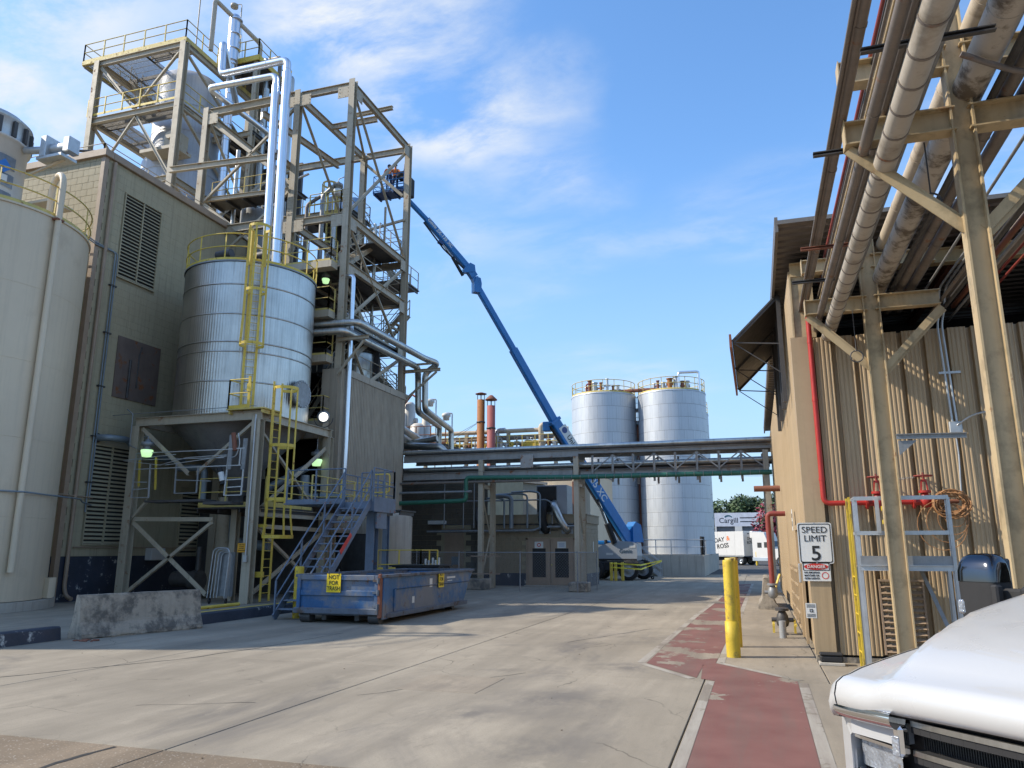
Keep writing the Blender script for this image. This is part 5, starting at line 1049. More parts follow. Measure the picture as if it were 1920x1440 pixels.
BR = [((TX1, TY0+.2, 24.0), (TX1, TY1-.2, 17.7)), ((TX1, TY1-.2, 24.1), (TX1, TY0+.2, 17.75)), ((TX1, TY0+.2, 17.1), (TX1, TY1-.2, 12.1)), ((TX1, TY1-.2, 17.0), (TX1, TY0+.2, 12.2)), ((TX1, TY0+.2, 12.2), (TX1, TY0+2.4, 9.95)), ((TX1, TY1-.2, 11.9), (TX1, TY0+2.9, 9.95)),
      ((TX1-.2, TY0+.1, 24.1), (-20.3, TY1-.1, 24.0)), ((TX2, TY0, 23.9), (TX3+.3, TY0, 19.4)), ((TX3+.3, TY0, 23.9), (TX2-.2, TY0, 19.6)), ((TX2-.2, TY0, 19.2), (TX3+.3, TY0, 15.2)), ((TX3+.3, TY0, 19.2), (TX2-.2, TY0, 15.2)),
      ((-20.4, TY1, 23.9), (TX1-.3, TY1, 21.5)), ((TX3, TY0+.3, 24), (TX3, TY1-.3, 18)), ((TX3, TY1-.3, 24), (TX3, TY0+.3, 18)), ((TX2, TY0+.3, 24), (-20.5, TY1-.3, 18))]
for p, q in BR: brace(tw, p, q, .17)
for z in (21.3,):
    b = MB(); b.bar((TX1, TY1-.2, 19.9), (-20.4, TY1-.2, 19.5), .12); b.cyl((-19.2, TY1+.5, 17.4), (-19.2, TY1+.5, 21.2), .07, 8); part('strut', b, m_steel, tw)
gp = MB(); gp.box((-.012, -.32, -.30), (.012, .32, .30)); bolt_ = MB()
for j in range(3):
    for k_ in (-1, 1): gp.cyl((.012, k_*.24, -.2+.2*j), (.03, k_*.24, -.2+.2*j), .022, 6)
gpm = gp.mesh('gusset_plate', m_steel)
for y, s_ in ((TY0, 1), (TY1, -1)):
    for z in (TTOP-.5, 17.1, 14.7, 12.1, 9.6): inst('gusset_plate', gpm, tw, (TX1+.11, y+s_*.42, z))
for x, s_ in ((TX1, -1), (TX2, 1), (TX2, -1), (TX3, 1)):
    for z in (TTOP-.5, 17.2): inst('gusset_plate', gpm, tw, (x+s_*.45, TY0-.11, z), (0, 0, -math.pi/2))
sp_ = MB(); sp_.box((-.17, -.012, -.5), (.17, 0, .5))
for j in range(7):
    for k_ in (-.11, -.05, .05, .11): sp_.cyl((k_, -.03, -.42+.14*j), (k_, -.012, -.42+.14*j), .02, 6)
spm = sp_.mesh('splice_plate', m_steel)
for x in (TX1, TX2): inst('splice_plate', spm, tw, (x, TY0-.157, 18.3))
for z in (18.6, 16.2, 13.6, 11.1): railing(tw, [(TX1-.3, TY1+.25, z), (-20.2, TY1+.25, z)], 1.0, m_steel, 1.0, 0, .018, 'rear_rail')
stair(tw, (-20.6, TY1+1.2, 12.4), (-18.2, TY1+1.2, 15.0), .8, m_steel, side=(0, 1, 0)); stair(tw, (-18.3, TY1+1.2, 9.9), (-20.7, TY1+1.2, 12.4), .8, m_steel, side=(0, 1, 0))
for (p, q, r_) in (((-21.5, 34.8, 7), (-21.5, 34.8, 20), .13), ((-22.6, 35.2, 7), (-22.6, 35.2, 22), .09), ((-25.4, 31.2, 14), (-25.4, 31.2, 23), .11), ((-19.0, 35.0, 12.4), (-19.0, 35.0, 19.5), .08)):
    b = MB(); b.cyl(p, q, r_, 10); part('riser', b, m_alud, tw)
for z in (19.6, 15.2):
    railing(tw, [(TX3+.3, TY0+.5, z), (TX2-.3, TY0+.5, z)], 1.05, m_yelw, 1.0, .08, .02); deck(tw, TX3+.2, TX2-.2, TY0+.4, TY0+1.6, z)
for i in range(6):
    x = -25.9+i*.85; b = MB(); b.tube(fillet([(x, 33.4+.2*(i % 3), 15), (x, 33.4+.2*(i % 3), 20.5+.5*(i % 4)), (x+.7, 33.8, 21+.5*(i % 4))], .2), .07+.03*(i % 3), 8); part('riser', b, (m_alud, m_pipe, m_galvd)[i % 3], tw)
stair(tw, (-24.8, TY0+1.9, 15.2), (-22.2, TY0+1.9, 17.4), .75, m_steel, side=(0, 1, 0)); stair(tw, (-22.0, TY0+2.9, 17.5), (-24.6, TY0+2.9, 19.6), .75, m_steel, side=(0, 1, 0))
# decks, fronts, rails
for z, x0 in ((17.55, -20.3), (15.05, TX3), (12.35, TX3), (9.95, TX3), (7.4, TX3)):
    deck(tw, x0, TX1-.12, TY0+.2 if z < 17 else TY0+3.5, TY1-.15, z-.02, m_darkst)
for z, x0, mat_ in ((14.95, -20.6, m_steel), (12.55, -20.6, m_yelw), (10.45, -20.3, m_steel), (7.45, -20.0, m_steel)):
    b = MB(); b.box((x0, TY0-.75, z-.32), (TX1-.25, TY0-.2, z)); part('front_ledge', b, m_steel, tw)
    railing(tw, [(x0+.1, TY0-.72, z), (TX1-.3, TY0-.72, z), (TX1-.3, TY0-.2, z)], 1.12, m_yelw, 1.1, .1)
railing(tw, [(-19.6, TY0-.1, 17.62), (TX1-.3, TY0-.1, 17.62), (TX1-.3, TY0+.6, 17.62)], 1.1, m_yelw, 1.1, 0)
for z, y0_ in ((17.55, TY0+3.6), (12.35, TY0+.4), (9.95, TY0+.3), (15.05, TY0+.4)): railing(tw, [(TX1-.14, y0_, z), (TX1-.14, TY1-.3, z), (-20.2, TY1-.2, z)], 1.07, m_steel, 1.4, .08)
railing(tw, [(TX1-.8, TY1+2.3, 16.6), (-20.8, TY1+2.3, 16.6)], 1.07, m_steel, 1.2, .08); deck(tw, -22, TX1-.2, TY1+.2, TY1+2.4, 16.6, m_darkst); railing(tw, [(TX1-.25, TY1+.3, 16.6), (TX1-.25, TY1+2.3, 16.6)], 1.07, m_steel, 1.2, .08)
# rear high deck with a cage, seen through the frame
deck(tw, -25.5, -21.2, TY1+.2, TY1+2.6, 21.3, m_darkst); beam(tw, (-25.5, TY1+.15, 21.15), (-21.2, TY1+.15, 21.15), .3, .2); railing(tw, [(-25.4, TY1+.25, 21.3), (-21.3, TY1+.25, 21.3), (-21.3, TY1+2.5, 21.3), (-25.4, TY1+2.5, 21.3)], 1.1, m_yelw, .9, .1)
caged_ladder(tw, (-22.4, TY1-.1, 17.4), (.3, -1), 21.2, 19.3, m_yelw, hoops=[18.9, 20.6, 22.6], top_ext=1.3, rad=.45, bars=7)
b = MB(); b.lathe((-21.6, TY1+.15, 22.0), [(.28, 0), (.3, .3), (.28, .6)], 14, axis=(0, -1, 0)); part('round_plate', b, m_yelw, tw)
# stairs inside
stair(tw, (TX1-.9, TY0+1.0, 15.1), (TX1-.9, TY0+4.2, 17.5), .8, m_steel, side=(-1, 0, 0)); stair(tw, (TX1-1.0, TY0+5.2, 12.4), (TX1-1.0, TY0+1.6, 15.0), .8, m_steel, side=(-1, 0, 0)); stair(tw, (TX1-1.0, TY0+1.0, 10.0), (TX1-1.0, TY0+4.4, 12.3), .8, m_steel, side=(-1, 0, 0)); stair(tw, (-20.2, TY0+1.2, 7.5), (-18.6, TY0+1.2, 9.9), .8, m_steel, side=(0, 1, 0)); stair(tw, (-19.0, TY1+1.6, 17.0), (-21.6, TY1+1.6, 21.2), .8, m_steel, side=(0, 1, 0))
b = MB(); b.cyl((TX1-1.6, TY0+4.4, 9.97), (TX1-1.6, TY0+4.4, 11.7), .85, 24); b.lathe((TX1-1.6, TY0+4.4, 11.7), [(.87, 0), (.87, .06), (.5, .25), (0, .3)], 24); solo('deck_vessel', b, m_alud, 'grey vessel standing on the tower deck just above the taupe cladding', 'vessel', loc=(TX1-1.6, TY0+4.4, 9.97))
b = MB(); b.bbox((TX1-2.6, TY0+1.0, 9.97), (TX1-1.4, TY0+2.2, 11.3), .05); solo('deck_cabinet', b, m_darkst, 'dark cabinet on the tower deck left of the small grey vessel', 'cabinet')
# equipment silhouettes inside tower
for i, (x, y, z, r_, h) in enumerate(((-23.5, 32.5, 7.45, 1.3, 2.2), (-22.8, 33.2, 12.4, 1.2, 2.3), (-24.6, 32.2, 15.1, .9, 4.5))):
    b = MB(); b.cyl((x, y, z), (x, y, z+h), r_, 24); solo('tower_vessel', b, m_galvd, ('grey vessel in the lowest dark tower bay', 'grey vessel in the middle tower bay behind the ribbed tank rail', 'tall grey vessel in the upper left tower bay behind the bright pipes')[i], 'vessel', loc=(x, y, z))
b = MB(); b.box((-26.0, 34.5, 7.45), (-18.2, 34.6, 12.0)); b.box((-26.0, 34.4, 12.4), (-20.8, 34.5, 14.6)); part('back_sheet', b, m_darkst, tw)
# cladding on the lower storeys
cd_ = thing('clad_wall', 'taupe ribbed sheet cladding on the lower side of the steel tower', 'wall', (TX1, TY0, 2.6))
pts = []; wpan = 1.02; x = 0; nrib = 7
for i in range(nrib):
    p = wpan/nrib; pts += [(x, 0), (x+p*.55, 0), (x+p*.65, -.035), (x+p*.9, -.035)]; x += p
pts.append((wpan-.006, 0)); n = len(pts)
b = MB(); b.add([(-d, a, 0) for a, d in pts]+[(-d, a, 7.05) for a, d in pts], [(i, i+1, i+1+n, i+n) for i in range(n-1)]); cpm = b.mesh('cladding_panel', m_clad)
for i in range(6): inst('cladding_panel', cpm, cd_, (TX1+.22, TY0+.25+i*wpan, 2.6))
b = MB(); b.box((TX1+.19, TY0+.2, 9.66), (TX1+.28, TY0+2.4, 9.98)); b.box((TX1+.19, TY0+2.43, 9.66), (TX1+.28, TY0+4.6, 9.98)); b.box((TX1+.19, TY0+4.63, 9.66), (TX1+.28, TY1+.3, 9.98)); part('cap_flashing', b, m_clad, cd_)
b = MB(); b.box((TX1+.1, TY0-.2, 2.6), (TX1+.26, TY0+.22, 9.9)); b.box((TX1-.72, TY0-.24, 2.6), (TX1+.1, TY0-.2, 9.9)); part('corner_flashing', b, m_clad, cd_)
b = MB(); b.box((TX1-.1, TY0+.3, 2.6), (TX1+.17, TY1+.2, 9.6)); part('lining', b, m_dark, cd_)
dpp = [at(752/3+400, 0, y=29.2)]
b = MB(); px_ = TX1+.42; b.tube(fillet([(px_-.4, 29.75, 14.4), (px_, 29.75, 14.4), (px_, 29.75, 4.1)], .2), .11, 12); o = solo('downpipe', b, m_alu, 'bright metal downpipe along the corner of the taupe cladding', 'downpipe')
for z in (5.5, 7.3, 9.1, 11.5, 13): c = MB(); c.cyl((px_, 29.75, z), (px_, 29.75, z+.05), .118, 12); part('band', c, m_alu, o)
# legs and drum below cladding
b = MB(); b.lathe((-15.6, 31.2, 0), [(1.0, 0), (1.0, 3.3), (.6, 3.6), (0, 3.65)], 28); solo('tan_vessel', b, m_clad, 'plain tan upright vessel under the cladding behind the blue stair', 'vessel', loc=(-15.6, 31.2, 0))
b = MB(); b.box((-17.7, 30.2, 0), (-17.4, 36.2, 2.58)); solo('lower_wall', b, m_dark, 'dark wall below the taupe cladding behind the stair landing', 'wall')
t = thing('low_platform', 'low yellow railed platform behind the dumpster under the stair landing', 'platform', (-13.6, 28.5, 0))
deck(t, -14.4, -12.4, 27.6, 29.4, .72, m_yel); railing(t, [(-14.3, 27.65, .72), (-12.45, 27.65, .72), (-12.45, 29.3, .72)], 1.15, m_yel, .9, .12)
b = MB()
for x in (-14.3, -12.5):
    for y in (27.7, 29.3): b.bar((x, y, 0), (x, y, .55), .08)
part('leg', b, m_yel, t)

# ---- bright insulated pipes of the tower front
def bigpipe(pts, r, label, m=m_alu, rings=1.1, fil=.32, n=18, jacket=None):
    b = MB(); P = fillet(pts, fil, 6); b.tube(P, r, n); o = solo('insulated_pipe', b, m, label, 'pipe', 'bright jacketed pipes'); pts = [V(p) for p in pts]
    for a, c in zip(pts[:-1], pts[1:]):
        L_ = (c-a).length; k_ = fil+.2
        while k_ < L_-fil-.1:
            q = a.lerp(c, k_/L_); d = (c-a).normalized(); g_ = MB(); g_.cyl(q, q+d*.045, r+.008, n); part('band', g_, m, o); k_ += rings
    if jacket: g_ = MB(); g_.cyl(jacket[0], jacket[1], r*1.22, n); part('thicker_jacket', g_, m, o)
    return o
YP = 28.55
bigpipe([(-25.0, 33, 25.0), (-25.4, YP, 25.1), (-21.35, YP, 25.0), (-21.15, YP, 13.6)], .165, 'left one of the twin bright vertical pipes, bent left at the lower level', jacket=((-21.34, YP, 24.4), (-21.15, YP, 13.6)))
bigpipe([(-28.5, 34.5, 28.3), (-24.75, YP, 27.6), (-24.7, YP, 25.75), (-20.75, YP, 25.75), (-20.6, YP, 13.6)], .18, 'right one of the twin bright vertical pipes, bent left at the upper level', jacket=((-20.74, YP, 25.0), (-20.6, YP, 13.6)))
# outrigger pipes on the tower side
yo = at(690, 625, x=-16.3)
pz = at(650, 606, y=29.2).z
bigpipe([(-21, 29.0, pz+.05), (-16.55, 29.2, pz), (-16.4, 36.3, pz), (-15.9, 37.0, pz-.15), at(797, 700, y=37), at(797, 768, y=37), at(846, 806, y=43), at(846, 860, y=43)], .17, 'upper silver pipe stepping round the tower side and down toward the bridge', m_alud, 1.6, .3)
bigpipe([(-20.5, 28.75, pz-.4), (-17.0, 28.9, pz-.45), (-16.8, 36.3, pz-.45), at(784, 712, y=37), at(784, 772, y=37), at(824, 800, y=43), at(822, 845, y=43)], .17, 'lower silver pipe stepping round the tower side and down toward the bridge', m_alud, 1.6, .3)
for y, x1, z in ((29.3, -16.0, pz-.7), (36.1, -15.4, pz-.7)):
    beam(tw, (TX1, y, z), (x1, y, z), .16, .16, 'outrigger'); brace(tw, (x1-.2, y, z-.1), (TX1+.1, y, z-1.6), .12)
beam(tw, (TX1, TY1, 11.55), (-15.9, TY1, 11.55), .1, .1, 'outrigger')

# ================================================================== REAR PROCESS TOWER
rt = thing('process_tower', 'tall rear tan steel tower with railed decks around a grey column vessel', 'steel tower', (-33.7, 32, 17))
RX0, RX1, RY0, RY1, RTOP = -36.95, -30.5, 32.0, 39.0, 31.4
for x in (RX0, RX1):
    for y in (RY0, RY1): column(rt, x, y, 0, RTOP, .38, .38)
for z in (RTOP-.15, 27.3, 22.6):
    for y in (RY0, RY1): beam(rt, (RX0, y, z), (RX1, y, z), .36, .22)
    for x in (RX0, RX1): beam(rt, (x, RY0+.2, z), (x, RY1-.2, z), .36, .22)
for p, q in (((RX1-.2, RY0, 31), (-33.8, RY0, 27.6)), ((RX0+.2, RY0, 31), (-33.8, RY0, 27.6)), ((RX1-.2, RY0, 22.8), (-33.6, RY0, 27.1)), ((RX0+.2, RY0, 22.8), (-33.6, RY0, 27.1)), ((RX1, RY0+.3, 30.8), (RX1, RY1-.4, 27.6)), ((RX1, RY0+.3, 27), (RX1, RY1-.4, 22.8)), ((RX0, RY0+.3, 27), (RX0, RY1-.4, 22.8)), ((RX1, RY0+.2, 22.4), (RX1, RY1, 18.2)), ((RX1-.2, RY0, 22.3), (-33.5, RY0, 18.5))): brace(rt, p, q, .2)
grating(rt, RX0-1.3, RX1-3.2, RY0+.1, RY1, RTOP+.25); grating(rt, RX1-3.19, RX1, RY0+.1, RY0+1.1, RTOP+.25); grating(rt, RX0, RX1, RY0+.1, RY0+1.2, 27.6); grating(rt, RX0, RX0+1.6, RY0+1.21, RY1, 27.6)
b = MB(); b.box((RX0-1.35, RY0-.05, RTOP+.03), (RX1+.1, RY0+.05, RTOP+.3)); b.box((RX1+.05, RY0+.06, RTOP+.03), (RX1+.12, RY1, RTOP+.3)); b.box((RX0-1.4, RY0+.06, RTOP+.03), (RX0-1.33, RY1, RTOP+.3)); part('deck_edge', b, m_yelw, rt)
railing(rt, [(RX0-1.3, RY1, RTOP+.3), (RX0-1.3, RY0, RTOP+.3), (RX1, RY0, RTOP+.3), (RX1, RY1, RTOP+.3)], 1.2, m_yelw, 1.5, .1, .03)
railing(rt, [(RX0-.3, RY0-.1, 27.62), (RX1-.2, RY0-.1, 27.62)], 1.15, m_yel, 1.4, .14, .03); railing(rt, [(RX1+.1, RY0+.2, 27.62), (RX1+.1, RY1, 27.62)], 1.15, m_yelw, 1.4, .1, .03)
stair(rt, (-34.2, RY0+2.2, 27.65), (RX0+.25, RY0+2.2, 31.55), .95, m_steel, side=(0, 1, 0), rise=.22)
b = MB(); cx, cy, cr_ = -33.0, 35.5, 2.25
b.lathe((cx, cy, 0), [(cr_+.1, 12), (cr_+.1, 25.1), (cr_-.25, 25.7), (cr_-.3, 30.7), (cr_-.5, 31.2), (0, 31.35)], 48); cv = solo('column_vessel', b, m_vess, 'fat grey column vessel inside the rear tower below its top deck', 'vessel', loc=(cx, cy, 12))
for z in (14.5, 17, 19.5, 22, 24.3, 27, 28.8): c = MB(); c.torus((cx, cy, z), cr_+(.1 if z < 25 else -.27), .03, 48, 6); part('band', c, m_vess, cv)
b = MB(); b.bbox((-31.9, 32.6, 25.0), (-30.9, 33.5, 26.0), .03); b.box((-33.2, 32.2, 24.7), (-30.7, 33.6, 24.9)); b.cyl((-31.4, 32.58, 25.7), (-31.4, 32.4, 25.7), .22, 14); part('hatch_box', b, m_steel, rt)
# upper head platform on the right of the rear tower
hp = thing('head_platform', 'small yellow railed platform round a white domed head atop the rear tower', 'platform', (-29.3, 36.5, 32))
b = MB(); b.box((-31.2, 35.4, 32.0), (-27.9, 35.48, 32.35)); b.box((-27.95, 35.5, 32.0), (-27.87, 39, 32.35)); part('deck_edge', b, m_yel, hp); deck(hp, -31.2, -27.96, 35.5, 39, 32.2, m_darkst)
railing(hp, [(-31.1, 35.5, 32.3), (-28, 35.5, 32.3), (-28, 39, 32.3)], 1.25, m_yelw, 1.2, .1, .03)
for x, y in ((-28.2, 35.7), (-28.2, 38.8), (-31, 38.8)): column(hp, x, y, 14, 32.0, .3, .3)
b = MB(); b.lathe((-29.7, 37, 32.25), [(1.05, 0), (1.05, .35), (.8, .75), (.3, .95), (0, 1.0)], 28); part('dome_head', b, m_white, hp)
b = MB()
for i in range(20): a = i*math.pi/10; b.cyl((-29.7+1.08*math.cos(a), 37+1.08*math.sin(a), 32.5), (-29.7+1.08*math.cos(a), 37+1.08*math.sin(a), 32.75), .06, 6)
part('bolts', b, m_galv, hp)
for z0_, z1_ in ((27.2, 29.6), (22.5, 25)): railing(hp, [(-28.1, 35.6, z0_), (-28.1, 38.8, z0_)], 1.1, m_steel, 1.2, .1); deck(hp, -31, -28, 35.6, 38.9, z0_, m_darkst)
for z in (27, 22.4, 18): beam(hp, (-28.2, 35.8, z), (-28.2, 38.7, z), .34, .22); beam(hp, (-31, 35.6, z), (-28.2, 35.6, z), .34, .22)
# tall pipe and its companions
b = MB(); b.tube(fillet([(-29.4, 35.0, 17), (-29.55, 35.0, 31.9)], .2), .25, 18); b.tube(fillet([(-29.55, 35.0, 31.9), (-29.6, 35.0, 35.2), (-30.6, 36.6, 34.2), (-30.7, 37, 32.6)], .5, 8), .36, 18); o = solo('flue_pipe', b, m_alu, 'tallest bright pipe with a fat hooked top rising past the rear tower', 'pipe', loc=(-29.5, 35, 17))
z = 18.0
while z < 35: c = MB(); c.cyl((-29.47, 35, z), (-29.47, 35, z+.05), (.27 if z < 31.9 else .38), 18); part('band', c, m_alu, o); z += 1.05
for i, (x, y, r_, zt_, bend, m_) in enumerate(((-28.6, 37.2, .17, 33.3, 1, m_alud), (-27.9, 37.6, .13, 33.6, 1, m_pipe), (-27.3, 38.2, .15, 32.4, 1, m_alud), (-28.2, 36.8, .2, 30.8, 0, m_alud), (-27.6, 37.0, .24, 29.6, 0, m_skyb))):
    pts = [(x, y, 16), (x, y, zt_)]+([(x-1.4, y+.6, zt_+.5)] if bend else [])
    b = MB(); b.tube(fillet(pts, .3), r_, 12); solo('riser_pipe', b, m_, ('left thin grey riser just right of the tallest bright pipe', 'dull brown riser with bent top behind the thin grey risers', 'rightmost thin riser with bent top on the rear tower', 'short grey riser ending below the head platform', 'thick blue grey riser ending lowest among the rear tower risers')[i], 'pipe', 'risers beside the rear tower', loc=(x, y, 16))
b = MB(); b.box((-29.9, 38.9, 14), (-26.6, 39.1, 26.5)); solo('tower_sheeting', b, m_darkst, 'dark sheeting behind the risers between the two steel towers', 'sheeting')
for (p, q, lab) in (((-31.0, 33.4, 31.9), (-31.0, 33.4, 38), 'tall thin lightning rod on the rear tower deck'), ((-30.5, 36.6, 32), (-30.5, 36.6, 37.2), 'pole with a small round lamp head on the rear tower')):
    b = MB(); b.cyl(p, q, .04, 6)
    if 'lamp' in lab: b.tube(fillet([q, V(q)+V((0, 0, .3)), V(q)+V((-.5, 0, .4))], .2), .03, 6); b.lathe(V(q)+V((-.6, 0, .3)), [(.05, .2), (.25, .1), (.25, -.1), (0, -.15)], 12)
    solo('mast', b, m_steel, lab, 'mast')
b = MB(); b.tube(fillet([(-30.2, 33.8, 32), (-30.2, 33.8, 35.6), (-28.6, 36.4, 33.9), (-28.6, 36.4, 33)], .25), .14, 10); solo('gooseneck_pipe', b, m_pipec, 'cream gooseneck pipe above the rear tower deck', 'pipe')
# vessels between towers
b = MB(); b.lathe((-23.6, 38.5, 14), [(.62, 0), (.62, 9.2), (.35, 9.4), (0, 9.4)], 20); b.lathe((-22.4, 38.5, 14), [(.5, 0), (.5, 9.0), (0, 9.1)], 20); solo('twin_columns', b, m_alu, 'pair of bright slim columns seen through the upper steel tower', 'vessel', loc=(-23, 38.5, 14))
# things on the roof of the block building
for i, (x, y) in enumerate(((-28.5, 25.5), (-30.5, 27), (-27.2, 28.5))):
    b = MB(); b.bbox((x-.6, y-.5, ZB-.3), (x+.6, y+.5, ZB+.5), .03); b.cyl((x, y, ZB+.5), (x, y, ZB+1.0+.2*i), .35, 14); b.cyl((x-.7, y, ZB+.7), (x+.7, y, ZB+.7), .14, 10); solo('roof_unit', b, m_galvd, ('grey roof unit nearest the block building corner', 'grey roof unit at the left behind the block parapet', 'grey roof unit behind the parapet near the tower legs')[i], 'roof unit', 'roof units on the block building')
t = thing('roof_rail', 'thin guard rail along the front roof edge of the block building', 'railing', (-27, 22.4, ZB)); railing(t, [(-36, 22.6, ZB-.05), (-25.2, 22.6, ZB-.05), (-25.2, 30, ZB-.05)], .75, m_steel, 2.4, 0, .02)
b = MB(); b.tube(fillet([(-30.4, 23, ZB), (-30.4, 23, ZB+1.5), (-26.9, 24.5, ZB+1.6), (-26.4, 24.5, ZB+.2)], .25), .06, 8); solo('roof_pipe', b, m_darkst, 'dark bent pipe above the block parapet left of the rear tower leg', 'pipe')
# ================================================================== DUMPSTER AND BARRIER
jersey((-13.86, 15.0, 0), 2.95, math.atan2(2.86, .83), 'weathered concrete barrier standing broadside in the left foreground beside the navy kerb', h=.92)
b = MB()
for i in range(14): q = V((-13.75+random.uniform(-.25, .25), 13.35+random.uniform(-.12, .12), 0)); r_ = random.uniform(.02, .06); b.bbox(q, q+V((r_*2.2, r_*1.4, r_*.6)), r_*.2)
solo('rubble', b, m_rustp, 'crumbs of broken concrete at the near foot of the long barrier', 'rubble', kind='stuff')
DX0, DX1, DY0, DY1, DZ = -11.88, -9.4, 18.36, 25.25, 1.25
du = thing('dumpster', 'low open blue roll-off dumpster with rusty edges standing before the blue stair', 'dumpster', ((DX0+DX1)/2, DY0, 0))
zb = .26
def side_panel(x, sgn):
    b = MB(); th = .05*sgn; yb = DY1-.85; ym = DY1-.45
    o = [(DY0+.12, zb), (yb, zb), (ym, .78), (DY1, DZ-.06), (DY0+.12, DZ-.06)]
    lower = -.10*sgn
    b.add([(x+lower*.0, y, z) for y, z in o]+[(x-th, y, z) for y, z in o], [tuple(range(5)), tuple(range(5, 10))[::-1]]+[(i, (i+1) % 5, (i+1) % 5+5, i+5) for i in range(5)])
    p = part('side_wall', b, m_dump, du)
    b = MB(); b.prof((x, DY0+.9, .86), (x, DY1-.42, .86), [(0, -.03), (.03*sgn, 0), (0, .02)][::sgn]); b.box((min(x, x+.035*sgn), DY0+.8, zb+.02), (max(x, x+.035*sgn), DY0+.9, .86)); part('fold', b, m_dump, p)
    b = MB(); b.bbox((x-.07, DY0+.02, DZ-.08), (x+.07, DY1+.05, DZ), .012); part('top_rail', b, m_dumpd, du)
    b = MB(); b.bbox((min(x, x+.09*sgn), DY0+.3, zb-.12), (max(x, x+.09*sgn), DY1-.75, zb), .01); part('bottom_rail', b, m_dumpd, du)
side_panel(DX1, 1); side_panel(DX0, -1)
b = MB(); b.box((DX0+.05, DY0+.1, zb-.06), (DX1-.05, DY1-.9, zb)); part('floor', b, m_dumpd, du)
b = MB(); b.add([(DX0, DY1-.86, zb), (DX1, DY1-.86, zb), (DX1, DY1-.46, .78), (DX1, DY1-.01, DZ-.07), (DX0, DY1-.01, DZ-.07), (DX0, DY1-.46, .78)], [(0, 1, 2, 5), (5, 2, 3, 4)]); part('nose', b, m_dump, du)
b = MB(); b.bbox((DX0-.07, DY1-.06, DZ-.08), (DX1+.07, DY1+.04, DZ), .012); part('top_rail', b, m_dumpd, du)
b = MB(); b.box((DX0+.1, DY0+.06, zb+.12), (DX1-.16, DY0+.09, DZ-.08)); dd = part('door_sheet', b, m_dump, du)
for bx_ in (((DX0, DY0, zb), (DX0+.11, DY0+.1, DZ-.02)), ((DX1-.16, DY0, zb), (DX1-.06, DY0+.1, DZ-.02)), ((DX0+.112, DY0, DZ-.15), (DX1-.162, DY0+.1, DZ-.015)), ((DX0+.112, DY0+.012, .70), (DX1-.162, DY0+.085, .84))):
    b = MB(); b.bbox(*bx_, .012); part('door_frame', b, m_dump, du)
b = MB(); b.bbox((DX0-.06, DY0-.05, zb-.02), (DX1-.02, DY0+.1, zb+.13), .015); part('door_sill', b, m_dumpd, du)
b = MB(); b.bbox((DX1-.055, DY0-.02, zb-.1), (DX1+.03, DY0+.1, DZ+.02), .015); part('hinge_post', b, m_rustp, du)
for z in (.45, .8, 1.1): b = MB(); b.cyl((DX1-.03, DY0-.05, z-.07), (DX1-.03, DY0-.05, z+.07), .035, 10); b.box((DX1-.2, DY0-.03, z-.03), (DX1-.03, DY0+0, z+.03)); part('hinge', b, m_dumpd, du)
b = MB(); b.bbox((DX1+.002, DY0+.1, zb-.14), (DX1+.06, DY0+.42, DZ-.085), .01); part('corner_gusset', b, m_dump, du)
for x in (DX0+.25, DX1-.2):
    b = MB(); b.cyl((x-.15, DY0+.2, .15), (x+.15, DY0+.2, .15), .15, 18); part('roller', b, m_darkst, du)
for x in (DX0+.75, DX1-.75): b = MB(); b.bbox((x-.07, DY0+.2, .06), (x+.07, DY1-1.2, .2), .01); part('skid', b, m_darkst, du)
for x in (DX0+.25, DX1-.25): b = MB(); b.cyl((x-.13, DY1-1.5, .13), (x+.13, DY1-1.5, .13), .13, 14); part('roller', b, m_darkst, du)
b = MB(); b.bbox((DX1+.001, 21.55, .80), (DX1+.009, 21.75, 1.05), .002); b.box((DX1+.001, 22.9, 1.0), (DX1+.006, 23.6, 1.06)); b.box((DX1+.001, 22.95, .92), (DX1+.006, 23.35, .95)); b.box((DX1+.001, 22.9, .84), (DX1+.006, 23.45, .855)); b.box((DX1+.001, 20.35, .42), (DX1+.006, 20.5, .6)); part('white_stencil', b, m_signw, du, kind='stuff')
def trash_sign(c, xd, nrm, label):
    t = thing('trash_sign', label, 'sign', c, 'yellow signs on the dumpster'); xd = V(xd); n_ = V(nrm); c = V(c); u = V((0, 0, 1))
    P = [c+xd*a+u*q for a, q in ((-.21, -.24), (.21, -.24), (.21, .24), (-.21, .24))]
    b = MB(); b.add(P+[p+n_*.006 for p in P], [(0, 1, 2, 3), (4, 5, 6, 7), (0, 1, 5, 4), (1, 2, 6, 5), (2, 3, 7, 6), (3, 0, 4, 7)]); part('plate', b, m_signy, t)
    for i, s_ in enumerate(('NOT', 'FOR', 'TRASH')): text(s_, .15, m_ink, t, c+u*(.145-.145*i)+n_*.006, xd, u, w=.98 if i < 2 else .84, bold=.001)
    for a in (-.15, .15): b = MB(); b.bar(c+xd*a+u*.22+n_*.004, c+xd*a+u*.36+n_*.004, .02, .02); part('hook', b, m_darkst, t)
trash_sign((-10.75, DY0-.02, 1.03), (1, 0, 0), (0, -1, 0), 'yellow not for trash sign hooked on the dumpster front door')
trash_sign((DX1+.045, 22.35, 1.0), (0, 1, 0), (1, 0, 0), 'yellow not for trash sign hooked on the long side of the dumpster')
b = MB(); b.bbox((-13.0, 26.2, 0), (-11.1, 27.4, 1.28), .04); b.box((-13.05, 26.15, 1.28), (-11.05, 27.45, 1.34)); solo('black_bin', b, m_black, 'black bin standing just behind the dumpster', 'bin')
b = MB()
for i in range(5): q = V((-11.9+.13*i, 26.9+random.uniform(-.1, .1), 1.34)); b.cyl(q, q+V((0, 0, random.uniform(.15, .28))), .045, 10)
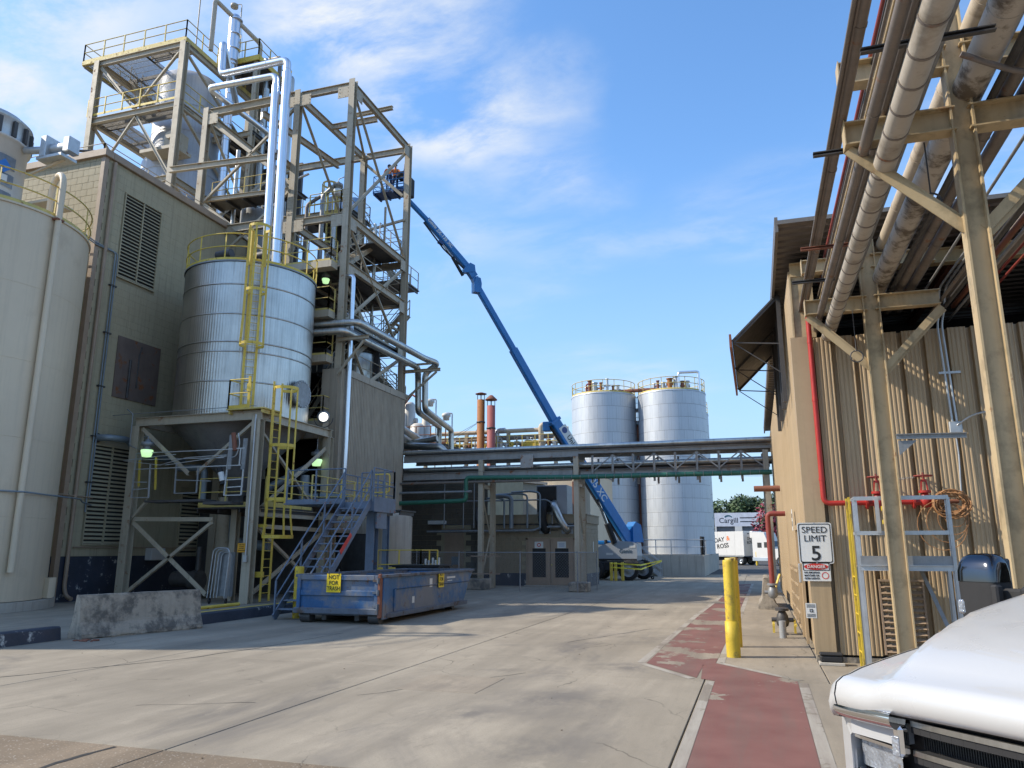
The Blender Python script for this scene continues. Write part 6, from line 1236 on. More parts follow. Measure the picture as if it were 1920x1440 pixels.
solo('bottles', b, m_galv, 'cluster of pale bottles on the black bin lid', 'bottles', kind='stuff')
for i, (u_, v_, y) in enumerate(((562, 1062, 19.5), (711, 1064, 24.6), (735, 1064, 25.6))):
    q = at(u_, v_, y=y); bollard(q.x, q.y, q.z, .13, ('yellow bollard between the blue stair foot and the dumpster', 'yellow bollard top left of two showing over the dumpster rim', 'yellow bollard top right of two showing over the dumpster rim')[i], 0, 'yellow bollards behind the dumpster', cap=False)

# ================================================================== PIPE BRIDGE
BY, BY2 = 36.0, 37.5
pb = thing('pipe_bridge', 'low weathered steel pipe bridge spanning the yard from the clad tower to the shed', 'pipe bridge', (-8, BY, 0))
m_brd = M('bridge_steel', (.27, .26, .245), .5, .25, var=.2, sc=1.5, streak=.35, rust=.12)
for x, m_ in ((-13.0, m_steel), (-8.12, m_steel), (.62, m_steel)):
    for y in (BY, BY2): column(pb, x+(0 if y == BY else (.1 if x < -10 else -.05)), y, 0, 6.3, .24, .24, m_)
    brace(pb, (x, BY+.15, .6), (x, BY2-.15, 2.6), .1); brace(pb, (x, BY2-.15, 2.7), (x, BY+.15, 4.6), .1); beam(pb, (x, BY+.15, 5.0), (x, BY2-.15, 5.0), .2, .14)
for y in (BY-.02, BY2+.02): beam(pb, (-17.3, y, 6.47), (-8.0, y, 6.47), .34, .2, m=m_brd)
for y in (BY-.02, BY2+.02): beam(pb, (-17.3, y, 5.55), (-8.3, y, 5.55), .36, .2, m=m_brd)
for y in (BY-.02, BY2+.02):
    beam(pb, (-8.0, y, 6.52), (.9, y, 6.47), .18, .2, 'chord', m_brd); beam(pb, (-7.9, y, 5.5), (.75, y, 5.45), .14, .14, 'chord', m_brd)
    for i in range(9):
        x = -7.3+i*.98; b = MB(); b.ch((x, y-.06, 6.33), (x, y-.06, 5.02), .1, .05, up=(1, 0, 0)); part('hanger', b, m_brd, pb)
        if i < 8: brace(pb, (x, y, 6.33) if i % 2 else (x, y, 5.56), (x+.98, y, 5.56) if i % 2 else (x+.98, y, 6.33), .06, m_brd)
b = MB(); q = at(988, 865, y=BY-.14); b.bbox((q.x-.32, BY-.2, q.z-.33), (q.x+.32, BY-.13, q.z+.33), .01); solo('rusty_plate', b, M('rust_stained_plate', (.35, .33, .3), .6, rust=.35, rsc=3), 'rust stained square plate fixed on the pipe bridge beam', 'plate')
def xpipe(x0, x1, y, z, r, m, label, drop=None, name='pipe', dz=0):
    pts = [(x0, y, z), ((x0+x1)/2, y, z+dz/2), (x1, y, z+dz)]; b = MB(); b.tube(pts if not drop else fillet(drop, .2), r, 12); return solo(name, b, m, label, 'pipe', 'pipes on the yard bridge')
xpipe(-17.5, .95, BY+.05, 6.82, .11, m_alud, 'front silver pipe along the top of the yard bridge', dz=-.02)
xpipe(-17.5, .95, BY+.55, 6.85, .14, m_pipe, 'brown pipe behind the front silver pipe on the bridge top', dz=-.02)
xpipe(-17.5, .95, BY+1.1, 6.85, .16, m_alud, 'rear silver pipe along the top of the yard bridge', dz=-.02)
xpipe(-17.5, .9, BY+.5, 5.95, .12, m_alud, 'shiny pipe in the middle of the yard bridge')
xpipe(-17.5, .9, BY+.9, 5.9, .15, m_darkst, 'dark thick pipe in the middle of the yard bridge')
xpipe(-17.5, -8.3, BY-.2, 5.2, .07, m_pipe, 'brown pipe hung under the left half of the bridge')
xpipe(-17.5, .8, BY+.75, 5.68, .08, m_pipe, 'lower brown pipe lying inside the bridge')
xpipe(-17.5, -13.4, BY-.3, 4.72, .06, m_galvd, 'thin grey pipe below the left bridge span with stubs')
xpipe(0, 0, 0, 0, .11, m_green, 'green pipe slung under the yard bridge with a drop at its left end', drop=[(.85, BY-.12, 5.28), (-8.2, BY-.2, 5.3), (-13.72, BY-.25, 5.42), (-13.72, BY-.25, 4.28), (-17.5, BY-.25, 4.2)])
b = MB()
for i in range(34):
    x = -13.2+i*.41; b.torus((x, BY-.2, 5.29), .118, .012, 10, 5, axis=(1, 0, 0))
solo('green_pipe_wraps', b, m_galvd, 'wrapped bands round the green bridge pipe', 'bands', kind='stuff')
xpipe(-17.5, -10.2, BY+3.7, 4.45, .04, m_galvd, 'upper thin line crossing in front of the dark building', drop=[(-17.5, BY+3.7, 4.5), (-10.6, BY+3.7, 4.5), (-10.3, BY+3.7, 4.3), (-10.3, BY+3.7, 3.2)])
xpipe(-17.5, -10.2, BY+3.6, 3.0, .06, m_galvd, 'paired lines crossing low in front of the dark building', drop=[(-17.5, BY+3.6, 2.85), (-11.3, BY+3.6, 2.88), (-10.9, BY+3.6, 3.05), (-8.7, BY+3.6, 3.1)])
for i, x in enumerate((-12.9, -12.5, -11.6, -10.9)):
    xpipe(0, 0, 0, 0, .055 if i != 1 else .12, m_skyb, ('first hooped grey riser right of the left bridge column', 'thickest hooped grey riser behind the left bridge column', 'third hooped grey riser in front of the cream wall', 'rightmost hooped grey riser in front of the cream wall')[i], drop=[(x, BY+3.4, 3.0), (x, BY+3.4, 4.55+.1*i), (x-.5, BY+3.4, 4.65+.1*i), (x-1.0-.2*i, BY+3.4, 4.6+.1*i)], name='riser_pipe')
for i, x in enumerate((-15.9, -14.8, -14.2)):
    xpipe(0, 0, 0, 0, .03, m_galvd, ('leftmost thin drop line below the bridge', 'middle thin drop line below the bridge', 'rightmost thin drop line below the bridge')[i], drop=[(x, BY+2.2, 6.3), (x, BY+2.2, 3.0)], name='drop_line')

# ================================================================== PUMP HOUSE AND DARK ANNEX
PX1, PY0, PY1, PZ = -8.55, 40.0, 43.2, 3.78
ph = thing('pump_house', 'low dark tan block building with double doors behind the chain link fence', 'building', (-11, PY0, 0))
b = MB(); b.box((-14.4, PY0+.03, 0), (PX1-.03, PY1, PZ-.2)); part('wall', b, m_joint, ph)
def blockface(t, ax, c, a0, a1, z0, z1, skip=(), bw=.42, bh=.21, d=.03, m=m_block):
    b = MB(); z = z0; row = 0
    while z < z1-.02:
        a = a0-(bw/2 if row % 2 else 0)
        while a < a1-.02:
            s0, s1 = max(a, a0), min(a+bw-.01, a1); z_ = min(z+bh-.01, z1)
            if s1-s0 > .03 and not any(s1 > o[0] and s0 < o[1] and z_ > o[2] and z < o[3] for o in skip):
                e = random.uniform(0, .004)
                if ax == 'y': b.box((s0, c-e, z), (s1, c+d, z_))
                else: b.box((c-d, s0, z), (c+e, s1, z_))
            a += bw
        z += bh; row += 1
    return part('blocks', b, m, t, kind='stuff')
m_blockd = M('painted_block_brown', (.27, .22, .145), .75, var=.08, sc=1.2, streak=.3, bump=.2, bsc=40)
dl, dr_ = -11.75, -9.25
blockface(ph, 'y', PY0, -14.4, PX1, .66, PZ-.24, [(dl-.05, dr_+.05, 0, 2.55)], m=m_blockd); blockface(ph, 'x', PX1, PY0+.04, PY1, .66, PZ-.5, m=m_blockd)
b = MB(); b.box((-14.4, PY0-.006, 0), (dl-.1, PY0+.03, .655)); part('base_band', b, m_navy, ph); b = MB(); b.box((dr_+.1, PY0-.006, 0), (PX1+.006, PY0+.03, .655)); b.box((PX1-.03, PY0+.03, 0), (PX1+.006, PY1, .655)); part('base_band', b, m_navy, ph)
b = MB(); b.bbox((-14.45, PY0-.06, PZ-.52), (PX1+.06, PY1, PZ-.1), .01); b.box((-14.48, PY0-.09, PZ-.1), (PX1+.09, PY1+.03, PZ-.04)); part('coping', b, m_blockd, ph)
b = MB(); b.box((dl-.1, PY0-.05, 0), (dl, PY0+.03, 2.5)); b.box((dr_, PY0-.05, 0), (dr_+.1, PY0+.03, 2.5)); b.box((dl-.1, PY0-.05, 2.4), (dr_+.1, PY0+.03, 2.5)); part('door_frame', b, m_trim, ph)
mid = (dl+dr_)/2
for i, (x0, x1) in enumerate(((dl+.01, mid-.01), (mid+.01, dr_-.01))):
    b = MB(); b.box((x0, PY0-.03, .06), (x1, PY0+.02, 2.39)); d_ = part('door', b, m_trim, ph)
    b = MB(); b.box((x0+.25, PY0-.036, .45), (x1-.25, PY0-.031, 1.95)); part('louvre_panel', b, m_dark, d_)
    sx = (x0+x1)/2; t = thing('door_notice', ('white door notice with a red ring on the left pump house door', 'white door notice with blue print on the right pump house door')[i], 'sign', (sx, PY0-.04, 2.13))
    part('plate', sheetY(MB(), (sx, PY0-.045, 2.13), rrect(.48, .34, .01)), m_signw, t)
    b = MB(); 
    if i == 0: ringY(b, (sx, PY0-.045, 2.13), [(.11*math.cos(a*.3142), .1*math.sin(a*.3142)) for a in range(20)], [(.07*math.cos(a*.3142), .06*math.sin(a*.3142)) for a in range(20)]); part('ring', b, m_inkr, t)
    else:
        for k_ in range(4): b.box((sx-.16, PY0-.049, 2.04+.055*k_), (sx+.15, PY0-.0455, 2.055+.055*k_))
        part('print', b, M('print_blue', (.1, .2, .45), .5), t, kind='stuff')
b = MB(); b.cyl((mid+.08, PY0-.09, 1.1), (mid+.08, PY0-.03, 1.1), .04, 10); part('door_knob', b, m_yelw, ph)
b = MB(); b.box((dl-.15, PY0-.25, 0), (dr_+.15, PY0-.06, .05)); part('threshold', b, m_concl, ph)
q = at(1042, 928, y=PY0+.8)
ac = thing('air_handler', 'grey air handler box on the pump house roof feeding two ducts', 'air handler', (q.x, PY0+.8, PZ-.1)); b = MB(); b.bbox((q.x-.95, PY0+.3, PZ-.1), (q.x+.75, PY0+1.6, q.z+.5), .02); part('cabinet', b, m_galvd, ac); b = MB(); b.box((q.x-.9, PY0+.28, PZ+.1), (q.x+.15, PY0+.299, q.z+.42)); part('dark_opening', b, m_dark, ac); b = MB(); b.bbox((q.x+.2, PY0+.27, PZ), (q.x+.72, PY0+.299, q.z+.46), .005); part('door_panel', b, m_wgrey, ac)
def duct(pts, r, m, label):
    b = MB(); P = fillet(pts, .3, 6); b.tube(P, [r*(1+.05*(i % 2)) for i in range(len(P))], 14); solo('flexible_duct', b, m, label, 'duct', 'ducts of the pump house air handler')
duct([at(1019, 945, y=PY0+.25), at(1019, 950, y=PY0-.35), at(1016, 975, y=PY0-.4), at(1022, 992, y=PY0-.3), at(1024, 994, y=PY0)], .22, m_black, 'left crumpled black flexible duct from the roof air handler into the wall')
duct([at(1040, 944, y=PY0+.25), at(1038, 948, y=PY0-.35), at(1050, 975, y=PY0-.4), at(1062, 992, y=PY0-.3), at(1064, 994, y=PY0)], .2, m_alud, 'right silver foil flexible duct from the roof air handler into the wall')
for u_ in (1022, 1064): b = MB(); q2 = at(u_, 990, y=PY0-.02); b.box((q2.x-.32, PY0-.04, q2.z-.3), (q2.x+.32, PY0-.012, q2.z+.3)); part('duct_plate', b, m_galvd, ph)
b = MB(); q2 = at(1113, 1026, x=PX1+.02); b.box((PX1+.008, q2.y-.06, q2.z-.3), (PX1+.014, q2.y+.06, q2.z+.3)); part('vertical_label', b, m_signw, ph)
b = MB(); b.tube([(-17.5, PY0-.1, 3.25), (PX1, PY0-.1, 3.2)], .03, 6); b.tube([(-17.5, PY0-.1, 2.95), (PX1-1.5, PY0-.1, 2.9)], .02, 6); solo('wall_line', b, m_darkst, 'dark thin lines along the top of the pump house wall', 'pipe')
dk = thing('dark_annex', 'annex wall with shade painted into its dark brown under the left half of the pipe bridge', 'building', (-18, 41, 0))
b = MB(); b.box((-27, 41.03, 0), (-14.42, 48, 6.6)); part('wall', b, m_joint, dk); blockface(dk, 'y', 41.0, -22, -14.42, 0, 6.5, [(-17.05, -15.78, 0, 3.1)], m=M('shade_dark_block', (.11, .095, .07), .8, streak=.3), bw=.6, bh=.3)  # shade under the bridge is put into this dark block colour
b = MB(); b.box((-17.0, 40.97, .02), (-15.83, 41.02, 3.05)); d_ = part('door', b, m_trim, dk); b = MB(); b.box((-16.55, 40.96, 1.05), (-16.15, 40.968, 1.5)); part('notice', b, m_skyb, d_)
b = MB(); b.bbox((-17.9, 40.6, 3.3), (-16.9, 40.99, 3.5), .01); solo('wall_light', b, m_signw, 'flat pale wall light above the annex door', 'lamp')
b = MB(); b.tube(fillet([(-14.9, 40.8, 4.2), (-14.9, 40.6, 3.6), (-14.7, 40.5, 3.0), (-14.7, 40.9, 2.6)], .2), .14, 10); solo('exhaust_elbow', b, m_darkst, 'dark exhaust elbow on the annex wall right of its door', 'pipe')
# fence
fe = thing('chain_link_fence', 'grey chain link fence in front of the pump house', 'fence', (-11, 35, 0))
FP = [(-18.0, 34.6), (-15.8, 34.6), (-13.6, 34.6), (-10.55, 34.6), (-7.85, 34.7), (-7.45, 37.2)]
for x, y in FP: b = MB(); b.cyl((x, y, 0), (x, y, 1.82), .03, 8); part('post', b, m_galvd, fe)
wire = MB()
for (x0, y0), (x1, y1) in zip(FP[:-1], FP[1:]):
    p, q = V((x0, y0, 0)), V((x1, y1, 0)); b = MB(); b.tube([p+V((0, 0, 1.76)), q+V((0, 0, 1.76))], .022, 6); part('rail', b, m_galvd, fe)
    L_ = (q-p).length; n = int(L_/.13); d = (q-p)/L_; H_ = 1.7
    for i in range(-int(H_/.13), n):
        for sg in (1, -1):
            a0 = i*.13; a1 = a0+H_; z0, z1 = (0.05, 1.75) if sg > 0 else (1.75, .05)
            s0, s1 = max(a0, 0), min(a1, L_)
            if s1 <= s0: continue
            A0 = p+d*s0+V((0, 0, z0+(z1-z0)*(s0-a0)/H_)); A1 = p+d*s1+V((0, 0, z0+(z1-z0)*(s1-a0)/H_)); wire.tube([A0, A1], .0035, 3, cap=False)
part('wire_mesh', wire, m_galvd, fe, kind='stuff')
b = MB(); b.bbox((-8.35, 34.9, 0), (-7.5, 35.9, .42), .04); solo('concrete_footing', b, m_conc, 'rough concrete footing at the fence corner under the bridge column', 'footing')
b = MB(); b.bbox((-14.0, 35.5, 0), (-12.6, 36.5, .5), .04); solo('concrete_footing', b, m_conc, 'rough concrete footing under the left bridge column', 'footing')
for z in (.72, 1.55): b = MB(); b.box((-13.4, 35.6, z), (-11.9, 35.75, z+.05)); solo('shelf_bracket', b, m_trim, 'lower tan shelf bracket on the left bridge column' if z < 1 else 'upper tan shelf bracket on the left bridge column', 'bracket')

# ================================================================== SILOS
def silo(cx, cy, r, z0, z1, label, panels=True, rows=12, nseg=22):
    t = thing('silo', label, 'silo', (cx, cy, z0), 'tall white metal silos')
    b = MB(); b.lathe((cx, cy, 0), [(r-.025, z0), (r-.025, z1)], 64); part('inner_shell', b, m_darkst, t)
    rh = (z1-z0)/rows; da = 2*math.pi/nseg; K = 5; pm = MB()
    vs = []; 
    for zz in (0.008, rh-.008):
        for k_ in range(K+1): a = (-da/2+.0012)+(da-.0024)*k_/K; vs.append((r*math.cos(a), r*math.sin(a), zz))
    pm.add(vs, [(k_, k_+1, k_+K+2, k_+K+1) for k_ in range(K)], True)
    pm.lathe((0, 0, 0), [(r, .008), (r+.006, .02), (r, .034)], 5, -da/2, da/2)
    me = pm.mesh('panel', m_silo); rest = MB(); ca = math.atan2(-cy, -cx)
    for i in range(rows):
        for k_ in range(nseg):
            a = da*k_+(da/2 if i % 3 == 2 else 0); dd_ = (a-ca+math.pi) % (2*math.pi)-math.pi
            if abs(dd_) < math.pi*.56: inst('panel', me, t, (cx, cy, z0+rh*i), (0, 0, a))
            else: rest.add([(cx+x*math.cos(a)-y*math.sin(a), cy+x*math.sin(a)+y*math.cos(a), z+z0+rh*i) for x, y, z in vs], [(q_, q_+1, q_+K+2, q_+K+1) for q_ in range(K)], True)
    part('rear_sheets', rest, m_silo, t, kind='stuff')
    b = MB(); b.lathe((cx, cy, 0), [(r+.03, z1), (r+.03, z1+.1), (r-.2, z1+.14), (0, z1+.7)], 48); part('roof', b, m_silo, t)
    ringrail((cx, cy, 0), r-.05, z1+.12, 1.1, m_yelw, t, 18, tube=.03); return t
SL = [(-12.55, 67.5), (-6.45, 67.5)]
silo(*SL[0], 2.92, 1.5, 15.35, 'left one of the two tall white silos, behind the blue boom')
silo(*SL[1], 2.96, 1.5, 15.2, 'right one of the two tall white silos, above the containment wall')
silo(-6.75, 75.5, 3.0, 1.5, 14.7, 'third white silo mostly hidden behind the right one', rows=12)
for i, (cx, cy) in enumerate(SL):
    for k_ in range(7):
        a = -2.6+k_*.36; x, y = cx+1.6*math.cos(a), cy+1.6*math.sin(a); h = random.uniform(.5, 1.25); r_ = random.choice((.12, .16, .22))
        b = MB(); b.cyl((x, y, 15.4), (x, y, 15.6+h), r_, 10); b.cyl((x-.3, y, 15.5+h*.6), (x+.3, y, 15.5+h*.6), r_*.6, 8); b.lathe((x, y, 15.6+h), [(r_*1.4, 0), (r_*1.4, .06), (0, .08)], 10)
        solo('roof_nozzle', b, (m_galv, m_rustp, m_alud, m_orange)[k_ % 4], ('fitting %s on the %s silo roof' % (('at the far left', 'second from the left', 'left of the middle', 'in the middle', 'right of the middle', 'second from the right', 'at the far right')[k_], ('left', 'right')[i])), 'pipe fitting', 'fittings on the silo roofs')
b = MB(); b.tube(fillet([(-5.6, 65.9, 15.3), (-5.6, 65.9, 17.0), (-3.9, 66.1, 17.0), (-3.9, 66.1, 15.2)], .2), .12, 10); solo('roof_pipe', b, m_alu, 'bright inverted U pipe above the right silo roof', 'pipe')
b = MB(); b.tube(fillet([(-13.8, 65.9, 15.6), (-13.8, 65.9, 16.5), (-13.0, 66, 16.5), (-12.8, 66, 15.7)], .2), .07, 8); solo('roof_pipe', b, m_redd, 'dark red bent pipe above the left silo roof', 'pipe')
b = MB(); b.tube([(-11, 66.5, 15.75), (-7.8, 66.5, 15.75)], .16, 10); solo('link_pipe', b, m_rustp, 'brown pipe joining the two silo roofs', 'pipe')
wk = thing('silo_walkway', 'narrow dark caged walkway and leg between the two silos', 'walkway', (-9.5, 67.8, 1.5))
b = MB(); b.box((-9.85, 67.6, 1.5), (-9.2, 68.2, 13.2)); part('leg_casing', b, m_rustp, wk); railing(wk, [(-9.9, 67.4, 14.2), (-9.1, 67.4, 14.2)], 1.1, m_skyb, .4, .1); railing(wk, [(-9.9, 67.4, 12.9), (-9.1, 67.4, 12.9)], 1.1, m_skyb, .4, .1); b = MB(); b.box((-9.95, 67.35, 14.1), (-9.05, 68.4, 14.2)); b.box((-9.95, 67.35, 12.8), (-9.05, 68.4, 12.9)); part('deck', b, m_darkst, wk)
for z in (11.2, 9.8, 8.6): b = MB(); b.bar((-9.85, 67.55, z+.7), (-9.2, 67.55, z), .12, .04); part('slanted_bar', b, m_darkst, wk)
cw_ = thing('containment_wall', 'stained concrete containment wall at the foot of the white silos', 'wall', (-5.7, 58, 0))
for i in range(7): b = MB(); x0 = -7.9+i*.6; b.bbox((x0, 58, 0), (x0+.594, 58.25, 1.5), .006); part('panel', b, m_concl, cw_)
b = MB(); b.box((-3.95, 58.26, 0), (-3.7, 80, 1.5)); part('side_wall', b, m_concl, cw_); b = MB(); b.box((-16.5, 60.5, 0), (-7.9, 60.8, 1.5)); b.box((-7.9, 58.26, 0), (-7.65, 60.5, 1.5)); part('back_wall', b, m_concl, cw_); b = MB(); b.box((-16.5, 60.81, 1.0), (-3.96, 79.8, 1.48)); b.box((-7.6, 58.27, 1.0), (-3.96, 60.8, 1.44)); part('pad', b, m_concl, cw_)
railing(cw_, [(-8.3, 58.1, 1.5), (-3.8, 58.1, 1.5), (-3.8, 62, 1.5)], 1.1, m_galv, 1.1, 0, .03)
railing(cw_, [(-3.95, 58.6, 1.5), (-3.75, 59.2, 1.5)], 1.3, m_darkst, .2, .2, .04)
cs = thing('containment_stair', 'grey steel stair down the front of the silo containment wall', 'stair', (-7, 57, 0)); stair(cs, (-6.75, 56.9, 0), (-8.75, 56.9, 1.55), .9, m_galv, side=(0, 1, 0), rise=.2, rh=.95); b = MB(); b.box((-9.8, 56.9, 1.5), (-8.75, 57.95, 1.55)); part('landing', b, m_galv, cs); railing(cs, [(-9.8, 56.95, 1.55), (-8.78, 56.95, 1.55)], 1.05, m_galv, .9, 0, .03)

# ================================================================== BACKGROUND PLANT
for i, (u_, w_, vt, m_, lab) in enumerate(((902, .30, 737, m_orange, 'rust orange chimney stack with a flat rain cap'), (921, .32, 748, m_reds, 'dull red chimney stack with a pointed rain cap'))):
    q = at(u_, vt, y=55); t = thing('chimney', lab, 'chimney', (q.x, 55, 3), 'chimney stacks beyond the bridge')
    b = MB(); b.lathe((q.x, 55, 0), [(w_, 3), (w_, q.z-.55), (w_*.9, q.z-.55)], 24); part('stack', b, m_, t)
    b = MB(); 
    for k_ in range(4): a = k_*1.57+.4; b.cyl((q.x+w_*.9*math.cos(a), 55+w_*.9*math.sin(a), q.z-.6), (q.x+w_*.9*math.cos(a), 55+w_*.9*math.sin(a), q.z-.1), .03, 6)
    part('cap_legs', b, m_darkst, t)
    b = MB(); b.lathe((q.x, 55, q.z-.1), [(0, 0), (w_*1.5, 0), (w_*1.5, .04), (w_*.4, .14 if i == 0 else .38), (0, .16 if i == 0 else .42)], 24); part('rain_cap', b, m_rustp, t)
    b = MB(); b.lathe((q.x, 55, q.z-2.4), [(w_, 0), (w_+.04, .01), (w_+.04, .12), (w_, .13)], 24); part('guy_band', b, m_darkst, t)
    for sx in (((-5.5, .6), (-4.2, .1), (-1.2, 0)) if i == 0 else ((2.2, .2), (-1.6, .2))):
        b = MB(); b.cyl((q.x+sx[0]*.07, 55, q.z-2.4), (q.x+sx[0], 55+sx[1], 9.2), .016, 5); part('guy_wire', b, m_darkst, t)
rk = thing('background_rack', 'far pipe rack with tangled valves and yellow rails beyond the bridge', 'pipe rack', (-18, 56, 0))
for x in (-25, -21.5, -18, -14.2): column(rk, x, 56, 0, 10.9, .25, .25)
for z in (9.3, 10.5): beam(rk, (-26, 56, z), (-13.5, 56, z), .2, .18)
railing(rk, [(-26, 55.4, 9.4), (-13.6, 55.4, 9.4)], 1.1, m_yelw, 1.0, .12, .03); deck(rk, -26, -13.6, 55.4, 57, 9.38)
for i, (z, r_, m_, lab) in enumerate(((10.95, .17, m_pipec, 'topmost cream pipe on the far rack'), (10.35, .12, m_pipe, 'brown pipe below the topmost cream pipe on the far rack'), (9.95, .14, m_alud, 'silver pipe behind the yellow rail on the far rack'))):
    b = MB(); b.cyl((-27, 56, z), (-13.2, 56, z), r_, 10); solo('pipe', b, m_, lab, 'pipe', 'pipes of the far rack')
b = MB(); b.tube(fillet([(-15.3, 55.8, 9.4), (-15.3, 55.8, 11.3), (-14.6, 55.8, 11.3)], .3), .22, 12); solo('pipe', b, m_pipec, 'thick cream riser with an elbow at the right end of the far rack', 'pipe')
b = MB(); b.tube(fillet([(-18.9, 55.8, 9.4), (-18.9, 55.8, 11.0), (-18.2, 55.8, 11.0)], .3), .2, 12); solo('pipe', b, m_galv, 'grey riser with an elbow between the two chimneys', 'pipe')
rng_ = random.Random(3); VM = ((m_white, 'white'), (m_galv, 'grey'), (m_yel, 'yellow'), (m_pipec, 'cream'), (m_rustp, 'rusty'))
PLACE = ['at its far left end', 'second from the left', 'third from the left', 'fourth from the left', 'fifth from the left', 'sixth from the left', 'seventh from the left', 'eighth from the left', 'left of the left pole lamp line', 'below the guy wires', 'just right of the guy wires', 'left of the orange chimney', 'close beside the orange chimney', 'behind the orange chimney', 'between the two chimneys', 'behind the red chimney', 'just right of the red chimney', 'left of the yellow actuator', 'beside the right yellow actuator', 'behind the right yellow actuator', 'just past the right yellow actuator', 'sixth from the right', 'fifth from the right', 'fourth from the right', 'third from the right', 'at its right end by the boom']
for i in range(26):
    x = -25+i*.43; z = 9.42; h = rng_.uniform(.35, 1.0); r_ = rng_.uniform(.06, .16); b = MB(); b.cyl((x, 55.8, z), (x, 55.8, z+h), r_, 8); b.cyl((x-.2, 55.8, z+h*.7), (x+.2, 55.8, z+h*.7), r_*.7, 8)
    if i % 3 == 0: b.torus((x, 55.6, z+h), .14, .025, 10, 5, axis=(0, 1, 0))
    solo('valve', b, VM[i % 5][0], '%s %s valve on the far rack deck, %s' % (VM[i % 5][1], 'wheel topped' if i % 3 == 0 else 'plain stem', PLACE[i]), 'valve', 'valves on the far rack')
for i, (x0, w_, h) in enumerate(((-23.4, .9, .8), (-16.5, .9, .7))):
    b = MB(); b.bbox((x0, 55.6, 9.42), (x0+w_, 56.3, 9.42+h), .06); b.cyl((x0-.2, 55.9, 9.42+h*.5), (x0+w_+.2, 55.9, 9.42+h*.5), h*.4, 12); solo('actuator', b, m_yel, ('yellow actuator on the far rack left of the chimneys', 'yellow actuator on the far rack right of the chimneys')[i], 'actuator')
for i, (u_, v_, lab) in enumerate(((812, 752, 'left taller one of two pole lamps beyond the clad tower'), (842, 778, 'right shorter one of two pole lamps beyond the clad tower'))):
    q = at(u_, v_, y=50); t = thing('pole_lamp', lab, 'lamp', (q.x, 50, 7), 'pole lamps beyond the tower'); b = MB(); b.tube(fillet([(q.x+.25, 50, 5), (q.x+.25, 50, q.z+.1), (q.x-.15, 50, q.z+.15)], .12), .05, 8); part('pole', b, m_galv, t); b = MB(); b.lathe((q.x-.22, 50, q.z-.25), [(0, -.15), (.22, -.12), (.24, .1), (.32, .14), (.32, .32), (.1, .42), (0, .42)], 14); part('head', b, m_signw, t)
# white vessels behind the tower
for i, (u0, v0, v1_, r_) in enumerate(((768, 760, 800, .42), (785, 800, 840, .6), (799, 785, 830, .3), (760, 778, 835, .5))):
    p, q = at(u0, v0, y=47), at(u0, v1_, y=47); b = MB(); b.lathe((p.x, 47, 0), [(r_, q.z), (r_, p.z), (r_*.6, p.z+.2), (0, p.z+.25)], 14); b.cyl((p.x-.6, 47, q.z+.4), (p.x+.6, 47, q.z+.4), r_*.45, 10); solo('white_vessel', b, m_white, ('upper left white vessel in the cluster right of the clad tower', 'widest white vessel low in the cluster right of the clad tower', 'slim white vessel at the right of the cluster by the clad tower', 'leftmost white vessel partly hidden by the clad tower')[i], 'vessel', 'white vessels beyond the clad tower')
b = MB(); p = at(770, 748, y=46.5); b.tube([(p.x-.6, 46.5, p.z-.5), (p.x+.1, 46.5, p.z+.3), (p.x+1.1, 46.5, p.z-.4)], .08, 6); solo('red_brace', b, m_redd, 'red bent brace above the white vessels', 'brace')
wp = thing('far_walkway', 'railed walkway below the white vessels beyond the clad tower', 'walkway', (-19, 46, 7)); p0, p1 = at(752, 835, y=45.5), at(835, 838, y=45.5); deck(wp, p0.x-1, p1.x, 45.5, 49, p0.z); railing(wp, [(p0.x, 45.5, p0.z), (p1.x, 45.5, p0.z)], 1.2, m_rustp, 1.2, .1, .03)
for i, (a, c) in enumerate((((752, 803), (800, 832)), ((752, 818), (788, 840)))):
    b = MB(); b.cyl(at(*a, y=37.5), at(*c, y=44), .2, 12); solo('pipe', b, m_alud, ('upper of two silver pipes slanting away beside the clad tower', 'lower of two silver pipes slanting away beside the clad tower')[i], 'pipe')
b = MB(); p0, p1 = at(752, 836, y=38.5), at(826, 838, y=38.5); b.tube(fillet([p0, p1, p1+V((.3, .2, -.4))], .2), .2, 12); solo('pipe', b, m_alud, 'horizontal silver pipe just above the left end of the bridge', 'pipe')
b = MB(); p0, p1 = at(765, 832, y=39.5), at(820, 822, y=39.5); b.tube([p0, p1], .18, 12); solo('pipe', b, m_alud, 'silver pipe rising gently right above the bridge left end', 'pipe')
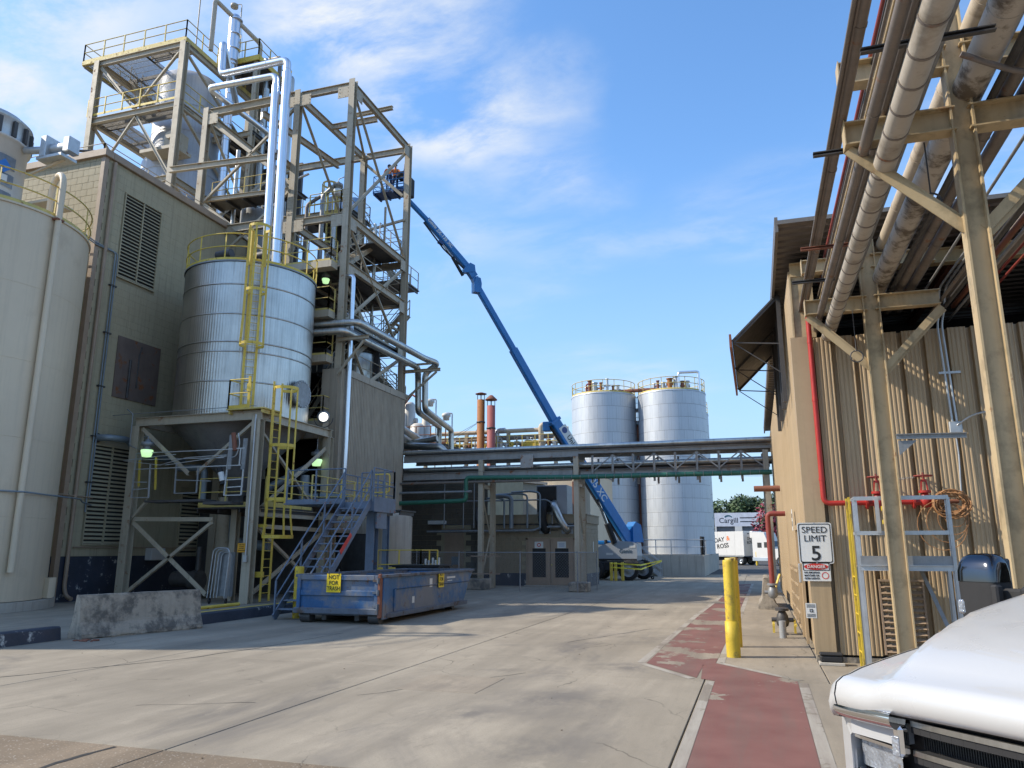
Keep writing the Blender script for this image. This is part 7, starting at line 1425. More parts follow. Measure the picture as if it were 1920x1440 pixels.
# cream buildings
cb_ = thing('cream_building', 'cream panelled building with a sloping parapet behind the pump house', 'building', (-15.5, 50, 0))
b = MB(); poly = [(-18.4, 0), (-13.55, 0), (-13.55, 6.2), (-18.4, 6.8)]; b.add([(x, 50, z) for x, z in poly]+[(x, 58, z) for x, z in poly], [(0, 1, 2, 3), (7, 6, 5, 4), (0, 4, 5, 1), (1, 5, 6, 2), (2, 6, 7, 3), (3, 7, 4, 0)]); m_cream = M('cream_panel', (.52, .47, .38), .6, var=.05, streak=.25); part('wall', b, m_cream, cb_)
b = MB(); b.bar((-18.6, 49.9, 6.9), (-13.3, 49.9, 6.25), .25, .16); part('parapet', b, m_galvd, cb_); b = MB(); b.box((-16.2, 49.985, 0), (-16.17, 49.998, 6.4)); part('joint', b, m_joint, cb_)
cb2 = thing('tall_cream_building', 'paler cream building rising right behind the first cream building', 'building', (-12.5, 53, 0)); b = MB(); b.box((-18, 53, 0), (-11.0, 62, 7.4)); part('wall', b, m_beige, cb2); b = MB(); b.box((-18.05, 52.94, 7.4), (-10.95, 62, 7.5)); part('parapet', b, m_galvd, cb2); b = MB(); b.box((-12.2, 52.7, 3), (-11.4, 52.99, 6.6)); part('rusty_column', b, m_rustp, cb2); b = MB(); b.bbox((-13.4, 52.6, 5.3), (-13.0, 52.99, 5.6), .03); part('wall_lamp', b, m_darkst, cb2)
# ================================================================== BOOM LIFT
P0 = V((-7.75, 50, 2.75)); BK = V((-19.5, 38.0, 23.0)); hd = V((BK.x-P0.x, BK.y-P0.y, 0)).normalized(); NP = V((-hd.y, hd.x, 0))
if NP.y > 0: NP = -NP
def bp(u, v): return at_pl(u, v, P0, NP)
ge = thing('boom_lift', 'blue and grey telescopic boom lift with its boom raised to the steel tower', 'boom lift', (-8.4, 50, 0))
m_boomd = M('boom_underside_blue', (.01, .05, .17), .4, var=.1)
b = MB(); b.bbox((-10.1, 48.9, .55), (-7.1, 51.2, 1.15), .06); part('chassis', b, m_black, ge)
b = MB(); b.bbox((-10.2, 48.75, .5), (-9.3, 49.2, 1.1), .03); part('axle_box', b, m_black, ge)
for x, y in ((-7.75, 48.7), (-9.9, 51.2), (-7.2, 51.3), (-9.95, 48.8)):
    b = MB(); b.lathe((x, y, .62), [(.40, -.2), (.58, -.22), (.62, -.16), (.62, .16), (.58, .22), (.40, .2)], 30, axis=(0, 1, 0)); w_ = part('wheel', b, m_black, ge)
    tr = MB()
    for k_ in range(24): a = k_*math.pi/12; tr.bar((x+.615*math.cos(a), y-.18, .62+.615*math.sin(a)), (x+.615*math.cos(a+.12), y+.18, .62+.615*math.sin(a+.12)), .05, .05)
    part('tread_lugs', tr, m_black, w_, kind='stuff')
    b = MB(); b.lathe((x, y, .62), [(.41, -.19), (.38, -.1), (.16, -.12), (.15, -.19), (0, -.19)], 24, axis=(0, 1, 0)); b.lathe((x, y, .62), [(.41, .19), (.38, .1), (.16, .12), (0, .19)], 24, axis=(0, 1, 0)); part('rim', b, m_wgrey, w_)
b = MB(); pr = [(-9.85, 1.25), (-7.3, 1.2), (-7.22, 1.5), (-7.25, 2.25), (-7.6, 2.38), (-8.4, 2.42), (-9.4, 2.2), (-9.82, 1.95), (-9.9, 1.7)]
n = len(pr); b.add([(x, 49.0, z) for x, z in pr]+[(x, 51.1, z) for x, z in pr], [tuple(range(n))[::-1], tuple(range(n, 2*n))]+[(i, (i+1) % n, (i+1) % n+n, i+n) for i in range(n)]); tc_ = part('turret_cover', b, m_wgrey, ge)
b = MB(); b.box((-9.88, 48.985, 1.2), (-7.25, 48.999, 1.32)); part('black_skirt', b, m_black, tc_)
text('Genie', .34, M('logo_grey', (.05, .09, .13), .5), tc_, (-7.95, 48.99, 1.78), (1, 0, 0), (0, 0, 1), bold=.006)
b = MB(); b.box((-7.7, 48.985, 2.0), (-7.32, 48.998, 2.18)); b.box((-9.2, 48.985, 1.55), (-8.75, 48.998, 1.68)); part('decal', b, m_signw, tc_, kind='stuff')
b = MB(); b.bbox((-9.9, 49.6, 2.2), (-8.7, 50.6, 2.45), .05); part('blue_cover', b, m_boom, ge); b = MB(); b.cyl((-9.3, 49.5, 2.2), (-9.3, 49.5, 2.5), .1, 12); part('cap', b, m_black, ge)
b = MB(); b.bbox((-9.95, 48.6, 1.0), (-9.65, 48.8, 1.35), .03); part('yellow_box', b, m_yelb, ge)
A_, B_, C_, D_ = bp(1180, 1016), bp(1040, 792), bp(962, 655), bp(893, 535)
b = MB(); b.prof(P0+NP*-.42+V((.2, .2, .55)), P0+NP*.42+V((.2, .2, .55)), [(-.42, -.95), (.42, -.95), (.4, .05), (.15, .35), (-.25, .15)]); part('boom_pivot', b, m_boom, ge)
def boom(p, q, w, h, name='boom_section'):
    b = MB(); d, s, u = frame(q-p); c = .06; P = [(-w/2+c, -h/2), (w/2-c, -h/2), (w/2, -h/2+c), (w/2, h/2-c), (w/2-c, h/2), (-w/2+c, h/2), (-w/2, h/2-c), (-w/2, -h/2+c)]
    b.prof(p, q, P); return part(name, b, m_boom, ge), u
s1, u1 = boom(A_, B_, .52, .68); boom(B_-(C_-B_)*.1, C_, .40, .52); boom(C_-(D_-C_)*.05, D_, .32, .40)
b = MB(); b.bar(B_+u1*.0, B_-(A_-B_)*.02, .6, .78); part('boom_collar', b, m_boom, ge); b = MB(); b.bbox(B_-V((.75, .2, .55)), B_-V((.25, -.3, -.05)), .04); part('collar_box', b, m_boom, ge)
b = MB(); b.bar(A_-u1*.5, B_-u1*.45, .22, .05); part('hose_tray', b, m_black, ge)
ca, cb2_ = bp(1152, 1018), bp(1131, 962); b = MB(); b.cyl(ca, (ca+cb2_)/2+(cb2_-ca)*.15, .2, 14); part('lift_cylinder', b, m_black, ge); b = MB(); b.cyl((ca+cb2_)/2, bp(1122, 940), .11, 12); part('cylinder_rod', b, m_chrome, ge); b = MB(); b.bar(bp(1119, 938), bp(1129, 935), .3, .12); part('cylinder_lug', b, m_darkst, ge)
E_, F_, G_, H_ = bp(889, 520), bp(878, 503), bp(800, 412), bp(762, 372)
b = MB(); b.prof(D_-NP*.22, D_+NP*.22, [(-.24, -.5), (.22, -.5), (.24, .1), (.1, .5), (-.2, .45), (-.28, .1)]); part('knuckle', b, m_boom, ge)
b = MB(); b.bar(D_+(D_-C_)*-.02, E_, .34, .42); b.bar(E_, F_+(G_-F_)*.04, .34, .46); part('knuckle_link', b, m_boom, ge)
b = MB(); b.prof(F_-NP*.2, F_+NP*.2, [(-.42, -.2), (.36, -.4), (.38, -.15), (-.05, .32), (-.36, .22)]); part('knuckle', b, m_boom, ge)
s2, u2 = boom(F_, G_, .32, .42); boom(G_-(H_-G_)*.05, H_, .24, .29); boom(H_-(bp(747, 356)-H_)*.1, bp(747, 356), .2, .24)
b = MB(); b.cyl(bp(868, 517), bp(848, 482), .1, 10); part('jib_cylinder', b, m_black, ge); b = MB(); b.cyl(bp(848, 482), bp(826, 452), .06, 10); part('jib_rod', b, m_galv, ge); b = MB(); b.bar(bp(822, 452), bp(831, 458), .25, .2); part('jib_lug', b, m_boomd, ge)
b = MB(); b.tube([F_-u2*.3+NP*.1, bp(838, 462)-u2*.3, G_-u2*.28], .05, 6); part('hose', b, m_black, ge)
def boomtext(s_, size, u_, v_, p, q, w, mat=m_signw):
    d = (p-q).normalized(); yv = frame(d)[2]; d2, si, u = frame(d); text(s_, size, mat, ge, bp(u_, v_)+NP*(w/2), d, V((0, 0, 1)), bold=.008)
boomtext('SX-135 XC', .62, 1109, 904, A_, B_, .53); boomtext('Genie', .3, 809, 421, F_, G_, .33); boomtext('SX-135 XC', .3, 832, 449, F_, G_, .33)
d1 = (A_-B_).normalized(); c_ = bp(1066, 826); b = MB(); ux = u1 if u1.z > 0 else -u1; P = [c_+d1*a+ux*q+NP*.266 for a, q in ((-1.05, -.29), (1.05, -.29), (1.05, .29), (-1.05, .29))]; b.add(P, [(0, 1, 2, 3)]); part('white_decal', b, m_signw, ge)
text('United', .46, m_ink, ge, c_+d1*.3+NP*.268, d1, V((0, 0, 1)), bold=.006); o_ = c_-d1*.75+NP*.272; b = MB(); b.add([o_+d1*(.2*math.cos(a))+ux*(.2*math.sin(a)) for a in [i*.314 for i in range(20)]], [tuple(range(20))]); part('logo_disc', b, M('logo_blue', (.03, .06, .2), .4), ge)
# basket
bz = at(735, 366, y=38.0); bz0 = bz.z; bxc = bz.x; byc = 38.0
b = MB(); b.box((bxc-1.0, byc-.5, bz0), (bxc+1.0, byc+.5, bz0+.05)); 
for i in range(4): b.box((bxc-1.0+i*.62, byc-.5, bz0-.09), (bxc-.9+i*.62, byc+.5, bz0-.001))
bkt = part('basket_floor', b, m_boomd, ge)
b = MB()
cs_ = [(bxc-1.0, byc-.5), (bxc+1.0, byc-.5), (bxc+1.0, byc+.5), (bxc-1.0, byc+.5)]
for hh in (.12, .4, .75, 1.1): b.tube([(x, y, bz0+hh) for x, y in cs_], .03, 6, closed=True)
for x, y in cs_: b.cyl((x, y, bz0), (x, y, bz0+1.1), .03, 6)
for x in (bxc-.5, bxc, bxc+.5):
    for y in (byc-.5, byc+.5): b.cyl((x, y, bz0), (x, y, bz0+1.1), .02, 6)
part('basket_rail', b, m_boom, ge)
b = MB(); b.bbox((bxc+.55, byc-.45, bz0+.75), (bxc+1.0, byc-.05, bz0+1.25), .04); b.bbox((bxc+.95, byc-.3, bz0-.3), (bxc+1.35, byc+.3, bz0+.9), .05); part('control_box', b, m_black, ge)
b = MB(); b.tube(fillet([(bxc+.9, byc-.3, bz0+1.1), (bxc+.95, byc-.3, bz0+1.9), (bxc+1.15, byc-.3, bz0+1.6), (bxc+1.25, byc-.3, bz0+.7)], .3), .05, 8); b.tube(fillet([(bxc+.7, byc-.4, bz0+.8), (bxc+1.3, byc-.5, bz0+.6), (bxc+1.3, byc-.4, bz0-.2)], .3), .04, 8); part('hoses', b, m_boomd, ge)
b = MB(); b.bar((bxc+1.1, byc, bz0+.1), bp(747, 356), .3, .35); part('rotator', b, m_boomd, ge)
b = MB(); b.bbox((bxc-.75, byc+.05, bz0+.05), (bxc-.1, byc+.45, bz0+.42), .03); solo('tool_box', b, m_darkst, 'dark tool box on the basket floor under the left worker', 'tool box')
# ---------------- workers
def person(loc, rz, h, label, bend=0.0, arms=(('L', (.35, .35, -.25)), ('R', (-.3, .3, -.3)))):
    k = h/1.75
    V_, E__, RAD = [], [], []
    def v(p, r): V_.append(Vector(p)*k); RAD.append(r*k); return len(V_)-1
    fb = bend
    pel = v((0, 0, .95), .135); wa = v((0, .03*fb, 1.10), .125); ch = v((0, .12*fb, 1.32), .15); ne = v((0, .2*fb, 1.50), .06); hb = v((0, .24*fb, 1.58), .075); hm = v((0, .27*fb, 1.66), .098); ht = v((0, .27*fb, 1.73), .07); nose = v((0, .27*fb+.1, 1.64), .02)
    for e in ((pel, wa), (wa, ch), (ch, ne), (ne, hb), (hb, hm), (hm, ht), (hm, nose)): E__.append(e)
    hands = []
    for s in (-1, 1):
        hp = v((s*.1, 0, .88), .105); kn = v((s*.12, .05, .50), .07); an = v((s*.12, 0, .1), .045); to = v((s*.14, .16, .04), .04); E__.extend([(pel, hp), (hp, kn), (kn, an), (an, to)])
        sh = v((s*.19, .15*fb, 1.42), .075); el = v((s*.29, .12+.2*fb, 1.19), .048); wr = v((s*.22, .34+.2*fb, 1.12), .032); pm = v((s*.2, .42+.2*fb, 1.12), .036); E__.extend([(ch, sh), (sh, el), (el, wr), (wr, pm)])
        for j in range(4): f1 = v((s*(.2-.035+.023*j), .48+.2*fb-.01*abs(j-1), 1.11), .011); f2 = v((s*(.2-.035+.023*j), .51+.2*fb-.012*abs(j-1), 1.085), .010); E__.extend([(pm, f1), (f1, f2)])
        t1 = v((s*(.2-.055), .43+.2*fb, 1.10), .012); t2 = v((s*(.2-.06), .47+.2*fb, 1.09), .010); E__.extend([(pm, t1), (t1, t2)])
    me = bpy.data.meshes.new('person'); me.from_pydata(V_, E__, []); o = bpy.data.objects.new('tmp', me); COL.objects.link(o)
    md = o.modifiers.new('s', 'SKIN'); md.use_smooth_shade = True
    for i, r in enumerate(RAD): me.skin_vertices[0].data[i].radius = (r, r*(.8 if i in (pel, wa, ch) else 1))
    me.skin_vertices[0].data[0].use_root = True
    o.modifiers.new('u', 'SUBSURF').levels = 1
    dg = bpy.context.evaluated_depsgraph_get(); m2 = bpy.data.meshes.new_from_object(o.evaluated_get(dg)); bpy.data.objects.remove(o)
    m2.materials.clear()
    for m_ in (m_skin, m_hiv, m_jean, m_black): m2.materials.append(m_)
    for p in m2.polygons:
        c = p.center/k; p.use_smooth = True
        p.material_index = 3 if c.z < .13 else 2 if c.z < 1.0 and abs(c.x) < .26 and c.y < .25 else 0 if (c.z > 1.5 or c.y > .30+.2*fb) else 1
    t = thing('person', label, 'person', loc, 'workers in the lift basket', (0, 0, rz)); bo = bpy.data.objects.new('body', m2); COL.objects.link(bo); bo.parent = t
    c0 = V((0, .27*fb, 1.70))*k
    b = MB(); b.lathe(c0, [(.118*k, -.03*k), (.115*k, .02*k), (.08*k, .075*k), (0, .09*k)], 16); b.ext([(-.09*k, c0.y+.06*k), (.09*k, c0.y+.06*k), (.07*k, c0.y+.2*k), (-.07*k, c0.y+.2*k)], c0.z-.03*k, c0.z-.015*k); part('cap', b, m_navy, t)
    b = MB()
    for s in (-1, 1): b.tube([V((s*.1, -.13+.1*fb, 1.02))*k, V((s*.1, -.125+.14*fb, 1.3))*k, V((s*.1, .02+.16*fb, 1.47))*k, V((s*.1, .16+.12*fb, 1.3))*k, V((s*.09, .13+.02, 1.02))*k], .02*k, 5)
    b.torus(V((0, 0.0, 1.0))*k, .16*k, .025*k, 18, 5); part('harness', b, m_darkst, t)
    return t
person((bxc-.35, byc+.24, bz0+.42), R(35), 1.80, 'worker in orange shirt and dark cap standing higher at the left of the basket', .5)
person((bxc+.28, byc-.18, bz0+.05), R(-160), 1.75, 'worker in orange shirt and jeans standing lower beside the basket controls', .6)
# tape, posts, dolly round the lift
pp_ = []
for i, u_ in enumerate((1147, 1155, 1168)):
    q = at(u_, 1089, z=0); b = MB(); b.bbox((q.x-.085, q.y-.085, 0), (q.x+.085, q.y+.085, 1.12), .015); solo('guard_post', b, m_yel, ('leftmost square yellow guard post before the boom lift', 'middle square yellow guard post before the boom lift', 'rightmost square yellow guard post before the boom lift wheel')[i], 'post', 'square yellow guard posts by the boom lift'); pp_.append(q)
b = MB()
for (z0, z1, yy) in ((1.05, 1.2, .14), (.8, 1.15, .15)):
    pts = [pp_[0]+V((0, -yy, z0)), pp_[1]+V((0, -yy, z0)), pp_[2]+V((0, -yy, z0-.03)), V((-6.9, 48.2, z0-.1)), V((-5.9, 50.5, z1))]
    P = []
    for a, c in zip(pts[:-1], pts[1:]): P += [a.lerp(c, t/4) for t in range(4)]
    P.append(pts[-1])
    for i in range(len(P)-1): w = V((.02*math.sin(i), .02*math.cos(i*1.7), .04)); b.add([P[i]-w, P[i+1]-w, P[i+1]+w, P[i]+w], [(0, 1, 2, 3)])
solo('caution_tape', b, m_tape, 'yellow caution tape strung from the guard posts toward the silo stair', 'tape')
q = at(1215, 1086, z=0); t = thing('hand_dolly', 'small black wheeled dolly beside the boom lift tyre', 'dolly', q)
b = MB(); b.bbox(q+V((-.45, -.2, .14)), q+V((.4, .2, .2)), .02); b.tube([q+V((-.4, 0, .2)), q+V((-.42, 0, .8)), q+V((-.1, 0, .85))], .025, 6); part('frame', b, m_black, t)
for x in (-.35, .3): b = MB(); b.lathe(q+V((x, 0, .1)), [(.05, -.15), (.1, -.15), (.1, .15), (.05, .15)], 12, axis=(0, 1, 0)); part('wheel', b, m_black, t)

# ================================================================== FAR YARD: TRAILER, TRACTOR, OFFICE, TREES
TA = R(-35); tq = at(1396, 1052, y=100)
tl = thing('semi_trailer', 'white box trailer parked beyond the silos behind the yellow post', 'trailer', (tq.x, 100, 0), None, (0, 0, TA))
# local frame: +x forward (to the tractor), front right corner at origin, body towards +y
b = MB(); b.box((-14, .0, 1.15), (-.04, 2.55, 4.1)); part('box_body', b, m_white, tl)
for i in range(11): b = MB(); b.box((-13.95+i*1.27, -.02, 1.2), (-13.95+i*1.27+1.25, -.001, 4.05)); part('side_panel', b, m_white, tl)
b = MB(); b.bbox((-.039, -.03, 1.1), (.06, 2.58, 4.14), .02); part('front_wall', b, m_white, tl)
b = MB(); b.box((-14, -.03, 1.0), (0, .02, 1.149)); part('bottom_rail', b, m_galvd, tl)
m_dr = M('print_orange', (.7, .18, .04), .5)
for s_, z in (('DAY', 3.05), ('ROSS', 2.3)): text(s_, .78, m_ink, tl, (-3.6 if s_ == 'DAY' else -3.1, -.03, z), (1, 0, .12), (0.15, 0, 1), bold=.015)
text('&', .78, m_dr, tl, (-2.25, -.03, 3.25), (1, 0, .12), (.15, 0, 1), bold=.015)
for s_, z in (('DAY', 3.25), ('ROSS', 2.75)): text(s_, .5, m_ink, tl, (.065, 1.25, z), (0, 1, .12), (0, .15, 1), bold=.01)
b = MB(); b.box((.062, .8, 3.75), (.068, 1.2, 3.9)); b.box((.062, 1.5, 3.7), (.068, 2.2, 3.8)); part('front_marks', b, m_darkst, tl, kind='stuff')
def wheel(t, c, r, w, par=None, ax=(0, 1, 0)):
    b = MB(); b.lathe(c, [(r*.6, -w/2), (r*.95, -w/2), (r, -w/2+.04), (r, w/2-.04), (r*.95, w/2), (r*.6, w/2)], 26, axis=ax); w_ = part('wheel', b, m_black, t); b = MB(); b.lathe(c, [(r*.61, -w*.45), (r*.55, -w*.25), (r*.25, -w*.2), (r*.2, -w*.48), (0, -w*.48)], 22, axis=ax); b.lathe(c, [(r*.61, w*.45), (r*.55, w*.25), (r*.25, w*.2), (r*.2, w*.48), (0, w*.48)], 22, axis=ax); part('rim', b, m_galv, w_); return w_
for x in (-12.6, -11.3): wheel(tl, (x, .35, .52), .52, .5); wheel(tl, (x, 2.2, .52), .52, .5)
b = MB(); b.box((-9, .6, .6), (-1, 1.9, 1.0)); part('chassis', b, m_black, tl)
ct_ = V((math.cos(TA), math.sin(TA), 0)); lt_ = V((-math.sin(TA), math.cos(TA), 0))
tr_ = thing('truck_tractor', 'white highway tractor cab coupled to the white box trailer', 'truck', V((tq.x, 100, 0))+ct_*.3, None, (0, 0, TA))
b = MB(); b.box((-3.0, .85, .75), (5.6, 1.7, 1.0)); part('chassis', b, m_black, tr_)
for x in (-2.2, -.9, 4.6): wheel(tr_, (x, .3, .52), .52, .38 if x > 0 else .55); wheel(tr_, (x, 2.25, .52), .52, .38 if x > 0 else .55)
b = MB(); pr = [(.9, .9), (3.4, .9), (3.4, 2.2), (3.0, 2.9), (2.6, 3.9), (1.2, 4.0), (.9, 3.9)]; n = len(pr); b.add([(x, .12, z) for x, z in pr]+[(x, 2.43, z) for x, z in pr], [tuple(range(n)), tuple(range(n, 2*n))[::-1]]+[(i, (i+1) % n, (i+1) % n+n, i+n) for i in range(n)]); cab_ = part('cab', b, m_white, tr_)
b = MB(); pr = [(3.41, .7), (5.7, .65), (5.75, 1.4), (5.4, 1.75), (3.41, 2.05)]; n = len(pr); b.add([(x, .3, z) for x, z in pr]+[(x, 2.25, z) for x, z in pr], [tuple(range(n)), tuple(range(n, 2*n))[::-1]]+[(i, (i+1) % n, (i+1) % n+n, i+n) for i in range(n)]); part('bonnet', b, m_white, tr_)
b = MB(); b.box((2.55, .105, 2.1), (3.25, .119, 2.75)); b.box((1.6, .105, 2.1), (2.2, .119, 2.7)); part('side_window', b, m_glass, tr_); b = MB(); b.add([(3.42, .3, 2.25), (3.42, 2.25, 2.25), (3.05, 2.2, 2.88), (3.05, .35, 2.88)], [(0, 1, 2, 3)]); part('windscreen', b, m_glass, tr_)
b = MB(); b.bbox((.8, .05, .5), (3.0, .3, .95), .05); part('fuel_tank', b, m_alu, tr_); b = MB(); b.bbox((.4, .3, 3.2), (.9, 2.25, 4.1), .1); part('roof_fairing', b, m_white, tr_); b = MB(); b.bbox((3.35, -.15, 1.9), (3.5, .05, 2.6), .03); part('mirror', b, m_black, tr_)
q = at(1420, 1060, z=0); bollard(q.x, q.y, at(1414, 1034, y=q.y).z, .14, 'leaning yellow post in front of the white box trailer', 0, None, cap=False)
q = at(1339, 962, y=150); q2 = at(1410, 995, y=150); of = thing('office_building', 'grey office building with a large white fascia sign beyond the trailer', 'building', (q.x, 150, 0))
b = MB(); b.box((q.x+.3, 150.3, 0), (q.x+22, 165, q.z-.3)); part('wall', b, M('office_grey', (.16, .16, .17), .7), of); b = MB(); b.box((q.x, 149.9, q.z-2.5), (q.x+22, 150.29, q.z)); part('fascia', b, M('fascia_white', (.58, .60, .66), .5), of)
b = MB(); b.box((q.x+.0, 149.9, 0), (q.x+.3, 150.28, q.z-2.51)); b.box((q.x+3.6, 149.9, 0), (q.x+4.9, 150.28, q.z-2.51)); part('pillar', b, m_white, of)
text('Cargill', 1.35, m_navy, of, (q.x+2.55, 149.9, q.z-1.45), (1, 0, 0), (0, 0, 1), bold=.02); b = MB(); b.add([(q.x+2.5+.75*math.cos(a), 149.88, q.z-.95+.55*math.sin(a)) for a in [.35+i*.22 for i in range(12)]]+[(q.x+2.55+.62*math.cos(a), 149.88, q.z-1.05+.38*math.sin(a)) for a in [.35+i*.22 for i in range(12)][::-1]], [tuple(range(24))]); part('logo_leaf', b, M('logo_teal', (.02, .10, .14), .4), of)
for z in (-.95, -1.65): b = MB(); b.box((q.x+4.6, 149.89, q.z+z-.1), (q.x+7.4, 149.899, q.z+z+.1)); part('small_print', b, m_navy, of)
def leafmat(name, c1, c2):
    m = bpy.data.materials.new(name); m.use_nodes = True; t = m.node_tree; b = t.nodes['Principled BSDF']; b.inputs['Roughness'].default_value = .7
    g = t.nodes.new('ShaderNodeTexCoord'); n = t.nodes.new('ShaderNodeTexNoise'); n.inputs['Scale'].default_value = .5; n.inputs['Detail'].default_value = 8; t.links.new(g.outputs['Object'], n.inputs['Vector'])
    r = t.nodes.new('ShaderNodeMapRange'); r.inputs[1].default_value = .35; r.inputs[2].default_value = .65; t.links.new(n.outputs[0], r.inputs[0])
    x = t.nodes.new('ShaderNodeMix'); x.data_type = 'RGBA'; t.links.new(r.outputs[0], x.inputs[0]); x.inputs[6].default_value = c1+(1,); x.inputs[7].default_value = c2+(1,); t.links.new(x.outputs[2], b.inputs['Base Color']); return m
m_leaf = leafmat('leaf_green', (.03, .055, .022), (.07, .115, .04)); m_flow = leafmat('blossom', (.16, .02, .04), (.36, .06, .09)); m_bark = M('bark', (.12, .09, .065), .9, bump=.4)
def leaves(n, rad, zc, ls, squash=.8, lobes=9, seed=1):
    rr = random.Random(seed); b = MB(); L_ = [(V((rr.uniform(-.55, .55)*rad, rr.uniform(-.55, .55)*rad, zc+rr.uniform(-.5, .5)*rad*squash)), rad*rr.uniform(.38, .58)) for _ in range(lobes)]
    for i in range(n):
        c, r = rr.choice(L_); d = V((rr.gauss(0, 1), rr.gauss(0, 1), rr.gauss(0, 1))).normalized(); p = c+d*r*rr.uniform(.7, 1.05); a = V((rr.gauss(0, 1), rr.gauss(0, 1), rr.gauss(0, .6))).normalized(); e = a.cross(d+V((0, 0, .3))).normalized(); s = ls*rr.uniform(.6, 1.4)
        b.add([p-a*s, p+e*s*.5, p+a*s, p-e*s*.5], [(0, 1, 2, 3)])
    return b
def trunk(h, r):
    b = MB(); b.tube([(0, 0, 0), (.1, 0, h*.35), (.0, .1, h*.7), (.1, 0, h)], [r, r*.8, r*.5, r*.2], 8)
    for a in range(4): an = a*1.6+.4; b.tube([(0, 0, h*.4+a*h*.08), (math.cos(an)*h*.14, math.sin(an)*h*.14, h*.6+a*h*.06), (math.cos(an)*h*.26, math.sin(an)*h*.26, h*.78+a*.05*h)], [r*.45, r*.3, r*.1], 6)
    return b
TM = [(leaves(2600, 5.2, 9.2+.6*i, .42, .9, 11, 20+i).mesh('crown', m_leaf), trunk(11, .35).mesh('trunk', m_bark)) for i in range(3)]
TREES = [(-10, 195, 1.05), (-5.2, 188, 1.0), (-.5, 192, .97), (4.2, 186, 1.05), (9.5, 193, 1.1), (-15.5, 190, 1.1), (15, 188, 1.05), (21, 194, 1.15), (-22, 192, 1.1), (28, 190, 1.05), (-30, 196, 1.2), (36, 195, 1.1)]
TL = ['tree at the edge of the right silo in the far treeline', 'tree above the left end of the fascia sign', 'tree above the middle of the far fascia sign', 'tree behind the red blossoming shrub', 'tree behind the far pipe bridge column', 'tree hidden by the right silo in the far treeline', 'tree behind the shed corner in the far treeline', 'tree behind the shed, second from its corner', 'tree behind the gap of the silos', 'tree behind the shed middle', 'tree hidden behind the left silo', 'tree farthest right in the far treeline']
for i, (x, y, s) in enumerate(TREES):
    t = thing('tree', 'dark green leafy '+TL[i], 'tree', (x, y, 0), 'treeline beyond the office building'); t.scale = (s, s, s*.98); t.rotation_euler = (0, 0, i*1.3); ORG[t.name] = (0, 0, 0)
    for nm, me in zip(('crown', 'trunk'), TM[i % 3]): o = bpy.data.objects.new(nm, me); COL.objects.link(o); o.parent = t
for i, (x, y, s, lab) in enumerate(((3.1, 118, 1.12, 'red blossoming crape myrtle beside the office sign'), (6.2, 121, 1.05, 'red blossoming crape myrtle behind the pipe bridge column and shed corner'))):
    t = thing('flowering_tree', lab, 'tree', (x, y, 0), 'red blossoming trees'); t.scale = (s, s, s); ORG[t.name] = (0, 0, 0)
    if i == 0: FM = (leaves(2200, 3.1, 5.0, .22, .75, 12, 5).mesh('crown', m_flow), leaves(700, 2.8, 4.7, .24, .8, 10, 6).mesh('foliage', m_leaf), trunk(5, .16).mesh('trunk', m_bark))
    for nm, me in zip(('crown', 'foliage', 'trunk'), FM): o = bpy.data.objects.new(nm, me); COL.objects.link(o); o.parent = t
for i, z in enumerate((19.0, 16.3)): b = MB(); b.tube([(-40, 160, z+1.5), (0, 160, z), (45, 160, z-1)], .03, 4); solo('power_line', b, m_black, ('upper power line crossing the sky right of the silos', 'lower power line crossing the sky right of the silos')[i], 'wire')

# ================================================================== WHITE PICKUP
PO = V((1.0, 3.35, 0)); PA = R(-138)
tk_ = thing('pickup_truck', 'white pickup truck with chrome headlight surround in the right foreground', 'pickup', PO, None, (0, 0, PA)); tk_.scale = (1.12, 1.12, 1.12)
def hz(x, y):           # hood height: fender line, then the raised dome inside the crease
    a = abs(y); t = min(1, max(0, -x/1.5)); f = 1.185-.02*a**2+.235*t**.85; d = 1.215-.035*a**2+.365*t**.60
    kc = .735+.165*min(1, t/.45)**.8; k = min(1, max(0, (a-(kc-.115))/.115)); k = k*k*(3-2*k)
    z = d+(f-d)*k
    if a > .93: z -= (a-.93)**2*12
    return z-.006*math.exp(-((a-.34)/.03)**2)*min(1, max(0, (t-.2)/.2))
def xf(y): a = abs(y); return .05-.05*a**2-.16*max(0, a-.72)**2*4
ysl = [-1.0+.04*i for i in range(51)]; YH = [y for y in ysl]
def hood_rows(y):
    x0 = xf(y); z0 = hz(0, y); P = [(x0-.03, z0-.136), (x0-.004, z0-.13), (x0+.014, z0-.108), (x0+.02, z0-.07), (x0+.004, z0-.025), (x0-.035, z0-.004), (x0-.08, z0+.004)]
    for i in range(1, 22): xx = x0-.08-(1.42+x0)*i/21; P.append((xx, hz(xx+.07, y)))
    return P
def grid(cols, name, m, par):
    b = MB(); n = len(cols[0]); b.add([p for c in cols for p in c], [(i*n+j, i*n+j+1, (i+1)*n+j+1, (i+1)*n+j) for i in range(len(cols)-1) for j in range(n-1)], True); return part(name, b, m, par)
grid([[(x, y, z) for x, z in hood_rows(y)] for y in YH if abs(y) <= .925], 'hood', m_truckw, tk_)
for s in (-1, 1):
    cols = []
    for y in (.931, .95, .97, .985, 1.0, 1.012, 1.015, 1.015, 1.015):
        k_ = len(cols); R_ = hood_rows(min(y, 1.0)); drop = (0, 0, .004, .012, .03, .07, .16, .35, .62)[k_]
        cols.append([((x-.012 if j > 5 else min(x, -.13-.02*k_)) if k_ > 3 else x, s*y, z-drop*(1 if j > 5 else .12)) for j, (x, z) in enumerate(R_)])
    grid(cols, 'fender', m_truckw, tk_)
b = MB(); b.box((-1.5, -.9, .5), (-.12, .9, 1.02)); part('engine_bay', b, m_black, tk_)
m_gap = m_black
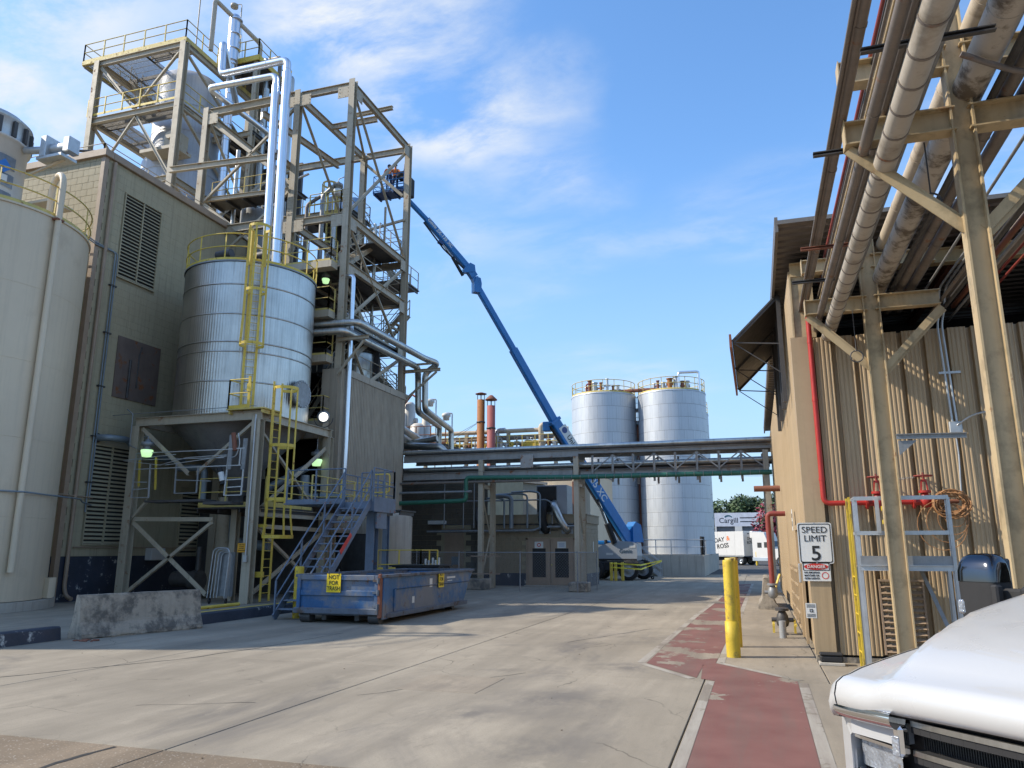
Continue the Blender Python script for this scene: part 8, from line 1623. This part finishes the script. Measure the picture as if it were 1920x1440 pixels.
# headlamps (viewer's left lamp is the visible one)
for s in (-1, 1):
    def bx(x0, x1, y0, y1, z0, z1, m, nm, par=tk_, c=.01): b = MB(); ya, yb = sorted((s*y0, s*y1)); b.bbox((x0, ya, z0), (x1, yb, z1), c); return part(nm, b, m, par)
    hl = bx(-.30, -.17, .60, .985, .60, 1.0, m_darkst, 'headlight')
    def arc(y): return .0-.16*max(0, y-.6)-.55*max(0, y-.85)**2*4      # sweep back of the lamp face
    b = MB(); b.tube(fillet([(-.30, s*1.035, 1.015), (-.085, s*1.02, 1.018), (-.02, s*.86, 1.022), (.03, s*.60, 1.035)], .1), .038, 12); part('chrome_strip', b, m_chrome, hl)
    P = [(1.035, .985), (.90, .99), (.80, .993), (.70, .998), (.635, 1.0), (.635, .93), (.70, .93), (.80, .927), (.90, .923), (.915, .91), (.915, .58), (1.035, .58)]
    b = MB(); vs = [(arc(y), s*y, z) for y, z in P]; n = len(P); b.add(vs+[(x-.09, y, z) for x, y, z in vs], [(0, 1, 8, 9), (1, 2, 7, 8), (2, 3, 6, 7), (3, 4, 5, 6), (0, 9, 10, 11)]+[(i, (i+1) % n, (i+1) % n+n, i+n) for i in range(n)]); part('light_bar', b, m_lensw, hl)
    def lens(y0, y1, z0, z1, m, nm, back=.03, nn=5):
        b = MB(); q = [(arc(y0+(y1-y0)*i/nn)-back, s*(y0+(y1-y0)*i/nn)) for i in range(nn+1)]; w_ = [(x, y, z) for z in (z0, z1) for x, y in q]
        b.add(w_+[(x-.06, y, z) for x, y, z in w_], [(i, i+1, i+nn+2, i+nn+1) for i in range(nn)]+[(i, i+1, i+1+2*nn+2, i+2*nn+2) for i in range(nn)]+[(i+nn+1, i+nn+2, i+3*nn+4, i+3*nn+3) for i in range(nn)]); return part(nm, b, m, hl)
    lens(.665, .89, .80, .905, m_lens, 'main_lens', .045); lens(.65, .905, .76, .79, m_chrome, 'lens_shelf', .015); lens(.665, .89, .59, .75, m_lens, 'lower_lens', .045); lens(.645, .912, .908, .92, m_chrome, 'bezel', .01); lens(.893, .911, .59, .86, m_chrome, 'bezel', .012, 1); lens(.645, .658, .59, .86, m_chrome, 'bezel', .012, 1)
    bx(-.02, .035, .585, .632, .90, 1.015, m_chrome, 'inner_cap', hl, .014); bx(.036, .042, .592, .625, .905, .975, m_lens, 'reflector', hl, .002); bx(-.06, .0, .60, .66, .58, .70, m_chrome, 'corner_wing', hl, .02)
# grille
for o in tk_.children:
    if o.name.startswith('headlight'): o.location.z = .022
b = MB(); b.box((-.16, -.605, .55), (-.10, .605, 1.09)); gr = part('grille', b, m_black, tk_)
b = MB(); b.tube(fillet([(-.02, -.60, 1.07), (.0, -.3, 1.085), (.012, 0, 1.09), (.0, .3, 1.085), (-.02, .6, 1.07)], .2), .016, 6); part('upper_trim', b, m_black, gr)
for z in (1.03, .925, .82, .715, .61):
    b = MB(); n_ = 24; pts = [(.01-.055*(abs(-.58+1.16*i/n_)/.58)**3, -.58+1.16*i/n_, z+.012*(1-(abs(-.58+1.16*i/n_)/.58)**2)) for i in range(n_+1)]
    for a, c in zip(pts[:-1], pts[1:]): b.bar(a, c, .045, .044)
    g_ = part('grille_bar', b, m_black, gr); b = MB()
    for a, c in zip(pts[:-1], pts[1:]): b.bar(V(a)+V((.022, 0, .014)), V(c)+V((.022, 0, .014)), .014, .020)
    part('bar_trim', b, m_alud, g_)
mesh_ = MB()
for i in range(118): y = -.59+i*.01; mesh_.box((-.098, y, .56), (-.092, y+.003, 1.08))
for i in range(50): mesh_.box((-.099, -.59, .56+i*.0105), (-.0985, .59, .563+i*.0105))
part('grille_mesh', mesh_, m_darkst, gr, kind='stuff')
b = MB(); b.bbox((-.25, -1.02, .36), (.10, 1.02, .60), .05); part('bumper', b, m_chrome, tk_); b = MB(); b.bbox((-.2, -.95, .2), (.06, .95, .355), .03); part('air_dam', b, m_black, tk_)
# hood gap line, washer shadow line is the modelled seam between hood and fender; cowl and cab
b = MB(); b.bbox((-1.72, -.92, 1.36), (-1.455, .92, 1.40), .02); part('cowl', b, m_black, tk_)
for s in (-1, 1):
    b = MB(); b.tube([(-1.5, s*.60, 1.455), (-1.62, s*.35, 1.5), (-1.68, s*.05, 1.52)], .012, 6); part('wiper', b, m_black, tk_)
    b = MB(); b.add([(-1.5, s*.98, 1.30), (-1.5, s*.98, .62), (-3.45, s*1.0, .55), (-3.45, s*1.0, 1.32), (-1.62, s*.965, 1.36)], [(0, 1, 2, 3, 4)]); part('door', b, m_truckw, tk_); b = MB(); b.add([(-1.75, s*.93, 1.40), (-3.35, s*.96, 1.37), (-3.25, s*.82, 1.86), (-2.35, s*.80, 1.88)], [(0, 1, 2, 3)]); part('side_window', b, m_glass, tk_)
    b = MB(); b.bar((-1.58, s*.92, 1.36), (-2.36, s*.76, 1.93), .07, .08); part('pillar', b, m_truckw, tk_)
    b = MB(); b.bbox((-5.9, min(s*.97, s*1.02), .6), (-3.6, max(s*.97, s*1.02), 1.4), .03); part('bed_side', b, m_truckw, tk_)
    for x in (-.95, -4.75): wheel(tk_, (x, s*.86, .42), .42, .28)
b = MB(); b.add([(-1.62, -.88, 1.42), (-1.62, .88, 1.42), (-2.36, .74, 1.92), (-2.36, -.74, 1.92)], [(0, 1, 2, 3)]); part('windscreen', b, m_glass, tk_); b = MB(); b.bbox((-3.45, -.8, 1.9), (-2.3, .8, 2.0), .04); part('roof', b, m_truckw, tk_); b = MB(); b.box((-5.9, -.97, .6), (-1.6, .97, .75)); b.box((-5.95, -.97, .6), (-5.88, .97, 1.4)); b.box((-3.62, -.97, .6), (-3.48, .97, 1.4)); part('floor', b, m_truckw, tk_); b = MB(); b.box((-3.3, -.85, .76), (-2.4, .85, 1.3)); part('seats', b, m_black, tk_)
b = MB(); b.cyl((-1.40, -.86, 1.38), (-1.45, -.86, 2.02), .005, 6); b.lathe((-1.40, -.86, 1.36), [(.02, 0), (.015, .05), (.006, .08)], 10); part('antenna', b, m_black, tk_)
# tow mirrors
for s in (-1, 1):
    mx, my, mz = -1.64, s*1.325, 1.215
    def rbox(x0, x1, y0, y1, z0, z1, m, nm, par, bev=.05, seg=3, taper=0):
        bm = bmesh.new(); bmesh.ops.create_cube(bm, size=1)
        for v in bm.verts: v.co = V(((x0+x1)/2+v.co.x*(x1-x0), (y0+y1)/2+v.co.y*(y1-y0)*(1-taper*(v.co.z+.5)), (z0+z1)/2+v.co.z*(z1-z0)))
        bmesh.ops.bevel(bm, geom=list(bm.edges), offset=bev, segments=seg, affect='EDGES'); b = MB(); b.bm(bm, True); return part(nm, b, m, par)
    def loft(rings, m, nm, par, cap=True):        # rings of (z, half depth, half width, corner radius share, x shift)
        b = MB(); n = 32; vs = []
        for z, a, w, ex, sh in rings:
            for k_ in range(n):
                q = 2*math.pi*k_/n; c_, s_ = math.cos(q), math.sin(q); vs.append((mx+sh+a*math.copysign(abs(c_)**ex, c_), my+w*math.copysign(abs(s_)**ex, s_), z))
        b.add(vs, [(i*n+k_, i*n+(k_+1) % n, (i+1)*n+(k_+1) % n, (i+1)*n+k_) for i in range(len(rings)-1) for k_ in range(n)], True)
        if cap: b.add(vs[:n], [tuple(range(n))[::-1]]); b.add(vs[-n:], [tuple(range(n))])
        return part(nm, b, m, par)
    mi = loft([(mz-.02, .03, .08, .5, -.02), (mz-.01, .06, .115, .45, -.01), (mz+.03, .078, .106, .4, 0), (mz+.12, .086, .114, .38, 0), (mz+.30, .088, .116, .38, 0)], m_black, 'mirror', tk_)
    cp = loft([(mz+.302, .090, .118, .38, 0), (mz+.36, .088, .116, .38, 0), (mz+.405, .080, .110, .42, -.004), (mz+.437, .064, .096, .5, -.01), (mz+.456, .04, .072, .6, -.015), (mz+.46, .0, .0, .6, -.02)], m_chromerefl, 'chrome_cap', mi, False)
    rbox(mx-.098, mx-.08, my-.10, my+.10, mz+.03, mz+.43, m_glass, 'mirror_glass', mi, .008, 1)
    y0 = my+s*.095; b = MB(); b.bbox((mx+.03, min(y0-s*.02, y0+s*.025), mz+.12), (mx+.092, max(y0-s*.02, y0+s*.025), mz+.2), .01); part('marker_lamp', b, m_lens, mi)
    b = MB(); b.bbox((mx-.03, min(my-s*.09, my-s*.30), mz+.17), (mx+.04, max(my-s*.09, my-s*.30), mz+.27), .015); b.bbox((mx-.05, min(my-s*.22, my-s*.42), mz+.155), (mx+.06, max(my-s*.22, my-s*.42), mz+.285), .02); part('mirror_arm', b, m_black, mi)
    b = MB(); b.bbox((mx+.06, min(my-s*.10, my-s*.145), mz+.16), (mx+.115, max(my-s*.10, my-s*.145), mz+.29), .01); part('arm_mount', b, m_black, mi)
